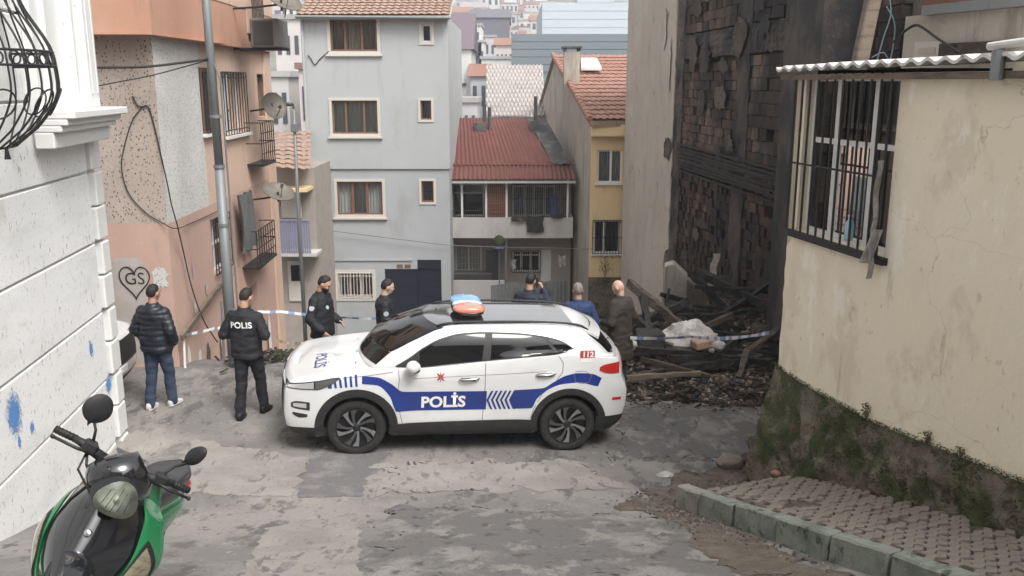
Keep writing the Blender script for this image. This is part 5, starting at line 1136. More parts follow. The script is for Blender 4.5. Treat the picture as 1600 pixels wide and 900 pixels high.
timber(at(1060, 575, 13.3), at(1190, 560, 13.6), .14, .12, 'thick black beam crossing the level one at the right')
timber(at(1000, 560, 13.3), at(1110, 590, 12.9), .06, .08, 'grey burnt plank lying along the street edge of the heap', 'burnt_wood')
timber(at(980, 590, 13.0), at(1095, 583, 12.9), .07, .06, 'pale scorched plank behind the police car tail', 'old_wood')
timber(at(1155, 590, 12.9), at(1168, 545, 13.4), .09, .05, 'short upright board sticking out before the mossy corner', 'burnt_wood')
timber(at(1028, 470, 16.2), at(1034, 520, 16), .07, .07, 'small black upright spike left of the broken slab')
timber(at(1046, 452, 17), at(1030, 520, 16.2), .06, .06, 'thin black spike crossing before the broken slab')
timber(at(1090, 425, 17.5), at(1200, 480, 15.5), .12, .16, 'heavy charred beam sloping down under the brick wall')
timber(at(1170, 490, 15.4), at(1216, 470, 15), .08, .1, 'charred joist end poking out near the cream wall')
timber(at(1120, 400, 19), at(1105, 470, 17.5), .14, .12, 'grey scorched post standing before the brick wall', 'dusty_slab')
for k in range(60):
    x, y = random.uniform(1.7, 4.4), random.uniform(12.8, 16.8); a = random.uniform(-.6, .6) + (3.14 if random.random() < .5 else 0); l = random.uniform(.5, 1.3); d = Vector((math.cos(a), math.sin(a), random.gauss(.12, .3)))
    timber(H(x, y, .03) - d * l / 2, H(x, y, .10) + d * l / 2, random.uniform(.03, .07), random.uniform(.03, .07), 'short burnt stick lying among others on the rubble heap', random.choice(('char', 'burnt_wood', 'burnt_wood')), 'burnt sticks on the rubble heap')
for k in range(20):
    x, y = random.uniform(1.8, 4.3), random.uniform(13.6, 17.5); a = random.gauss(.15, .55) + (3.14 if random.random() < .5 else 0); l = random.uniform(1.1, 2.3); d = Vector((math.cos(a), math.sin(a) * .7, random.gauss(.05, .38))).normalized()
    timber(H(x, y, .10 + random.random() * .35) - d * l / 2, H(x, y, .10 + random.random() * .35) + d * l / 2, random.uniform(.06, .12), random.uniform(.06, .12), 'long charred beam tangled with others in the burnt heap', random.choice(('char', 'char', 'burnt_wood')), 'charred beams tangled in the burnt heap')
def slab(pxs, y, th, label, mt='dusty_slab', dy=.4):
    pts = [at(px, py, y + (dy * k / len(pxs))) for k, (px, py) in enumerate(pxs)]; n_ = len(pts); m = MB(); bk = Vector((.05, th, .03))
    m.add(pts + [p + bk for p in pts], [tuple(range(n_)), tuple(range(2*n_-1, n_-1, -1))] + [(i, n_ + i, n_ + (i + 1) % n_, (i + 1) % n_) for i in range(n_)]); o = m.build('broken_slab', MATS[mt], None, bevel=.02); return tag(o, label, 'slab')
slab([(1036, 500), (1038, 416), (1052, 412), (1074, 432), (1072, 500)], 17.2, .25, 'tall broken wall stub with stained face beside the beige wall', 'concrete_wall')
slab([(1070, 500), (1072, 436), (1108, 456), (1110, 492), (1098, 502)], 16.9, .22, 'square broken plaster slab right of the tall stub')
slab([(1116, 500), (1114, 464), (1150, 486), (1154, 510), (1142, 530)], 16.4, .2, 'lower tilted slab fallen toward the barred house')
m = MB(); c0 = at(1076, 536, 14.1); rr = .62
m.sphere(c0, (.44, .34, .36), 48, 30, fn=lambda d: (1 + .25 * noise.noise(d * 2.2 + Vector((4, 1, 0))) + .12 * abs(noise.noise(d * 6)) + .05 * noise.noise(d * 15)) * (.9 if d.z < 0 else 1))
o = m.build('white_tarpaulin', MATS['white_sheet'], None); tag(smooth_angle(o, 30), 'crumpled dirty white tarpaulin lying on the burnt heap', 'tarpaulin')
m = MB(); p = at(1103, 537, 13.6); m.bar(p - Vector((.2, 0, .02)), p + Vector((.2, .1, .03)), .25, .14); o = m.build('brick_chunk', MATS['tile_old'], None, bevel=.02); tag(o, 'reddish chunk of masonry at the right foot of the white tarpaulin', 'masonry')
stone(1122, 545, .1, 'white lump of plaster right of the tarpaulin', 'white_sheet', .8, 11, 'plaster lump', 13.4); stone(985, 545, .12, 'white lump of plaster behind the bald man', 'white_sheet', .8, 12, 'plaster lump', 13.6)
# dark bins/sheets in the debris
m = MB(); a, b = at(1000, 548, 13.7), at(1035, 522, 13.9); m.hexa([(a.x, 13.7, a.z), (b.x, 13.7, a.z), (b.x, 14.2, a.z), (a.x, 14.2, a.z), (a.x - .05, 13.75, b.z), (b.x + .03, 13.75, b.z + .05), (b.x, 14.3, b.z), (a.x, 14.3, b.z)]); o = m.build('burnt_crate', MATS['char'], None, bevel=.02); tag(o, 'dark crushed crate behind the tape left of the tarpaulin', 'crate')
# weeds and rubbish by the corner of the orange building (left of the car)
m = MB()
for k in range(420):
    a = random.random(); p = Vector((lerp(-4.4, -3.6, a) + random.gauss(0, .12), lerp(14.0, 15.4, a) + random.gauss(0, .3), 0)); p.z = G(p.x, p.y) + .02 + random.random() * .16; s = random.uniform(.02, .09)
    d = Vector((random.uniform(-1, 1), random.uniform(-1, 1), random.uniform(-.3, .6))).normalized(); m.bar(p - d * s, p + d * s, s * .5, s * .25, mi=random.choice((0, 1, 2)))
tag(m.build('rubbish', [MATS['char'], MATS['leaf_dark'], MATS['rubble']], None, fix=False), 'dark rubbish and dead leaves heaped at the peach wall foot', 'rubbish', kind='stuff')

# unseen houses added up the street, behind the viewer (they shade the street and mirror in the car's glass)
for (x0, x1, y0, y1, z1, wm, lb) in ((5.4, 12, -9, 3.2, 7.5, 'far_wall2', 'unseen cream block added uphill on the right side of the street'), (-12, -4.4, -11, 1.2, 12.0, 'far_wall4', 'unseen pinkish block added uphill on the left side of the street'), (-9, 9, -22, -15, 17.0, 'far_wall1', 'unseen pale block added to close the top of the street')):
    t = thing('unseen_street_house', lb, 'house', ((x0 + x1) / 2, (y0 + y1) / 2, 3)); m = MB(); m.box((x0, y0, 0), (x1, y1, z1)); m.build('wall', MATS[wm], t)
    m = MB(); m.box((x0 - .3, y0 - .3, z1 + .002), (x1 + .3, y1 + .3, z1 + .25)); m.build('roof', MATS['far_roof1'], t)
    for r_ in range(3):
        for c_ in range(4):
            o = bpy.data.objects.new('window', PANE); COL.objects.link(o); o.parent = t
            if y1 < -14: p_ = Vector((lerp(x0, x1, (c_ + .5) / 4), y1 + .03, z1 - 1.8 - 2.9 * r_)); rz2 = 0
            else: p_ = Vector(((x0 if x0 > 0 else x1) + (-.03 if x0 > 0 else .03), lerp(y0, y1, (c_ + .5) / 4), z1 - 1.8 - 2.9 * r_)); rz2 = R(90)
            o.location = p_ - OFF[t.name]; o.rotation_euler = (0, 0, rz2); o.scale = (1.1, 1, 1.4)
# ---------------------------------------------------------------- police car
mat('car_white', (.62, .625, .63), .25, [('n', (3, 3, 3), .5, .75, (.57, .57, .565), .6), ('n', (1.4, 1.4, 4), .52, .75, (.45, .43, .40), .45, 8), ('n', (40, 40, 40), .66, .72, (.4, .37, .33), .4)], coat=.8, spec=.5)
mat('car_black', (.022, .022, .023), .55, [('n', (9, 9, 9), .5, .75, (.06, .056, .052), .5)])
mat('car_blue', (.012, .032, .19), .3, coat=.6)
mat('car_glass', (.005, .0055, .006), .04, spec=.42)
mat('roof_glass', (.05, .052, .055), .05, spec=1.0, coat=1); MATS['roof_glass'].node_tree.nodes['Principled BSDF'].inputs['Coat IOR'].default_value = 2.0
mat('tyre', (.018, .018, .018), .8, [('n', (20, 20, 20), .5, .7, (.05, .047, .044), .6)])
mat('rim_dark', (.03, .03, .032), .35, metal=.5); mat('rim_silver', (.36, .36, .37), .3, metal=.8); mat('rim_grey', (.15, .15, .155), .3, metal=.8)
mat('lamp_red', (.42, .02, .015), .12, coat=.6); mat('lamp_clear', (.66, .67, .68), .08, metal=.6, coat=.8); mat('lamp_grey', (.16, .165, .17), .12, metal=.6, coat=.8)
mat('bar_red', (.62, .22, .15), .12, coat=.6); mat('bar_blue', (.16, .33, .60), .12, coat=.6); mat('bar_clear', (.55, .58, .6), .12, coat=.6)
mat('decal_white', (.80, .80, .80), .35); mat('decal_red', (.45, .06, .05), .4); mat('decal_pink', (.55, .16, .16), .4); mat('seam', (.16, .16, .16), .7); mat('chrome', (.55, .55, .56), .15, metal=1)
cp_, cq_ = Vector((-1.938, 10.42, .051)), Vector((.711, 10.81, -.058))
ex = (cq_ - cp_).normalized(); ey = Vector((-ex.y, ex.x, .0062)); ey = (ey - ex * ey.dot(ex)).normalized(); ez = ex.cross(ey)
car = thing('police_car', 'white police car with blue stripes parked across the sloping street', 'car', cp_ + ey * .86, local=True)
car.rotation_euler = Matrix((ex, ey, ez)).transposed().to_euler()
def outline(xf, xr, w, fb, rb, fc=.4, rc=.35, barrel=.02):
    h = []
    for k in range(12): y = .90 * w * k / 11; h.append((xf + fb * (y / w) ** 2.2, y))
    a, b = h[-1], (xf + fb + fc, w); c = (xf + fb * .97, w * .995)
    for k in range(1, 11): t = k / 10; h.append(((1-t)**2*a[0] + 2*t*(1-t)*c[0] + t*t*b[0], (1-t)**2*a[1] + 2*t*(1-t)*c[1] + t*t*b[1]))
    e = (xr - rb - rc, w)
    for k in range(1, 70): h.append((lerp(b[0], e[0], k / 70), w))
    a2 = (xr - rb * .9, .90 * w); c2 = (xr - rb * .97, w * .995)
    for k in range(0, 11): t = k / 10; h.append(((1-t)**2*e[0] + 2*t*(1-t)*c2[0] + t*t*a2[0], (1-t)**2*e[1] + 2*t*(1-t)*c2[1] + t*t*a2[1]))
    for k in range(10, -1, -1): y = .90 * w * k / 11; h.append((xr - rb * (y / w) ** 2.2, y))
    xm, hl = (xf + xr) / 2, (xr - xf) / 2
    return [(x, y * (1 - barrel * abs((x - xm) / hl) ** 3)) for x, y in h]
def loft_rings(rings, post=None):
    m = MB(); n = None; vs = []
    for (ol, zf) in rings:
        full = [(x, -y) for x, y in ol] + [(x, y) for x, y in ol[::-1]][1:-1]
        for x, y in full:
            p = Vector((x, y, zf(x, abs(y)) if callable(zf) else zf)); vs.append(post(p) if post else p)
        n = len(full)
    fs = [(j*n+i, (j+1)*n+i, (j+1)*n+(i+1) % n, j*n+(i+1) % n) for j in range(len(rings) - 1) for i in range(n)]
    fs.append(tuple(range(n))); fs.append(tuple((len(rings)-1)*n + i for i in range(n - 1, -1, -1)))
    m.add(vs, fs); return m
belt = [(-.95, .945), (-.75, .978), (-.3, 1.045), (.1, 1.09), (.5, 1.13), (.75, 1.13), (1.5, 1.20), (2.2, 1.265), (2.6, 1.295), (3.0, 1.27), (3.5, 1.20)]
hood = [(-.95, .945), (-.80, .975), (-.5, 1.04), (-.1, 1.09), (.25, 1.12), (1, 1.13), (3.6, 1.15)]
Bz = lambda d: (lambda x, y: spl(belt, x) + d)
Hz = lambda d: (lambda x, y: spl(hood, x) + d)
def flare(p):                              # wheel arch flares, waist crease and door scallop
    s = -1 if p.y < 0 else 1; a = abs(p.y)
    if a > .6:
        for cx in (0, 2.66):
            r = math.hypot(p.x - cx, p.z - .37); p.y += s * .018 * math.exp(-((r - .50) / .10) ** 2)
        if .5 < p.x < 2.2: p.y -= s * .022 * math.exp(-((p.z - .62) / .13) ** 2) * sm((p.x - .5) / .3) * sm((2.2 - p.x) / .3)
        zc = .985 + .045 * p.x / 2.6; p.y += s * .010 * math.exp(-((p.z - zc) / .03) ** 2)
    return p
rg = [(outline(-.72, 3.245, .80, .10, .10), .23), (outline(-.86, 3.365, .865, .10, .10), .29), (outline(-.935, 3.465, .895, .10, .10), .40), (outline(-.95, 3.500, .905, .10, .10), .52), (outline(-.955, 3.515, .912, .10, .10), .62), (outline(-.95, 3.520, .917, .10, .10), .72), (outline(-.945, 3.515, .922, .10, .10), .82), (outline(-.935, 3.495, .924, .11, .11), .90),
      (outline(-.925, 3.475, .922, .12, .12), lambda x, y: min(.96, spl(belt, x) - .05)), (outline(-.915, 3.465, .918, .13, .13), lambda x, y: min(1.0, spl(belt, x) - .032)), (outline(-.90, 3.445, .910, .14, .14), lambda x, y: spl(belt, x) - .018 - .04 * sm((x - .3) / .5)),
      (outline(-.885, 3.425, .896, .15, .15), Bz(-.004)), (outline(-.86, 3.405, .875, .16, .16), Bz(.008)), (outline(-.82, 3.365, .82, .17, .17), lambda x, y: lerp(spl(belt, x) + .014, spl(hood, x), .35)), (outline(-.76, 3.305, .70, .17, .17), lambda x, y: spl(hood, x) - .012), (outline(-.70, 3.245, .45, .15, .17), Hz(.004)), (outline(-.64, 3.145, .15, .10, .1), Hz(.012))]
m = loft_rings(rg, flare); lower = m.build('body', [MATS['car_white'], MATS['car_black']], car)
cz = lambda z: (lambda x, y: z - .05 * max(0, (x - 2.0) / 1.2) ** 2 - .006 * max(0, (1.6 - x)))
cr = [(outline(-.06, 3.40, .885, .24, .16, .30, .3, .01), Bz(-.03)), (outline(.02, 3.38, .872, .25, .17, .30, .3, .01), Bz(.045)), (outline(.17, 3.33, .843, .27, .20, .30, .3, .015), cz(1.32)), (outline(.36, 3.23, .805, .28, .22, .30, .3, .02), cz(1.42)), (outline(.56, 3.12, .760, .28, .24, .3, .3, .025), cz(1.50)), (outline(.68, 3.08, .718, .28, .24, .3, .3, .03), cz(1.552)),
      (outline(.82, 3.03, .655, .28, .22, .3, .3, .04), cz(1.588)), (outline(.95, 2.99, .580, .26, .2, .3, .3, .05), cz(1.604)), (outline(1.12, 2.95, .48, .2, .15), cz(1.610)), (outline(1.35, 2.85, .34, .15, .12), cz(1.613)), (outline(1.6, 2.7, .12, .05, .05), cz(1.615))]
m = loft_rings(cr); cabin = m.build('cabin', MATS['car_white'], car)
for o in (lower, cabin):
    o.data.polygons.foreach_set('use_smooth', [True] * len(o.data.polygons))
def bvh_of(objs):
    vs, fs = [], []
    for o in objs:
        n = len(vs); vs += [v.co.copy() for v in o.data.vertices]; fs += [tuple(i + n for i in p.vertices) for p in o.data.polygons]
    return BVHTree.FromPolygons(vs, fs)
BV = bvh_of([lower, cabin])
def sideY(x, z):
    h = BV.ray_cast(Vector((x, -3, z)), Vector((0, 1, 0))); return min(h[0].y, -.5) if h[0] is not None else -.9
def topZ(x, y):
    h = BV.ray_cast(Vector((x, y, 4)), Vector((0, 0, -1))); return h[0].z if h[0] is not None else 1.1
# wheel openings
for cx in (0, 2.66):
    for s in (-1, 1):
        c = MB(); c.lathe([(.001, -.28), (.445, -.28), (.445, .30), (.001, .30)], (cx, s * .84, .385), (0, 1, 0), 48, mi=1)
        co = c.build('cutter', [MATS['car_white'], MATS['car_black']], None); co.location = (0, 0, 0)
        bm = bmesh.new(); bm.from_mesh(lower.data); bm.free()
        co.parent = car; evaluated(lower, [('BOOLEAN', dict(operation='DIFFERENCE', object=co, solver='EXACT'))]); bpy.data.objects.remove(co)
smooth_angle(lower, 28)
for pf_ in lower.data.polygons:
    if pf_.center.z < .30: pf_.material_index = 1
T = lambda *p: list(p)
def strip(name, xl, xr, lo, hi, off, mt, nx_=40, nz_=8, both=True, parent=None, skirt=.0, depth=.006, mi_=None):
    """panel on the car side: xl/xr are numbers or functions of t (0 bottom..1 top); lo/hi are tables over x"""
    f = lambda v, t: v(t) if callable(v) else v; g = lambda tab, x: spl(tab, x) if isinstance(tab, list) else tab
    out = []
    for s in ((-1, 1) if both else (-1,)):
        m = MB()
        def P(a, t, o):
            x = lerp(f(xl, t), f(xr, t), a); z = lerp(g(lo, x), g(hi, x), t); return Vector((x, -s * (sideY(x, z) - o) * -1 if s == 1 else sideY(x, z) - o, z)) if s == -1 else Vector((x, -(sideY(x, z) - o), z))
        m.grid(lambda a, t: P(a, t, off), nx_, nz_)
        for aa in (0, 1): m.grid(lambda q_, t: P(aa, t, lerp(off, off - depth, q_)), 2, nz_)
        for tt in (0, 1): m.grid(lambda a, q_: P(a, tt, lerp(off, off - depth, q_)), nx_, 2)
        out.append(m.build(name, MATS[mt], parent or car, smooth=False)); smooth_angle(out[-1], 40)
    return out
dlo_b = T((.46, 1.150), (.72, 1.140), (1.11, 1.178), (1.55, 1.220), (2.16, 1.276), (2.45, 1.302), (2.70, 1.365)); dlo_t = T((.46, 1.156), (.64, 1.262), (.8, 1.375), (1.04, 1.485), (1.28, 1.535), (1.56, 1.549), (1.92, 1.541), (2.25, 1.515), (2.5, 1.465), (2.70, 1.366))
strip('window_trim', .47, 2.695, dlo_b, dlo_t, .008, 'car_black', 70, 8)
ins = lambda tab, d: [(x, z + d) for x, z in tab]
strip('side_window', lambda t: .76 + .0 * t, lambda t: 1.53 + .045 * t, ins(dlo_b, .015), ins(dlo_t, -.016), .012, 'car_glass', 40, 8)
strip('side_window', lambda t: 1.635 + .03 * t, lambda t: 2.47 - .17 * t, ins(dlo_b, .015), ins(dlo_t, -.016), .012, 'car_glass', 40, 8)
strip('side_window', lambda t: 2.53 - .17 * t, lambda t: 2.655, ins(dlo_b, .012), ins(dlo_t, -.014), .012, 'car_glass', 16, 8)
# claddings and wheel arches
def arch(cx, r0, r1, a0, a1, off, mt, name='arch_trim', zc=.385):
    for s in (-1, 1):
        m = MB()
        def P(a, t, o):
            th = R(lerp(a0, a1, a)); r = lerp(r0, r1, t); x, z = cx + r * math.cos(th), zc + r * math.sin(th) * .985; y = sideY(x, max(z, .30)) - o; return Vector((x, y if s == -1 else -y, z))
        m.grid(lambda a, t: P(a, t, off - .004 * t), 56, 5); m.grid(lambda a, t: P(a, 0, lerp(off, -.16, t)), 56, 2); m.grid(lambda a, t: P(a, 1, lerp(off - .004, -.01, t)), 56, 2)
        smooth_angle(m.build(name, MATS[mt], car), 40)
arch(0, .405, .508, -14, 196, .012, 'car_black'); arch(2.66, .405, .492, -16, 194, .012, 'car_black')
strip('sill_trim', .46, 2.20, T((.4, .245), (2.3, .255)), T((.4, .405), (.52, .425), (2.1, .455), (2.3, .45)), .014, 'car_black', 40, 6)
for s in (-1, 1):                           # bumper skirts
    pass
def wrap(name, rows, xa, xb, mt, off, front=True):   # band around the nose or tail, taken from the body itself by rays towards the centre
    m = MB(); cx = .5 if front else 2.2
    def P(a, t):
        th = R(lerp(-88, 88, a)); z = lerp(rows[0], rows[1], t); d = Vector((-math.cos(th) if front else math.cos(th), math.sin(th), 0)); d.x *= 1
        o_ = Vector((cx, 0, z)) + d * 4; h = BV.ray_cast(o_, -d); p = h[0] if h[0] is not None else Vector((cx, 0, z)); return p + d * off
    return m, P
def band(name, z0, z1, xlim, mt, off, front):
    m = MB(); cx = .1 if front else 2.6; sg = -1 if front else 1
    def P(a, t, o):
        y = lerp(-1, 1, a); th = y * R(100); z = lerp(z0, z1, t); d = Vector((sg * math.cos(th), math.sin(th), 0)).normalized()
        h = BV.ray_cast(Vector((cx, 0, z)) + d * 4, -d); p = h[0]; return p + d * o
    m.grid(lambda a, t: P(a, t, off), 60, 5); m.grid(lambda a, t: P(a, 1, lerp(off, -.01, t)), 60, 2); return smooth_angle(m.build(name, MATS[mt], car), 40)
mlim = R(78)
def band2(name, z0, z1, tmax, mt, off, front, tmin=None, n=60):
    m = MB(); cx = .1 if front else 2.55; sg = -1 if front else 1; tmin = -tmax if tmin is None else tmin
    def P(a, t, o):
        th = R(lerp(tmin, tmax, a)); zz0 = z0(abs(th)) if callable(z0) else z0; zz1 = z1(abs(th)) if callable(z1) else z1
        z = lerp(zz0, zz1, t); d = Vector((sg * math.cos(th), math.sin(th), 0)); h = BV.ray_cast(Vector((cx, 0, z)) + d * 4, -d); return h[0] + d * o
    m.grid(lambda a, t: P(a, t, off), n, 6)
    for tt in (0, 1): m.grid(lambda a, t: P(a, tt, lerp(off, -.01, t)), n, 2)
    for aa in (0, 1): m.grid(lambda a, t: P(aa, a, lerp(off, -.01, t)), 6, 2)
    return smooth_angle(m.build(name, MATS[mt], car), 40)
band2('front_skirt', .235, lambda t: .40 - .03 * math.cos(t), 62, 'car_black', .008, True); band2('rear_skirt', .235, lambda t: .46 + .04 * math.cos(t), 62, 'car_black', .008, False)
band2('grille', .56, .90, 36, 'car_black', .007, True)
band2('licence_plate', .44, .53, 15, 'decal_white', .012, True); band2('rear_plate', .86, .97, 15, 'decal_white', .012, False)
hl_b = T((-.90, .905), (-.78, .888), (-.60, .878), (-.47, .878), (-.32, .935), (-.19, 1.022)); hl_t = T((-.90, .925), (-.78, .948), (-.66, .965), (-.45, .995), (-.21, 1.030), (-.19, 1.028))
strip('headlight_surround', -.865, -.195, hl_b, hl_t, .006, 'car_black', 40, 6)
strip('headlight', -.84, -.51, ins(hl_b, .012), ins(hl_t, -.012), .010, 'lamp_clear', 24, 6); strip('headlight', -.49, -.23, ins(hl_b, .010), ins(hl_t, -.010), .010, 'lamp_grey', 20, 6)
strip('fog_lamp_recess', -.785, -.56, T((-.8, .66), (-.72, .632), (-.55, .612)), T((-.8, .70), (-.72, .728), (-.55, .712)), .006, 'car_black', 20, 4); strip('fog_lamp', -.76, -.60, T((-.8, .675), (-.72, .655), (-.55, .638)), T((-.8, .69), (-.72, .705), (-.55, .692)), .011, 'lamp_clear', 14, 4)
strip('vent', -.77, -.59, T((-.8, .575), (-.68, .515), (-.55, .535)), T((-.8, .590), (-.68, .572), (-.55, .55)), .006, 'car_black', 16, 4)
strip('tail_light', 3.03, 3.30, T((3.0, 1.11), (3.15, 1.058), (3.4, 1.05)), T((3.0, 1.12), (3.1, 1.172), (3.4, 1.205)), .008, 'lamp_red', 24, 6); band2('tail_light', 1.07, 1.18, 40, 'lamp_red', .008, False, 14, 20); band2('tail_light', 1.07, 1.18, -14, 'lamp_red', .008, False, -40, 20)
strip('rear_reflector', 3.22, 3.34, .70, .735, .006, 'lamp_red', 8, 3)
# blue livery
st_t = T((.06, 1.048), (.25, 1.032), (.42, .946), (.56, .846), (.66, .843), (1.6, .843)); st_b = T((.06, .955), (.25, .932), (.40, .792), (.49, .585), (.66, .588), (1.6, .592))
strip('blue_stripe', .065, 1.60, st_b, st_t, .0035, 'car_blue', 90, 8)
st2_t = T((1.9, .848), (2.30, .875), (2.45, .958), (2.60, 1.036), (2.77, 1.066), (2.94, 1.052), (3.065, .998)); st2_b = T((1.9, .592), (2.175, .612), (2.235, .735), (2.38, .862), (2.56, .93), (2.77, .945), (3.02, .892), (3.065, .89))
strip('blue_stripe', lambda t: 1.945 + .02 * (1 - abs(2 * t - 1)) * -2.2, lambda t: 3.02 + .045 * t, st2_b, st2_t, .0035, 'car_blue', 80, 8)
for k in range(6):                          # slanted hash bars behind the headlight
    x = -.325 + k * .062; zc = .925 + k * .018; L_ = .030 + .013 * k
    strip('hash_bar', lambda t: x - .012 + .014 * (1 - t) - (.02 * (1 - t) if k == 0 else 0), lambda t: x + .016 + .014 * (1 - t) + (.012 * t if k == 0 else 0), zc - L_, zc + L_ * .9, .0035, 'car_blue', 4, 6)
for k in range(6):                          # chevrons
    x = 1.60 + k * .057
    m_ = lambda t, x=x: x + .055 * abs(2 * t - 1); strip('chevron', m_, lambda t, x=x: x + .027 + .055 * abs(2 * t - 1), .592, .845, .0036, 'car_blue', 4, 13)
def side_text(body, xc, zc, size, mt, name, off=.0045, bold=.0, xs=1.0, tilt=0):
    M4 = Matrix.Identity(4); o = text_obj(name, body, size, MATS[mt], car, M4, bold, xs)
    for v in o.data.vertices:
        x, z = xc + v.co.x, zc + v.co.y + v.co.x * tilt; v.co = Vector((x, sideY(x, z) - off, z))
    return o
side_text('POLİS', 1.06, .695, .205, 'decal_white', 'lettering', .0055, .007, 1.0, .012)
by_ = lambda x, o=0: min(sideY(x, 1.205), sideY(x, 1.28), sideY(x, 1.35)) - .004 - o
by0, by1 = by_(2.775), by_(2.955)
def badge(z0, z1, mt, o=0):
    m = MB(); m.hexa([(2.775, by0 - o, z0), (2.955, by1 - o, z0), (2.955, by1 + .03, z0), (2.775, by0 + .03, z0), (2.775, by0 - o, z1), (2.955, by1 - o, z1), (2.955, by1 + .03, z1), (2.775, by0 + .03, z1)]); m.build('badge_plate', MATS[mt], car)
badge(1.262, 1.352, 'decal_red'); badge(1.202, 1.260, 'decal_white')
o = text_obj('badge_number', '112', .10, MATS['decal_white'], car, Matrix.Identity(4), .004)
for v in o.data.vertices: x = 2.865 + v.co.x; v.co = Vector((x, lerp(by0, by1, (x - 2.775) / .18) - .004, 1.307 + v.co.y))
for k in range(8):                          # star badge on the door
    a = R(k * 45); m = MB(); c = (1.02, 1.03); p_ = [(c[0] + .03 * math.cos(a + .35), c[1] + .03 * math.sin(a + .35)), (c[0] + .075 * math.cos(a), c[1] + .075 * math.sin(a)), (c[0] + .03 * math.cos(a - .35), c[1] + .03 * math.sin(a - .35)), c]
    m.add([Vector((x, sideY(x, z) - .004, z)) for x, z in p_], [(0, 1, 2, 3)]); m.build('badge_ray', MATS['decal_pink' if k % 2 == 0 else 'lamp_grey'], car)
m = MB(); m.add([Vector((1.02 + .026 * math.cos(a * .5236), sideY(1.02, 1.03) - .006, 1.03 + .026 * math.sin(a * .5236))) for a in range(12)], [tuple(range(12))]); m.build('badge_centre', MATS['decal_red'], car)
# seams
def seam(pts, w=.0045, name='door_seam', off=.0018):
    m = MB(); P_ = []
    for i in range(len(pts) - 1):
        for k in range(8): P_.append(Vector(pts[i]).lerp(Vector(pts[i + 1]), k / 8))
    P_.append(Vector(pts[-1]))
    for a, b in zip(P_, P_[1:]):
        d = (b - a).normalized(); n_ = Vector((-d.y, d.x)) * w; q = [a - n_, b - n_, b + n_, a + n_]; m.add([Vector((v.x, sideY(v.x, v.y) - off, v.y)) for v in q], [(0, 1, 2, 3)])
    m.build(name, MATS['seam'], car)
V2 = lambda *a: [Vector(p) for p in a]
seam(V2((.50, 1.14), (.515, 1.0), (.50, .85), (.53, .55), (.56, .43))); seam(V2((1.575, 1.20), (1.575, .9), (1.56, .45))); seam(V2((2.49, 1.29), (2.555, 1.20), (2.55, 1.08), (2.46, .95), (2.30, .80), (2.20, .60), (2.17, .47))); seam(V2((-.17, 1.022), (.15, 1.052), (.44, 1.095)), .004, 'hood_seam'); seam(V2((2.70, 1.06), (2.72, .96), (2.80, .93), (2.90, .95), (2.93, 1.04), (2.84, 1.09), (2.74, 1.09), (2.70, 1.06)), .003, 'fuel_flap_seam', .0045)
seam(V2((.70, 1.015), (1.2, 1.035), (1.8, 1.06), (2.35, 1.09)), .003, 'waist_line')
for (x0, x1, z) in ((1.25, 1.50, 1.0), (2.21, 2.46, 1.05)):   # handles
    strip('handle_recess', x0 + .02, x1 - .04, z - .028, z + .02, .003, 'lamp_grey', 10, 4, both=False)
    m = MB(); p_ = [Vector((lerp(x0, x1, t), sideY(lerp(x0, x1, t), z) - .012 - .026 * math.sin(math.pi * t) ** .5, z + .012 * t)) for t in [k / 12 for k in range(13)]]; m.tube(p_, [.010 + .005 * math.sin(math.pi * k / 12) for k in range(13)], 8); m.build('door_handle', MATS['car_white' if 0 else 'chrome'], car, smooth=True)
# windscreen, rear glass, roof glass (draped from above on the real body)
def drape(name, fx0, fx1, wtab, off, mt, nx_=36, ny_=36):
    m = MB()
    def P(a, b):
        yy = lerp(-1, 1, b); x0, x1 = fx0(yy), fx1(yy); x = lerp(x0, x1, a); y = yy * spl(wtab, lerp(fx0(0), fx1(0), a)); return Vector((x, y, topZ(x, y) + off))
    m.grid(P, nx_, ny_); o = m.build(name, MATS[mt], car); return smooth_angle(o, 40)
drape('windscreen', lambda y: .03 + .20 * y * y, lambda y: .86 + .20 * y * y, T((.0, .80), (.3, .775), (.6, .71), (.9, .62)), .006, 'car_glass')
drape('rear_window', lambda y: 3.04 - .15 * y * y, lambda y: 3.33 - .10 * y * y, T((3.0, .60), (3.2, .68), (3.35, .74)), .006, 'car_glass', 14, 24)
drape('roof_glass', lambda y: .835 + .20 * y * y, lambda y: 2.74, T((.80, .635), (.9, .59), (1.2, .54), (2.0, .52), (2.75, .48)), .011, 'roof_glass')
for s in (-1, 1):
    m = MB(); xs_ = [.98 + 1.95 * k / 24 for k in range(25)]; m.tube([Vector((x, s * .565, topZ(x, s * .565) + .010 + .028 * math.sin(math.pi * (k / 24)) ** .35)) for k, x in enumerate(xs_)], .014, 8); m.build('roof_rail', MATS['car_black'], car, smooth=True)
# spoiler
m = MB()
def sp(a, b, top):
    y = lerp(-.62, .62, b); x = lerp(2.68, 3.16 - .10 * (abs(y) / .62) ** 3, a); z = lerp(topZ(2.68, y * .95) + .006, 1.50 - .04 * (abs(y) / .62) ** 2, a) + .02 * math.sin(math.pi * a); return Vector((x, y, z - (0 if top else lerp(.02, .035, a))))
m.grid(lambda a, b: sp(a, b, 1), 14, 30); m.grid(lambda a, b: sp(a, b, 0), 14, 30); m.grid(lambda a, b: sp(1, b, a), 2, 30)
for b_ in (0, 1): m.grid(lambda a, t: sp(a, b_, 0).lerp(sp(a, b_, 1), t), 14, 2)
smooth_angle(m.build('spoiler', MATS['car_white'], car), 45)
m = MB(); m.tube([Vector((3.35, 0, 1.26)), Vector((3.42, -.1, 1.23)), Vector((3.40, -.42, 1.28))], [.016, .012, .007], 6); m.build('rear_wiper', MATS['car_black'], car)
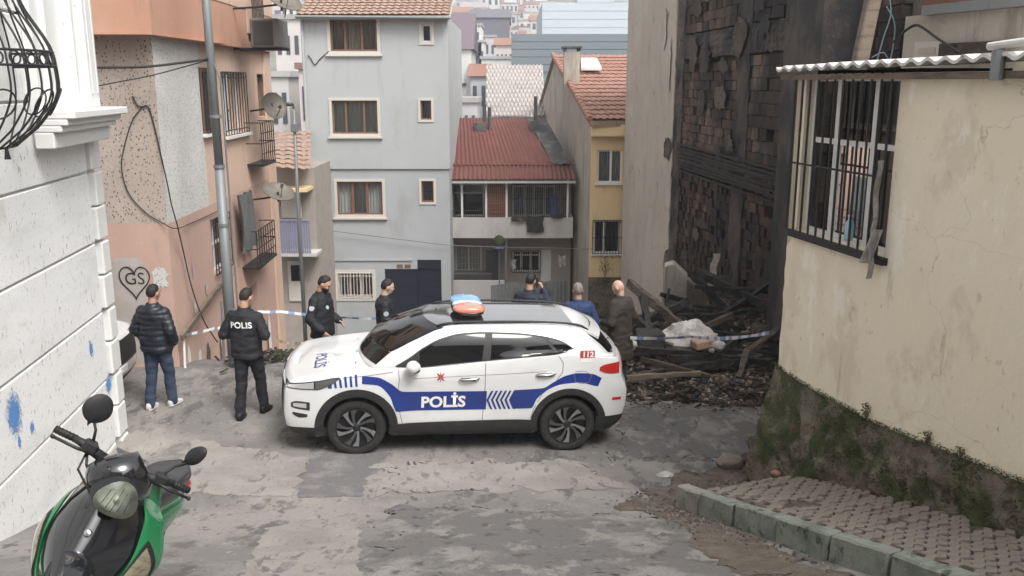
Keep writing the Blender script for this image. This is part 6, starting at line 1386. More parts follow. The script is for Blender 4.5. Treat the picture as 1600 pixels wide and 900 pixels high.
# mirrors
for s in (-1, 1):
    m = MB(); m.sphere((.685, s * 1.005, 1.185), (.095, .10, .08), 20, 14, fn=lambda d: 1.0 if d.x < .3 else .9); mo = m.build('mirror', MATS['car_white'], car, smooth=True)
    m = MB(); m.sphere((.69, s * 1.0, 1.152), (.078, .09, .045), 16, 10); m.bar((.66, s * .86, 1.14), (.68, s * .98, 1.15), .09, .045); m.build('mirror_base', MATS['car_black'], mo)
# light bar
def pill(x0, x1, y0, y1, z0, z1, n=24, k=3.2):
    m = MB()
    def P(a, t):
        th = a * 6.2832; q = spl([(0, .86), (.25, 1), (.55, .97), (.8, .80), (1, .35)], t); c, s_ = math.cos(th), math.sin(th)
        return Vector(((x0 + x1) / 2 + (x1 - x0) / 2 * q * math.copysign(abs(c) ** (2 / k), c), (y0 + y1) / 2 + (y1 - y0) / 2 * (1 - (1 - q) * .35) * math.copysign(abs(s_) ** (2 / k), s_), lerp(z0, z1, t)))
    m.grid(P, 40, 9, wrap_u=True); n_ = len(m.v); m.f += [tuple(range(40)), tuple(range(n_ - 1, n_ - 41, -1))]; m.m += [0, 0]; return m
lb = pill(1.20, 1.62, -.46, .34, 1.685, 1.715).build('light_bar', MATS['car_black'], car, smooth=True)
smooth_angle(pill(1.205, 1.615, -.465, -.12, 1.716, 1.795).build('lens', MATS['bar_red'], lb), 50); smooth_angle(pill(1.205, 1.615, .0, .345, 1.716, 1.795).build('lens', MATS['bar_blue'], lb), 50); smooth_angle(pill(1.21, 1.61, -.118, -.002, 1.716, 1.792).build('lens', MATS['bar_clear'], lb), 50)
for s in (-.32, .22):
    m = MB(); m.box((1.30, s - .06, 1.57), (1.52, s + .06, 1.676)); m.build('foot', MATS['car_black'], lb, bevel=.01)
# hood lettering and crest
M4 = Matrix(((0, 1, 0, -.47), (-1, 0, 0, -.27), (0, 0, 1, 0), (0, 0, 0, 1)))
o = text_obj('hood_lettering', 'POLİS', .20, MATS['car_blue'], car, M4, .003, 1.05)
for v in o.data.vertices: v.co.z = topZ(v.co.x, v.co.y) + .004
m = MB(); m.add([Vector((-.24 + .075 * (1 if k % 2 else .55) * math.cos(k * .3927), -.12 + .10 * (1 if k % 2 else .55) * math.sin(k * .3927), 0)) for k in range(16)], [tuple(range(16))]); o = m.build('hood_crest', MATS['decal_pink'], car)
for v in o.data.vertices: v.co.z = topZ(v.co.x, v.co.y) + .004
o.data.materials[0] = mat('decal_faint', (.5, .48, .48), .5)
# underbody and wheels
m = MB(); m.box((-.6, -.6, .2), (3.2, .6, .42)); m.build('underbody', MATS['car_black'], car)
def wheel(cx, s):
    y0 = s * .885; ax = (0, s, 0); c = (cx, y0, .362); m = MB(); rt = .362
    m.lathe([(.245, -.20), (.30, -.215), (.345, -.205), (rt, -.18), (rt, -.03), (.350, -.008), (.33, .004), (.30, .006), (.265, .0), (.246, -.012)], c, ax, 56); w = smooth_angle(m.build('wheel', MATS['tyre'], car), 40)
    m = MB(); m.lathe([(.247, -.012), (.252, .002), (.240, .004), (.232, -.012), (.222, -.05), (.06, -.075), (.001, -.075)], c, ax, 48); smooth_angle(m.build('rim', MATS['rim_dark'], w), 30)
    m = MB(); m.lathe([(.001, .0), (.028, -.002), (.036, -.012), (.055, -.02), (.06, -.06)], c, ax, 24); m.build('hub', MATS['rim_dark'], w)
    for k in range(10):
        a = R(36 * k + (9 if k % 2 else 0)); tw = -.34; m = MB(); q = []
        for (r, wd, dy) in ((.045, .014, -.018), (.11, .014, -.010), (.18, .020, -.004), (.240, .040, .001)):
            th = a + tw * (r - .045) / .19 * s * -1
            for sg in (-1, 1):
                t2 = th + sg * wd / r; q.append((r, t2, dy))
        P = lambda r, th, dy: Vector((cx + r * math.cos(th), y0 + s * dy, .362 + r * math.sin(th)))
        vs = [P(*v) for v in q] + [P(v[0], v[1], v[2] - .04) for v in q]
        fs = [(2*i, 2*i+1, 2*i+3, 2*i+2) for i in range(3)] + [(2*i, 2*i+2, 2*i+10, 2*i+8) for i in range(3)] + [(2*i+1, 2*i+9, 2*i+11, 2*i+3) for i in range(3)] + [(6, 7, 15, 14)]
        m.add(vs, fs[:3], 0); m.add(vs, fs[3:], 1); m.build('spoke', [MATS['rim_silver' if k % 2 == 0 else 'rim_grey'], MATS['rim_dark']], w)
    m = MB(); m.lathe([(.001, -.09), (.16, -.09), (.165, -.10), (.165, -.115), (.001, -.115)], c, ax, 32); m.build('brake_disc', MATS['lamp_grey'], w)
for cx in (0, 2.66):
    for s in (-1, 1): wheel(cx, s)
# ---------------------------------------------------------------- people
mat('skin', (.42, .25, .18), .6, [('n', (14, 14, 14), .45, .7, (.36, .2, .15), .6)]); mat('skin_pale', (.50, .33, .26), .5, [('n', (14, 14, 14), .45, .7, (.46, .27, .21), .6)])
mat('hair_dark', (.016, .013, .011), .55, [('n', (40, 40, 40), .4, .65, (.006, .005, .005), .8)], (90, .8, .01)); mat('hair_grey', (.22, .20, .185), .75, [('n', (40, 40, 40), .4, .65, (.08, .07, .065), .8)])
mat('jacket_black', (.011, .012, .015), .75, [('n', (5, 5, 5), .45, .7, (.02, .021, .026), .7)], (60, .25, .004)); mat('puffer', (.014, .017, .024), .45, [('n', (5, 5, 5), .45, .7, (.026, .03, .04), .7)], (40, .2, .004))
mat('jacket_navy', (.013, .016, .028), .7, [('n', (5, 5, 5), .45, .7, (.022, .026, .04), .7)], (60, .25, .004)); mat('jacket_blue', (.018, .035, .10), .75, [('n', (5, 5, 5), .45, .7, (.028, .05, .13), .7)], (60, .25, .004))
mat('coat_brown', (.042, .035, .030), .9, [('n', (6, 6, 6), .45, .7, (.03, .025, .022), .7)], (60, .3, .004))
mat('jeans', (.028, .042, .075), .9, [('n', (4, 4, 4), .45, .7, (.045, .062, .1), .7)], (90, .25, .003)); mat('trousers_black', (.010, .010, .013), .85, [('n', (5, 5, 5), .45, .7, (.018, .018, .022), .7)], (80, .2, .003)); mat('trousers_grey', (.03, .03, .034), .9, bump=(80, .2, .003))
mat('shoe_white', (.55, .54, .53), .6); mat('shoe_black', (.01, .01, .01), .45); mat('maroon', (.10, .022, .03), .8); mat('patch', (.35, .36, .4), .6)
def rloft(m, rings, n=24):
    vs = []
    for (c, rx, ry, *ax) in rings:
        A = ax[0] if ax else Vector((1, 0, 0)); B = ax[1] if len(ax) > 1 else Vector((0, 1, 0))
        for k in range(n):
            th = 6.2832 * k / n; cs, sn = math.cos(th), math.sin(th); q = 2.3
            vs.append(Vector(c) + A * rx * math.copysign(abs(cs) ** (2 / q), cs) + B * ry * math.copysign(abs(sn) ** (2 / q), sn))
    fs = [(j*n+i, j*n+(i+1) % n, (j+1)*n+(i+1) % n, (j+1)*n+i) for j in range(len(rings)-1) for i in range(n)] + [tuple(range(n-1, -1, -1)), tuple((len(rings)-1)*n+i for i in range(n))]
    m.add(vs, fs)
def limb(m, pts, rad, n=16):               # smooth tapered limb through joints
    P, Q = [], []; pts = [Vector(p) for p in pts]
    for i in range(len(pts) - 1):
        for k in range(6): t = k / 6; P.append(pts[i].lerp(pts[i+1], t)); Q.append(lerp(rad[i], rad[i+1], t))
    P.append(pts[-1]); Q.append(rad[-1]); m.tube(P, Q, n)
    m.sphere(pts[0], rad[0], 12, 8); m.sphere(pts[-1], rad[-1], 12, 8)
    for p, r in zip(pts[1:-1], rad[1:-1]): m.sphere(p, r * 1.02, 12, 8)
def soft(m, name, mt, parent, vox, it=4, wr=0, wf=9, quilt=0):
    o = m.build(name, mt, parent, fix=False); evaluated(o, [('REMESH', dict(mode='VOXEL', voxel_size=vox)), ('SMOOTH', dict(factor=.5, iterations=it))])
    me = o.data; me.polygons.foreach_set('use_smooth', [True] * len(me.polygons))
    if wr or quilt:
        me.update(); nn = [v.normal.copy() for v in me.vertices]
        for v, n_ in zip(me.vertices, nn):
            d = 0
            if wr: q = v.co; d += wr * (noise.noise(Vector((q.x * wf, q.y * wf, q.z * wf * 1.7))) + .5 * abs(noise.noise(Vector((q.x * wf * .7 + 5, q.y * wf * .7, q.z * wf * 2.6)))))
            if quilt and .7 < v.co.z: d += quilt * (abs(math.sin(v.co.z * 6.2832 / .15)) ** .6 - .6)
            v.co += n_ * d
        me.update()
    return o
def hand(m, w, d, palm_n, s, side, curl=.5):
    """w wrist, d pointing direction, palm_n palm normal, side +1/-1 which way the thumb leaves"""
    d = d.normalized(); pn = (palm_n - d * palm_n.dot(d)).normalized(); sd = d.cross(pn) * side; c = w + d * .045 * s
    rloft(m, [(w - d * .01, .026*s, .020*s, sd, pn), (w + d * .03*s, .036*s, .018*s, sd, pn), (w + d * .085*s, .040*s, .015*s, sd, pn), (w + d * .095*s, .038*s, .013*s, sd, pn)], 14)
    for k, (o_, L_) in enumerate(((-.030, .060), (-.010, .074), (.011, .080), (.031, .070))):
        b = w + d * .088*s + sd * o_*s; p1 = b + (d * math.cos(curl * .5) + pn * math.sin(curl * .5)) * L_ * .5 * s; p2 = p1 + (d * math.cos(curl * 1.6) + pn * math.sin(curl * 1.6)) * L_ * .5 * s
        limb(m, [b, p1, p2], [.0098*s, .0092*s, .008*s], 8)
    b = w + d * .03*s + sd * .034*s; p1 = b + (d * .6 + sd * .7 + pn * .25).normalized() * .042*s; p2 = p1 + (d * .85 + sd * .2 + pn * .35).normalized() * .035*s; limb(m, [b, p1, p2], [.012*s, .0105*s, .009*s], 8)
def person(label, x, y, rotz, h, top, bottom, shoes, hair, skin='skin', arms=None, feet=((-.11, 0), (.11, 0)), hyaw=0, hpitch=0, lean=0, bulk=1.0, quilt=0, coat=0, bald=0, beard=0, z=None, capsh=0):
    s = h / 1.75; base = Vector((x, y, G(x, y) + .004 if z is None else z))
    o_ = None
    B_ = MB(); J = MB(); T_ = MB()
    tilt = Matrix.Rotation(-lean, 3, 'X'); hip = Vector((0, 0, .93))
    U = lambda p: (tilt @ (Vector(p) - hip) + hip) * s
    Ax, Ay = Vector((1, 0, 0)), tilt @ Vector((0, 1, 0))
    # legs
    legs = []
    for k, (fx, fy) in enumerate(feet):
        sg = -1 if k == 0 else 1; hp = Vector((sg * .085, 0, .92)); an = Vector((fx, fy - .02, .085)); mid = hp.lerp(an, .52) + Vector((0, .035, 0)); legs.append((hp, mid, an))
        limb(B_, [p * s for p in (hp, mid, an)], [.078*s, .052*s, .036*s]); limb(T_, [p * s for p in (hp, mid, an + Vector((0, 0, -.02)))], [.098*s*bulk, .077*s, .066*s])
        rloft(B_, [(Vector((fx, fy - .05, .05)) * s, .03*s, .035*s), (Vector((fx, fy - .05, .02)) * s, .03*s, .035*s)], 10)
    rloft(T_, [(Vector((0, 0, .80)) * s, .10*s, .09*s), (Vector((0, -.01, .88)) * s, .165*s*bulk, .115*s*bulk), (Vector((0, 0, .98)) * s, .162*s*bulk, .112*s*bulk), (Vector((0, 0, 1.06)) * s, .15*s*bulk, .105*s*bulk)])
    # torso
    tor = [(.86, .145, .105, -.005), (.95, .160, .112, 0), (1.06, .150, .105, .01), (1.20, .165, .115, .005), (1.33, .178, .112, -.01), (1.41, .155, .095, -.015), (1.46, .085, .07, -.015)]
    rloft(B_, [(U((0, cy, z_)), rx*s*.94, ry*s*.94, Ax, Ay) for z_, rx, ry, cy in tor])
    jb = .82 if not coat else .52
    jt = [(jb, .185 + .03 * (coat > 0), .135 + .02 * (coat > 0), 0)] + [(.95, .182, .135, 0), (1.06, .178, .130, .005), (1.20, .188, .135, .005), (1.33, .200, .130, -.01), (1.405, .172, .112, -.015), (1.455, .095, .085, -.015)]
    rloft(J, [(U((0, cy, z_)), rx*s*bulk, ry*s*bulk, Ax, Ay) for z_, rx, ry, cy in jt])
    rloft(J, [(U((0, -.012, 1.43)), .088*s, .085*s, Ax, Ay), (U((0, -.005, 1.50)), .072*s, .072*s, Ax, Ay)])
    # neck and head
    nk = U((0, -.005, 1.46)); hc0 = U((0, .015, 1.625)); limb(B_, [nk, U((0, .005, 1.56))], [.058*s, .054*s])
    HR = tilt @ (Matrix.Rotation(hyaw, 3, 'Z') @ Matrix.Rotation(hpitch, 3, 'X')); nb = U((0, .0, 1.53)); hc = nb + HR @ (Vector((0, .02, .105)) * s); E = lambda p: hc + HR @ (Vector(p) * s)
    B_.sphere(hc, Vector((.074, .094, .105)) * s, 24, 16, HR); B_.sphere(E((0, .03, -.055)), Vector((.054, .062, .065)) * s, 16, 12, HR); B_.sphere(E((0, .055, -.085)), Vector((.032, .033, .028)) * s, 12, 8, HR)
    B_.sphere(E((0, .095, -.018)), Vector((.012, .022, .026)) * s, 10, 8, HR); B_.sphere(E((0, .084, .02)), Vector((.055, .016, .012)) * s, 12, 8, HR); B_.sphere(E((0, .086, -.058)), Vector((.024, .012, .010)) * s, 10, 8, HR)
    for sg in (-1, 1): B_.sphere(E((sg * .078, -.004, -.010)), Vector((.013, .022, .033)) * s, 10, 8, HR); B_.sphere(E((sg * .04, .07, -.03)), Vector((.022, .02, .02)) * s, 10, 8, HR)
    # arms: (elbow, wrist, hand dir, palm normal) in body metres at 1.75 m
    for k, sg in enumerate((-1, 1)):
        sh = U((sg * .165, -.01, 1.375)); a = (arms or {}).get('L' if sg < 0 else 'R', ((sg * .25, -.03, 1.11), (sg * .24, .10, .90), (0, .3, -1), (-sg, .1, 0)))
        el, wr_ = Vector(a[0]) * s, Vector(a[1]) * s; el = U(Vector(a[0])); wr_ = U(Vector(a[1])); hd = Vector(a[2]); pn = Vector(a[3])
        limb(B_, [sh, el, wr_], [.050*s, .040*s, .027*s]); hand(B_, wr_, hd, pn, s, 1 if sg < 0 else -1, a[4] if len(a) > 4 else .5)
        limb(J, [sh, el, el.lerp(wr_, .93)], [.070*s*bulk, .063*s*bulk, .052*s*bulk])
    me_body = soft(B_, 'person', MATS[skin], None, .0088, 3); o_ = me_body
    soft(J, 'coat' if coat else 'jacket', MATS[top], o_, .0115, 2, .013, 8, quilt); soft(T_, 'trousers', MATS[bottom], o_, .0115, 3, .013, 8)
    for k, (fx, fy) in enumerate(feet):
        m = MB(); yaw = (-.12 if k == 0 else .12); FX = Vector((math.cos(yaw), -math.sin(yaw), 0)); FY = Vector((math.sin(yaw), math.cos(yaw), 0)); c = Vector((fx, fy, 0))
        for (q, rx, z0, z1) in ((-.09, .036, .0, .10), (-.03, .040, .0, .105), (.05, .047, .0, .075), (.12, .046, .0, .055), (.165, .026, .004, .038)): pass
        rr2 = [(-.10, .026, .08), (-.075, .038, .105), (-.02, .041, .10), (.05, .047, .072), (.115, .046, .054), (.155, .034, .042), (.172, .014, .028)]
        rloft(m, [((c + FY * q + Vector((0, 0, hh / 2))) * s, rx * s, hh / 2 * s, FX, Vector((0, 0, 1))) for q, rx, hh in rr2], 18)
        sh_o = m.build('shoe', MATS[shoes], o_, smooth=True)
        m = MB(); rloft(m, [((c + FY * q + Vector((0, 0, .009))) * s, (rx + .004) * s, .009 * s, FX, Vector((0, 0, 1))) for q, rx, hh in rr2], 18); m.build('sole', MATS['shoe_white' if shoes == 'shoe_white' else 'shoe_black'], sh_o)
    if not bald:
        m = MB()
        def hf(d):
            hairy = sm((d.z * .9 - d.y * 1.05 + .18) / .22) if d.z > -.55 else 0
            if d.y < -.3 and d.z > -.50: hairy = 1
            if abs(d.x) > .75 and d.z < -.1 and d.y > -.2: hairy *= .2
            return lerp(.93, 1.05 + .045 * noise.noise(d * 7) + .03 * noise.noise(d * 19), hairy)
        m.sphere(E((0, -.006, .012)), Vector((.076, .096, .106)) * s, 40, 28, HR, fn=hf); m.build('hair', MATS[hair], o_, smooth=True)
    elif bald > 1:
        m = MB(); m.sphere(E((0, -.012, -.015)), Vector((.077, .092, .075)) * s, 36, 24, HR, fn=lambda d: 1.005 if d.y < .0 and -.7 < d.z < .0 else .9); m.build('hair', MATS[hair], o_, smooth=True)
    for sg in (-1, 1): m = MB(); m.sphere(E((sg * .031, .083, .004)), .0105 * s, 8, 6); m.build('eye', MATS['hair_dark'], o_, smooth=True)
    m = MB(); m.sphere(E((-.032, .092, .024)), Vector((.020, .006, .005)) * s, 8, 6, HR); m.sphere(E((.032, .092, .024)), Vector((.020, .006, .005)) * s, 8, 6, HR); m.build('eyebrows', MATS[hair], o_, smooth=True)
    if beard:
        m = MB(); m.sphere(E((0, .036, -.062)), Vector((.060, .064, .066)) * s, 28, 20, HR, fn=lambda d: 1.04 if d.z < .35 and d.y > -.5 and not (d.y > .7 and .05 < d.z < .4) else .85); m.build('beard', MATS[hair], o_, smooth=True)
    o_.location = base; o_.rotation_euler = (0, 0, rotz); tag(o_, label, 'person'); return o_, s, U, E
def back_text(o, body, zc, size, s, bold=.003):
    j = [c for c in o.children if c.name.startswith('jacket')][0]; bv = bvh_of([j]); t = text_obj('back_lettering', body, size * s, MATS['decal_white'], None, Matrix.Identity(4), bold)
    for v in t.data.vertices:
        x, z = v.co.x, zc * s + v.co.y; h = bv.ray_cast(Vector((x, -2, z)), Vector((0, 1, 0))); v.co = Vector((x, (h[0].y if h[0] else -.13) - .006, z))
    t.parent = o
def sleeve_patch(o, frm, dr, r=.035):
    j = [c for c in o.children if c.name.startswith('jacket')][0]; bv = bvh_of([j]); h = bv.ray_cast(Vector(frm), Vector(dr)); 
    if h[0] is None: return
    n_ = h[1]; a = n_.orthogonal().normalized(); b = n_.cross(a); m = MB(); m.add([h[0] + n_ * .007 + (a * math.cos(k * .5236) + b * math.sin(k * .5236)) * r for k in range(12)], [tuple(range(12))]); q = m.build('sleeve_patch', MATS['patch'], None); q.parent = o
# man in puffer jacket and jeans
pk = lambda sg: ((sg * .27, -.05, 1.13), (sg * .22, .10, .93), (-sg * .4, .5, -.8), (-sg, .1, 0))
person('man in black puffer jacket, jeans and white sneakers, back to camera', -4.86, 11.76, R(-12), 1.74, 'puffer', 'jeans', 'shoe_white', 'hair_dark', arms={'L': pk(-1), 'R': pk(1)}, feet=((-.10, -.10), (.11, .12)), hyaw=R(-14), hpitch=R(-6), bulk=1.16, quilt=.010)
fr = lambda sg: ((sg * .285, -.06, 1.14), (sg * .15, .20, 1.08), (-sg * .8, .6, .0), (0, -.2, -1))
o, s, U, E = person('officer with white lettering on back of black jacket, walking away', -3.575, 11.60, R(-6), 1.78, 'jacket_black', 'trousers_black', 'shoe_black', 'hair_dark', arms={'L': fr(-1), 'R': fr(1)}, feet=((-.08, -.16), (.13, .16)), hyaw=R(-20), hpitch=R(-18), bulk=1.12)
back_text(o, 'POLIS', 1.285, .115, s)
# officers behind the bonnet
o, s, U, E = person('bearded officer looking down, hand in jacket pocket, behind the bonnet', -2.80, 12.78, R(-108), 1.75, 'jacket_black', 'trousers_black', 'shoe_black', 'hair_dark', 'skin', {'L': ((-.27, -.08, 1.13), (-.24, .14, 1.0), (.3, .8, -.3), (.6, 0, -.6)), 'R': ((.27, -.04, 1.13), (.23, .13, .95), (-.2, .6, -.6), (-1, 0, 0))}, hyaw=R(8), hpitch=R(-26), bulk=1.13, beard=1)
sleeve_patch(o, (.9, 0, 1.30 * s), (-1, 0, 0), .04); sleeve_patch(o, (.08, .9, 1.28 * s), (0, -1, 0), .03)
o, s, U, E = person('shaven young officer facing right with hands forward, behind the windscreen', -1.88, 12.90, R(-78), 1.70, 'jacket_black', 'trousers_black', 'shoe_black', 'hair_dark', 'skin_pale', {'L': ((-.25, -.02, 1.12), (-.10, .26, 1.08), (.4, .9, .1), (0, 0, -1)), 'R': ((.25, -.02, 1.12), (.10, .27, 1.07), (-.4, .9, .1), (0, 0, -1))}, hyaw=R(6), hpitch=R(-14), bulk=1.12)
sleeve_patch(o, (.9, -.01, 1.27 * s), (-1, 0, 0), .038); sleeve_patch(o, (.05, -.9, 1.30 * s), (0, 1, 0), .03)
# three men behind the car's roof and tail
o, s, U, E = person('dark haired man in navy jacket holding a phone to his right ear', .27, 13.35, R(-28), 1.78, 'jacket_navy', 'trousers_black', 'shoe_black', 'hair_dark', 'skin', {'L': pk(-1), 'R': ((.33, .10, 1.20), (.17, .12, 1.49), (-.45, -.1, 1.0), (-.9, -.2, 0), .9)}, hyaw=R(-6), hpitch=R(-12), bulk=1.16)
m = MB(); c = E((.098, .02, -.02)); m.box((c.x - .006, c.y - .035, c.z - .075), (c.x + .006, c.y + .035, c.z + .075)); ph = m.build('mobile_phone', MATS['car_black'], None, bevel=.004)
ph.location = o.location; ph.rotation_euler = o.rotation_euler; tag(ph, 'black mobile phone held to the ear of the man in navy', 'phone')
person('grey haired man in bright blue jacket seen from behind', 1.00, 13.15, R(6), 1.70, 'jacket_blue', 'trousers_grey', 'shoe_black', 'hair_grey', 'skin', {'L': pk(-1), 'R': pk(1)}, hyaw=R(4), hpitch=R(-6), bulk=1.22)
person('bald man in long brown coat facing left by the debris', 1.66, 13.30, R(48), 1.75, 'coat_brown', 'trousers_grey', 'shoe_black', 'hair_grey', 'skin_pale', {'L': ((-.26, -.02, 1.12), (-.12, .22, 1.06), (.5, .8, 0), (0, 0, -1)), 'R': ((.28, -.04, 1.12), (.12, .20, 1.03), (-.5, .8, 0), (0, 0, -1))}, hyaw=R(10), hpitch=R(-14), bulk=1.2, coat=1, bald=1)
# ---------------------------------------------------------------- nose of a second police car behind the white building
c2 = copy_tree(car); c2.location = (-6.36, 11.78, G(-5.6, 11.78) + .005); c2.rotation_euler = (0, 0, R(180)); tag(c2, 'nose of a white police car poking out behind the white building corner', 'car')

# ---------------------------------------------------------------- scooter, left foreground
mat('gloss_black', (.010, .011, .013), .12, [('n', (3, 3, 3), .5, .7, (.018, .018, .02), .6)], coat=1); mat('matt_black', (.016, .016, .017), .6)
mat('scooter_green', (.012, .16, .055), .2, [('n', (4, 4, 4), .5, .7, (.018, .2, .07), .6)], coat=.9); mat('lens_amber', (.30, .27, .185), .08, [('n', (12, 12, 30), .45, .6, (.16, .14, .09), .8)], coat=1, metal=.3); mat('lens_clear', (.30, .30, .235), .1, [('n', (16, 16, 16), .42, .62, (.16, .155, .115), .85), ('n', (9, 9, 9), .58, .66, (.5, .5, .42), .7)], coat=1, metal=.25); mat('mirror_glass', (.5, .51, .52), .05, metal=1)
mat('seat_vinyl', (.028, .029, .032), .3)
sc_ = thing('scooter', 'green and black motor scooter leaning beside the white wall, foreground', 'scooter', local=True)
HX, HY, STEER = .06, -.99, R(30)
SB = Vector((-2.38, 4.40, 0)); hd_ = Vector((HX, HY, 0)).normalized(); fz = G(SB.x + hd_.x * .64, SB.y + hd_.y * .64); rz_ = G(SB.x - hd_.x * .64, SB.y - hd_.y * .64)
fw = Vector((hd_.x * 1.28, hd_.y * 1.28, fz - rz_)).normalized(); lf0 = Vector((0, 0, 1)).cross(fw).normalized(); up0 = fw.cross(lf0)
LEAN = R(21); lf = lf0 * math.cos(LEAN) - up0 * math.sin(LEAN); up = up0 * math.cos(LEAN) + lf0 * math.sin(LEAN)
sc_.rotation_euler = Matrix((fw, lf, up)).transposed().to_euler(); sc_.location = (SB.x, SB.y, (fz + rz_) / 2 + .01)
def sgrid(name, fn, nu, nv, th, mt, parent, sub=None):
    m = MB(); d = Vector(th); F_ = lambda a, b: Vector(fn(a, b))
    m.grid(F_, nu, nv); m.grid(lambda a, b: F_(a, b) - d, nu, nv)
    for aa in (0, 1): m.grid(lambda t, b: F_(aa, b) - d * t, 2, nv)
    for bb in (0, 1): m.grid(lambda a, t: F_(a, bb) - d * t, nu, 2)
    return smooth_angle(m.build(name, MATS[mt], parent), 45)
# steering rotation about the fork axis
AXP, AXD = Vector((.36, 0, .95)), Vector((-.42, 0, 1)).normalized()
SR = Matrix.Translation(AXP) @ Matrix.Rotation(STEER, 4, AXD) @ Matrix.Translation(-AXP)
def steer(o):
    if not o.name.startswith(('wheel', 'rim', 'spoke', 'hub', 'fork', 'front_fender')): o.data.transform(Matrix.Translation((0, 0, -.06)))
    o.data.transform(SR); o.data.update(); return o
# wheels
def swheel(cx, st):
    m = MB(); m.lathe([(.20, -.03), (.235, -.05), (.262, -.042), (.275, 0), (.262, .042), (.235, .05), (.20, .03)], (cx, 0, .275), (0, 1, 0), 40); w = m.build('wheel', MATS['tyre'], sc_, smooth=True)
    m2 = MB(); m2.lathe([(.20, -.03), (.185, -.02), (.185, .02), (.20, .03)], (cx, 0, .275), (0, 1, 0), 36); r_ = m2.build('rim', MATS['rim_dark'], w, smooth=True); L_ = [w, r_]
    for k in range(5):
        a = R(72 * k); m3 = MB(); m3.bar((cx + .03 * math.cos(a), 0, .275 + .03 * math.sin(a)), (cx + .19 * math.cos(a), 0, .275 + .19 * math.sin(a)), .035, .03, (0, 1, 0)); L_.append(m3.build('spoke', MATS['rim_dark'], w))
    m4 = MB(); m4.tube([(cx, -.07, .275), (cx, .07, .275)], .035, 14); L_.append(m4.build('hub', MATS['rim_dark'], w))
    if st: [steer(o) for o in L_]
swheel(.66, True); swheel(-.62, False)
for s in (-1, 1):
    m = MB(); m.tube([(.62, s * .075, .29), (.55, s * .075, .45), (.44, s * .06, .62)], .02, 10); steer(m.build('fork', MATS['matt_black'], sc_, smooth=True))
m = MB(); m.grid(lambda a, t: Vector((.66 + (.31 + .015 * math.cos((t - .5) * 3)) * math.cos(R(lerp(25, 150, a))), (t - .5) * .15, .275 + (.31 - .03 * (abs(t - .5) * 2) ** 2) * math.sin(R(lerp(25, 150, a))))), 22, 9); steer(m.build('front_fender', MATS['gloss_black'], sc_, smooth=True))
# front apron: black centre, green wings, long lenses
def apx(u, v): return .665 - .20 * v - .13 * u * u - .04 * (1 - v) * u * u
wt = [(0, .12), (.2, .185), (.5, .225), (.8, .205), (1, .16)]
sgrid('apron', lambda a, b: (apx(2*a-1, b) + .014 * math.exp(-(((2*a-1)) / .3) ** 2), -(2*a-1) * spl(wt, b), .40 + .46 * b - .05 * (2*a-1) ** 2), 25, 20, (.02, 0, 0), 'gloss_black', sc_)
for s in (-1, 1):
    tb = [(0, .13), (.2, .19), (.5, .23), (.8, .21), (1, .15)]; wo = [(0, .04), (.15, .09), (.45, .10), (.75, .065), (1, .02)]
    gp = lambda a, b, e=0: Vector((apx(1.02 + a * .45, b) + .015 + e + .03 * math.sin(a * 3.14), s * (spl(tb, b) + a * spl(wo, b)), .36 + .56 * b - .06 - .03 * a))
    sgrid('side_wing', gp, 10, 24, (.03, 0, 0), 'scooter_green', sc_)
    tr_ = lambda a, b: gp(lerp(.18, .86, a) , lerp(.10, .62, b), .012) + Vector((0, 0, 0))
    le = lambda a, b: gp(lerp(.5 - .36 * max(0, math.sin(3.1416 * min(1, b + .02))) ** .7, .5 + .38 * max(0, math.sin(3.1416 * min(1, b + .02))) ** .7, a), lerp(.08, .62, b), .014)
    sgrid('turn_signal', le, 9, 16, (.012, 0, 0), 'lens_amber', sc_)
    rimf = lambda a, b: gp(lerp(.5 - .45 * max(0, math.sin(3.1416 * min(1, b + .02))) ** .6, .5 + .47 * max(0, math.sin(3.1416 * min(1, b + .02))) ** .6, a), lerp(.04, .68, b), .006); sgrid('lens_surround', rimf, 9, 16, (.012, 0, 0), 'matt_black', sc_)
    # outer leg shield
    sgrid('leg_shield', lambda a, b: (.36 - .10 * b - .10 * a, s * (.14 + .09 * math.sin(3.14 * min(1, b * .75 + .18)) * (.35 + .65 * a)), .36 + .56 * b), 8, 18, (.025, 0, 0), 'scooter_green' if s else 'matt_black', sc_)
# emblem and bolts on the apron
for (v, y_, r, mt) in ((.58, .02, .020, 'chrome'), (.80, .055, .011, 'chrome'), (.80, -.055, .013, 'matt_black'), (.34, 0.01, .010, 'chrome')):
    x_ = apx(y_ / .18, v) + .03 * math.exp(-((y_ / .18) / .22) ** 2); m = MB(); m.lathe([(.001, .010), (r * .8, .009), (r, .004), (r, -.01)], (x_, y_, .40 + .46 * v), (1, 0, .35), 18); m.build('emblem' if r > .015 else 'bolt', MATS[mt], sc_)
# handlebar cowl with headlight
def cowl(a, b):                            # closed rounded cowl
    th = 6.2832 * a; ph = lerp(-1.35, 1.5, b); w = .17 * (1 - .25 * max(0, math.sin(ph))); c, s_ = math.cos(th), math.sin(th)
    return Vector((.40 + .15 * math.cos(ph) * c * (1.0 if c > 0 else .7), w * math.cos(ph) * s_, .985 + .135 * math.sin(ph) + .03 * c))
m = MB(); m.grid(cowl, 40, 18, wrap_u=True); hc_ = smooth_angle(steer(m.build('handlebar_cowl', MATS['gloss_black'], sc_)), 60)
def lampf(a, b):
    th = 6.2832 * a; r = b; k = 1 + .07 * math.cos(3 * th) ; return Vector((.605 + .035 * (1 - r * r), .106 * r * k * math.sin(th), .935 + .092 * r * k * math.cos(th) - .03 * (1 - r)))
mat('reflector', (.66, .64, .54), .35, [('n', (14, 14, 14), .45, .62, (.42, .4, .32), .8)]); mat('bulb', (.7, .68, .55), .2)
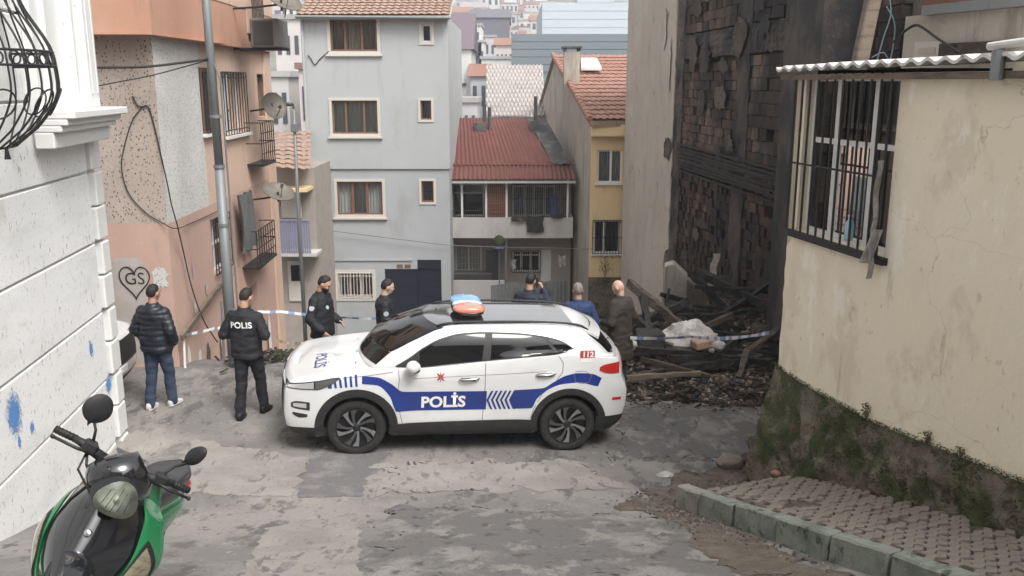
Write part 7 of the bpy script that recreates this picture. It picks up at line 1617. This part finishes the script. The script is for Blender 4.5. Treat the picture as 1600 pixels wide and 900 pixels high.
def bowl(a, b): p = lampf(a, max(b, .02)); return Vector((.603 - .03 * (1 - b * b), p.y, lampf(a, 1).z * b + (1 - b) * .945))
m = MB(); m.grid(bowl, 36, 10, wrap_u=True); hl = smooth_angle(steer(m.build('headlight', MATS['reflector'], sc_, fix=False)), 60)
m = MB(); m.grid(lambda a, b: lampf(a, b), 36, 8, wrap_u=True); smooth_angle(steer(m.build('headlight_glass', MATS['glass'], hl, fix=False)), 60)
m = MB(); m.sphere((.585, 0, .935), (.02, .016, .016), 12, 8); steer(m.build('bulb', MATS['bulb'], hl, smooth=True))
for k in range(5):
    m = MB(); yy = -.06 + .03 * k; m.tube([(.604, yy, .935 - .065 + abs(yy) * .4), (.606, yy * .9, .935 + .06 - abs(yy) * .4)], .0022, 5); steer(m.build('lens_rib', MATS['lens_clear'], hl))
m = MB(); m.grid(lambda a, b: lampf(a, lerp(1.0, 1.10, b)) - Vector((.002 + .09 * b, 0, 0)), 36, 3, wrap_u=True); steer(m.build('headlight_bezel', MATS['matt_black'], hl))
sgrid('visor', lambda a, b: (.545 - .16 * b - .05 * (2*a-1)**2, (2*a-1) * (.052 + .03 * b), 1.045 + .075 * math.sin(b * 1.57) - .012 * (2*a-1)**2), 14, 10, (.0, 0, .014), 'rim_grey', sc_); steer([c for c in sc_.children if c.name.startswith('visor')][0])
# bars, grips, levers, mirrors
for s in (-1, 1):
    m = MB(); m.tube([(.36, s * .10, 1.03), (.32, s * .24, 1.05), (.29, s * .30, 1.05)], [.03, .022, .016], 12); steer(m.build('handlebar', MATS['matt_black'], sc_, smooth=True))
    m = MB(); m.tube([(.30, s * .27, 1.05), (.27, s * .385, 1.045)], .019, 14); 
    for k in range(6): m.tube([(.30 - .03 * k / 6 - .001, s * (.275 + .018 * k), 1.05 - .001 * k), (.30 - .03 * k / 6 - .003, s * (.283 + .018 * k), 1.05 - .001 * k)], .0205, 14)
    steer(m.build('grip', MATS['matt_black'], sc_, smooth=True))
    m = MB(); m.box((.30, s * .20 - .035, 1.02), (.38, s * .20 + .035, 1.085)); steer(m.build('switch_box', MATS['matt_black'], sc_, bevel=.012))
    m = MB(); m.tube([(.37, s * .19, 1.035), (.385, s * .26, 1.03), (.35, s * .385, 1.025)], [.010, .009, .008], 8); m.sphere((.35, s * .385, 1.025), .012, 10, 8); steer(m.build('brake_lever', MATS['black_iron'], sc_, smooth=True))
    b = Vector((.33, s * .20, 1.08)); tp = Vector((.31, s * .25, 1.17)) if s < 0 else Vector((.24, s * .30, 1.16)); m = MB(); m.tube([b, b.lerp(tp, .4) + Vector((.0, s * .0, .02)), tp], [.008, .0075, .007], 8); mm_ = steer(m.build('mirror', MATS['matt_black'], sc_, smooth=True))
    ctr = tp + Vector((-.0, s * .018, .055)); fr_ = Vector((1, -.12 * s, .05)).normalized() if s < 0 else Vector((.55, -.75, -.15)).normalized()
    a_ = fr_.cross(Vector((0, 0, 1))).normalized(); u2 = a_.cross(fr_)
    m = MB(); M3 = Matrix((a_, fr_, u2)).transposed()
    SC_ = 1 if s < 0 else .62; M3 = M3 @ (Matrix.Rotation(R(-38), 3, 'Y') if s > 0 else Matrix.Identity(3)); m.sphere(ctr, (.076 * SC_, .026, .09), 28, 16, M3, fn=lambda d: (1 - .0 * d.z - .38 * max(0, -d.z - .1) * (1 - abs(d.z) * .3) if abs(d.x) > .02 else 1)); steer(m.build('mirror_shell', MATS['matt_black'], mm_, smooth=True))
    m = MB(); m.sphere(ctr - fr_ * .012, (.066 * SC_, .018, .078), 24, 12, M3, fn=lambda d: (1 - .0 * d.z - .38 * max(0, -d.z - .1) * (1 - abs(d.z) * .3) if abs(d.x) > .02 else 1)); steer(m.build('mirror_glass', MATS['mirror_glass'], mm_, smooth=True))
m = MB(); m.tube([(.40, -.20, 1.03), (.46, -.15, .95), (.44, -.08, .85)], .007, 6); m.tube([(.40, -.19, 1.02), (.49, -.17, .92), (.45, -.06, .80)], .006, 6); m.build('brake_cable', MATS['cable'], sc_)
m = MB(); m.tube([(.34, 0, .95), (.44, 0, .66)], .04, 12); m.build('steering_column', MATS['matt_black'], sc_)
# floorboard, body, seat, tail
m = MB(); m.box((-.10, -.19, .27), (.38, .19, .33)); m.build('floorboard', MATS['matt_black'], sc_, bevel=.02)
def bodyf(a, b):
    x = lerp(-.02, -.86, b); w = spl([(0, .11), (.3, .15), (.7, .14), (1, .05)], b); z0 = spl([(0, .30), (.4, .38), (1, .62)], b); z1 = spl([(0, .68), (.3, .72), (1, .76)], b); th = 6.2832 * a
    return Vector((x, w * math.sin(th), (z0 + z1) / 2 + (z1 - z0) / 2 * math.cos(th)))
m = MB(); m.grid(bodyf, 28, 14, wrap_u=True); m.f += [tuple(range(28)), tuple(13 * 28 + k for k in range(28))]; m.m += [0, 0]; m.build('rear_body', MATS['scooter_green'], sc_, smooth=True)
def seatf(a, b):
    x = lerp(.04, -.78, b); th = 6.2832 * a; w = spl([(0, .07), (.15, .115), (.5, .135), (.8, .12), (1, .06)], b); zc = spl([(0, .73), (.4, .755), (.6, .80), (1, .82)], b); c = math.cos(th)
    return Vector((x, w * math.copysign(abs(math.sin(th)) ** .7, math.sin(th)), zc + .055 * math.copysign(abs(c) ** .6, c)))
m = MB(); m.grid(seatf, 32, 20, wrap_u=True); m.f += [tuple(range(32)), tuple(19 * 32 + k for k in range(32))]; m.m += [0, 0]; m.build('seat', MATS['seat_vinyl'], sc_, smooth=True)
m = MB(); m.bar((-.92, 0, .70), (-.86, 0, .72), .14, .07); m.build('tail_light', MATS['lamp_red'], sc_, bevel=.01)
m = MB(); m.tube([(-.25, -.20, .30), (-.75, -.22, .36)], [.05, .065], 14); m.build('exhaust', MATS['rim_grey'], sc_, smooth=True)
m = MB(); m.tube([(.02, .14, .28), (.06, .30, .06)], .011, 8); m.build('side_stand', MATS['matt_black'], sc_)

# ---------------------------------------------------------------- barrier tapes, post
def tape(label, pts, w, m1='decal_white', m2='car_blue', stripe=.14, name='barrier_tape', twist=.6):
    pts = [Vector(p) for p in pts]; m = MB(); ds = 0; N_ = 16
    for a, b in zip(pts, pts[1:]):
        L_ = (b - a).length; n = max(6, int(L_ / .10)); sag = .018 * L_
        for k in range(n):
            P = []
            for t in (k / n, (k + 1) / n):
                c = a.lerp(b, t) - Vector((0, 0, sag * 4 * t * (1 - t))); th = twist * math.sin(ds * 2 + t * L_ * 3.1) ; u_ = Vector((0, math.sin(th), math.cos(th))) * w / 2; P.append((c - u_, c + u_))
            m.quad(P[0][0], P[1][0], P[1][1], P[0][1], 1 if ((ds + k / n * L_) % (stripe * 2)) < stripe * .8 else 0)
        ds += L_
    o = m.build(name, [MATS[m1], MATS[m2]], None, fix=False); return tag(o, label, 'tape')
mat('tape_white', (.55, .56, .58), .5); mat('tape_blue', (.16, .22, .36), .5); mat('tape_yellow', (.5, .43, .16), .5)
pb = Vector((-4.47, 13.66, 0))
tape('white and blue barrier tape from the pink corner past the walking officer', [orr(282, 524, .06), at(335, 513, 13.4), (-4.40, 13.68, at(350, 508, 13.7).z)], .045, 'tape_white', 'cable_grey')
tape('white barrier tape from the pole to behind the officers', [(-4.40, 13.68, at(400, 484, 13.7).z), at(440, 487, 14.2), at(600, 498, 14.4), at(690, 505, 14.5)], .045, 'tape_white', 'tape_blue')
tape('white and blue barrier tape across the burnt lot', [at(905, 520, 14.3), at(985, 528, 13.2), at(1080, 526, 12.8), CF.P(0, at(1214, 518, 10.4).z, .02)], .05, 'tape_white', 'tape_blue')
tape('yellow and white tape low beyond the peach wall end', [orr(436, 533, .08), at(470, 537, 19), at(520, 537, 19)], .07, 'tape_white', 'tape_yellow')
# ---------------------------------------------------------------- haze over the hillside
HAZE = .0015
if HAZE > 0:
    hm = bpy.data.materials.new('haze'); hm.use_nodes = True; nt = hm.node_tree; nt.nodes.clear()
    vo = nt.nodes.new('ShaderNodeVolumePrincipled'); vo.inputs['Color'].default_value = (.93, .95, 1, 1); vo.inputs['Density'].default_value = HAZE; vo.inputs['Anisotropy'].default_value = .2
    ou = nt.nodes.new('ShaderNodeOutputMaterial'); nt.links.new(vo.outputs[0], ou.inputs['Volume'])
    m = MB(); m.box((-720, -14, -40), (720, 905, 95)); o = m.build('haze', hm, None); o['kind'] = 'stuff'; o.display_type = 'WIRE'
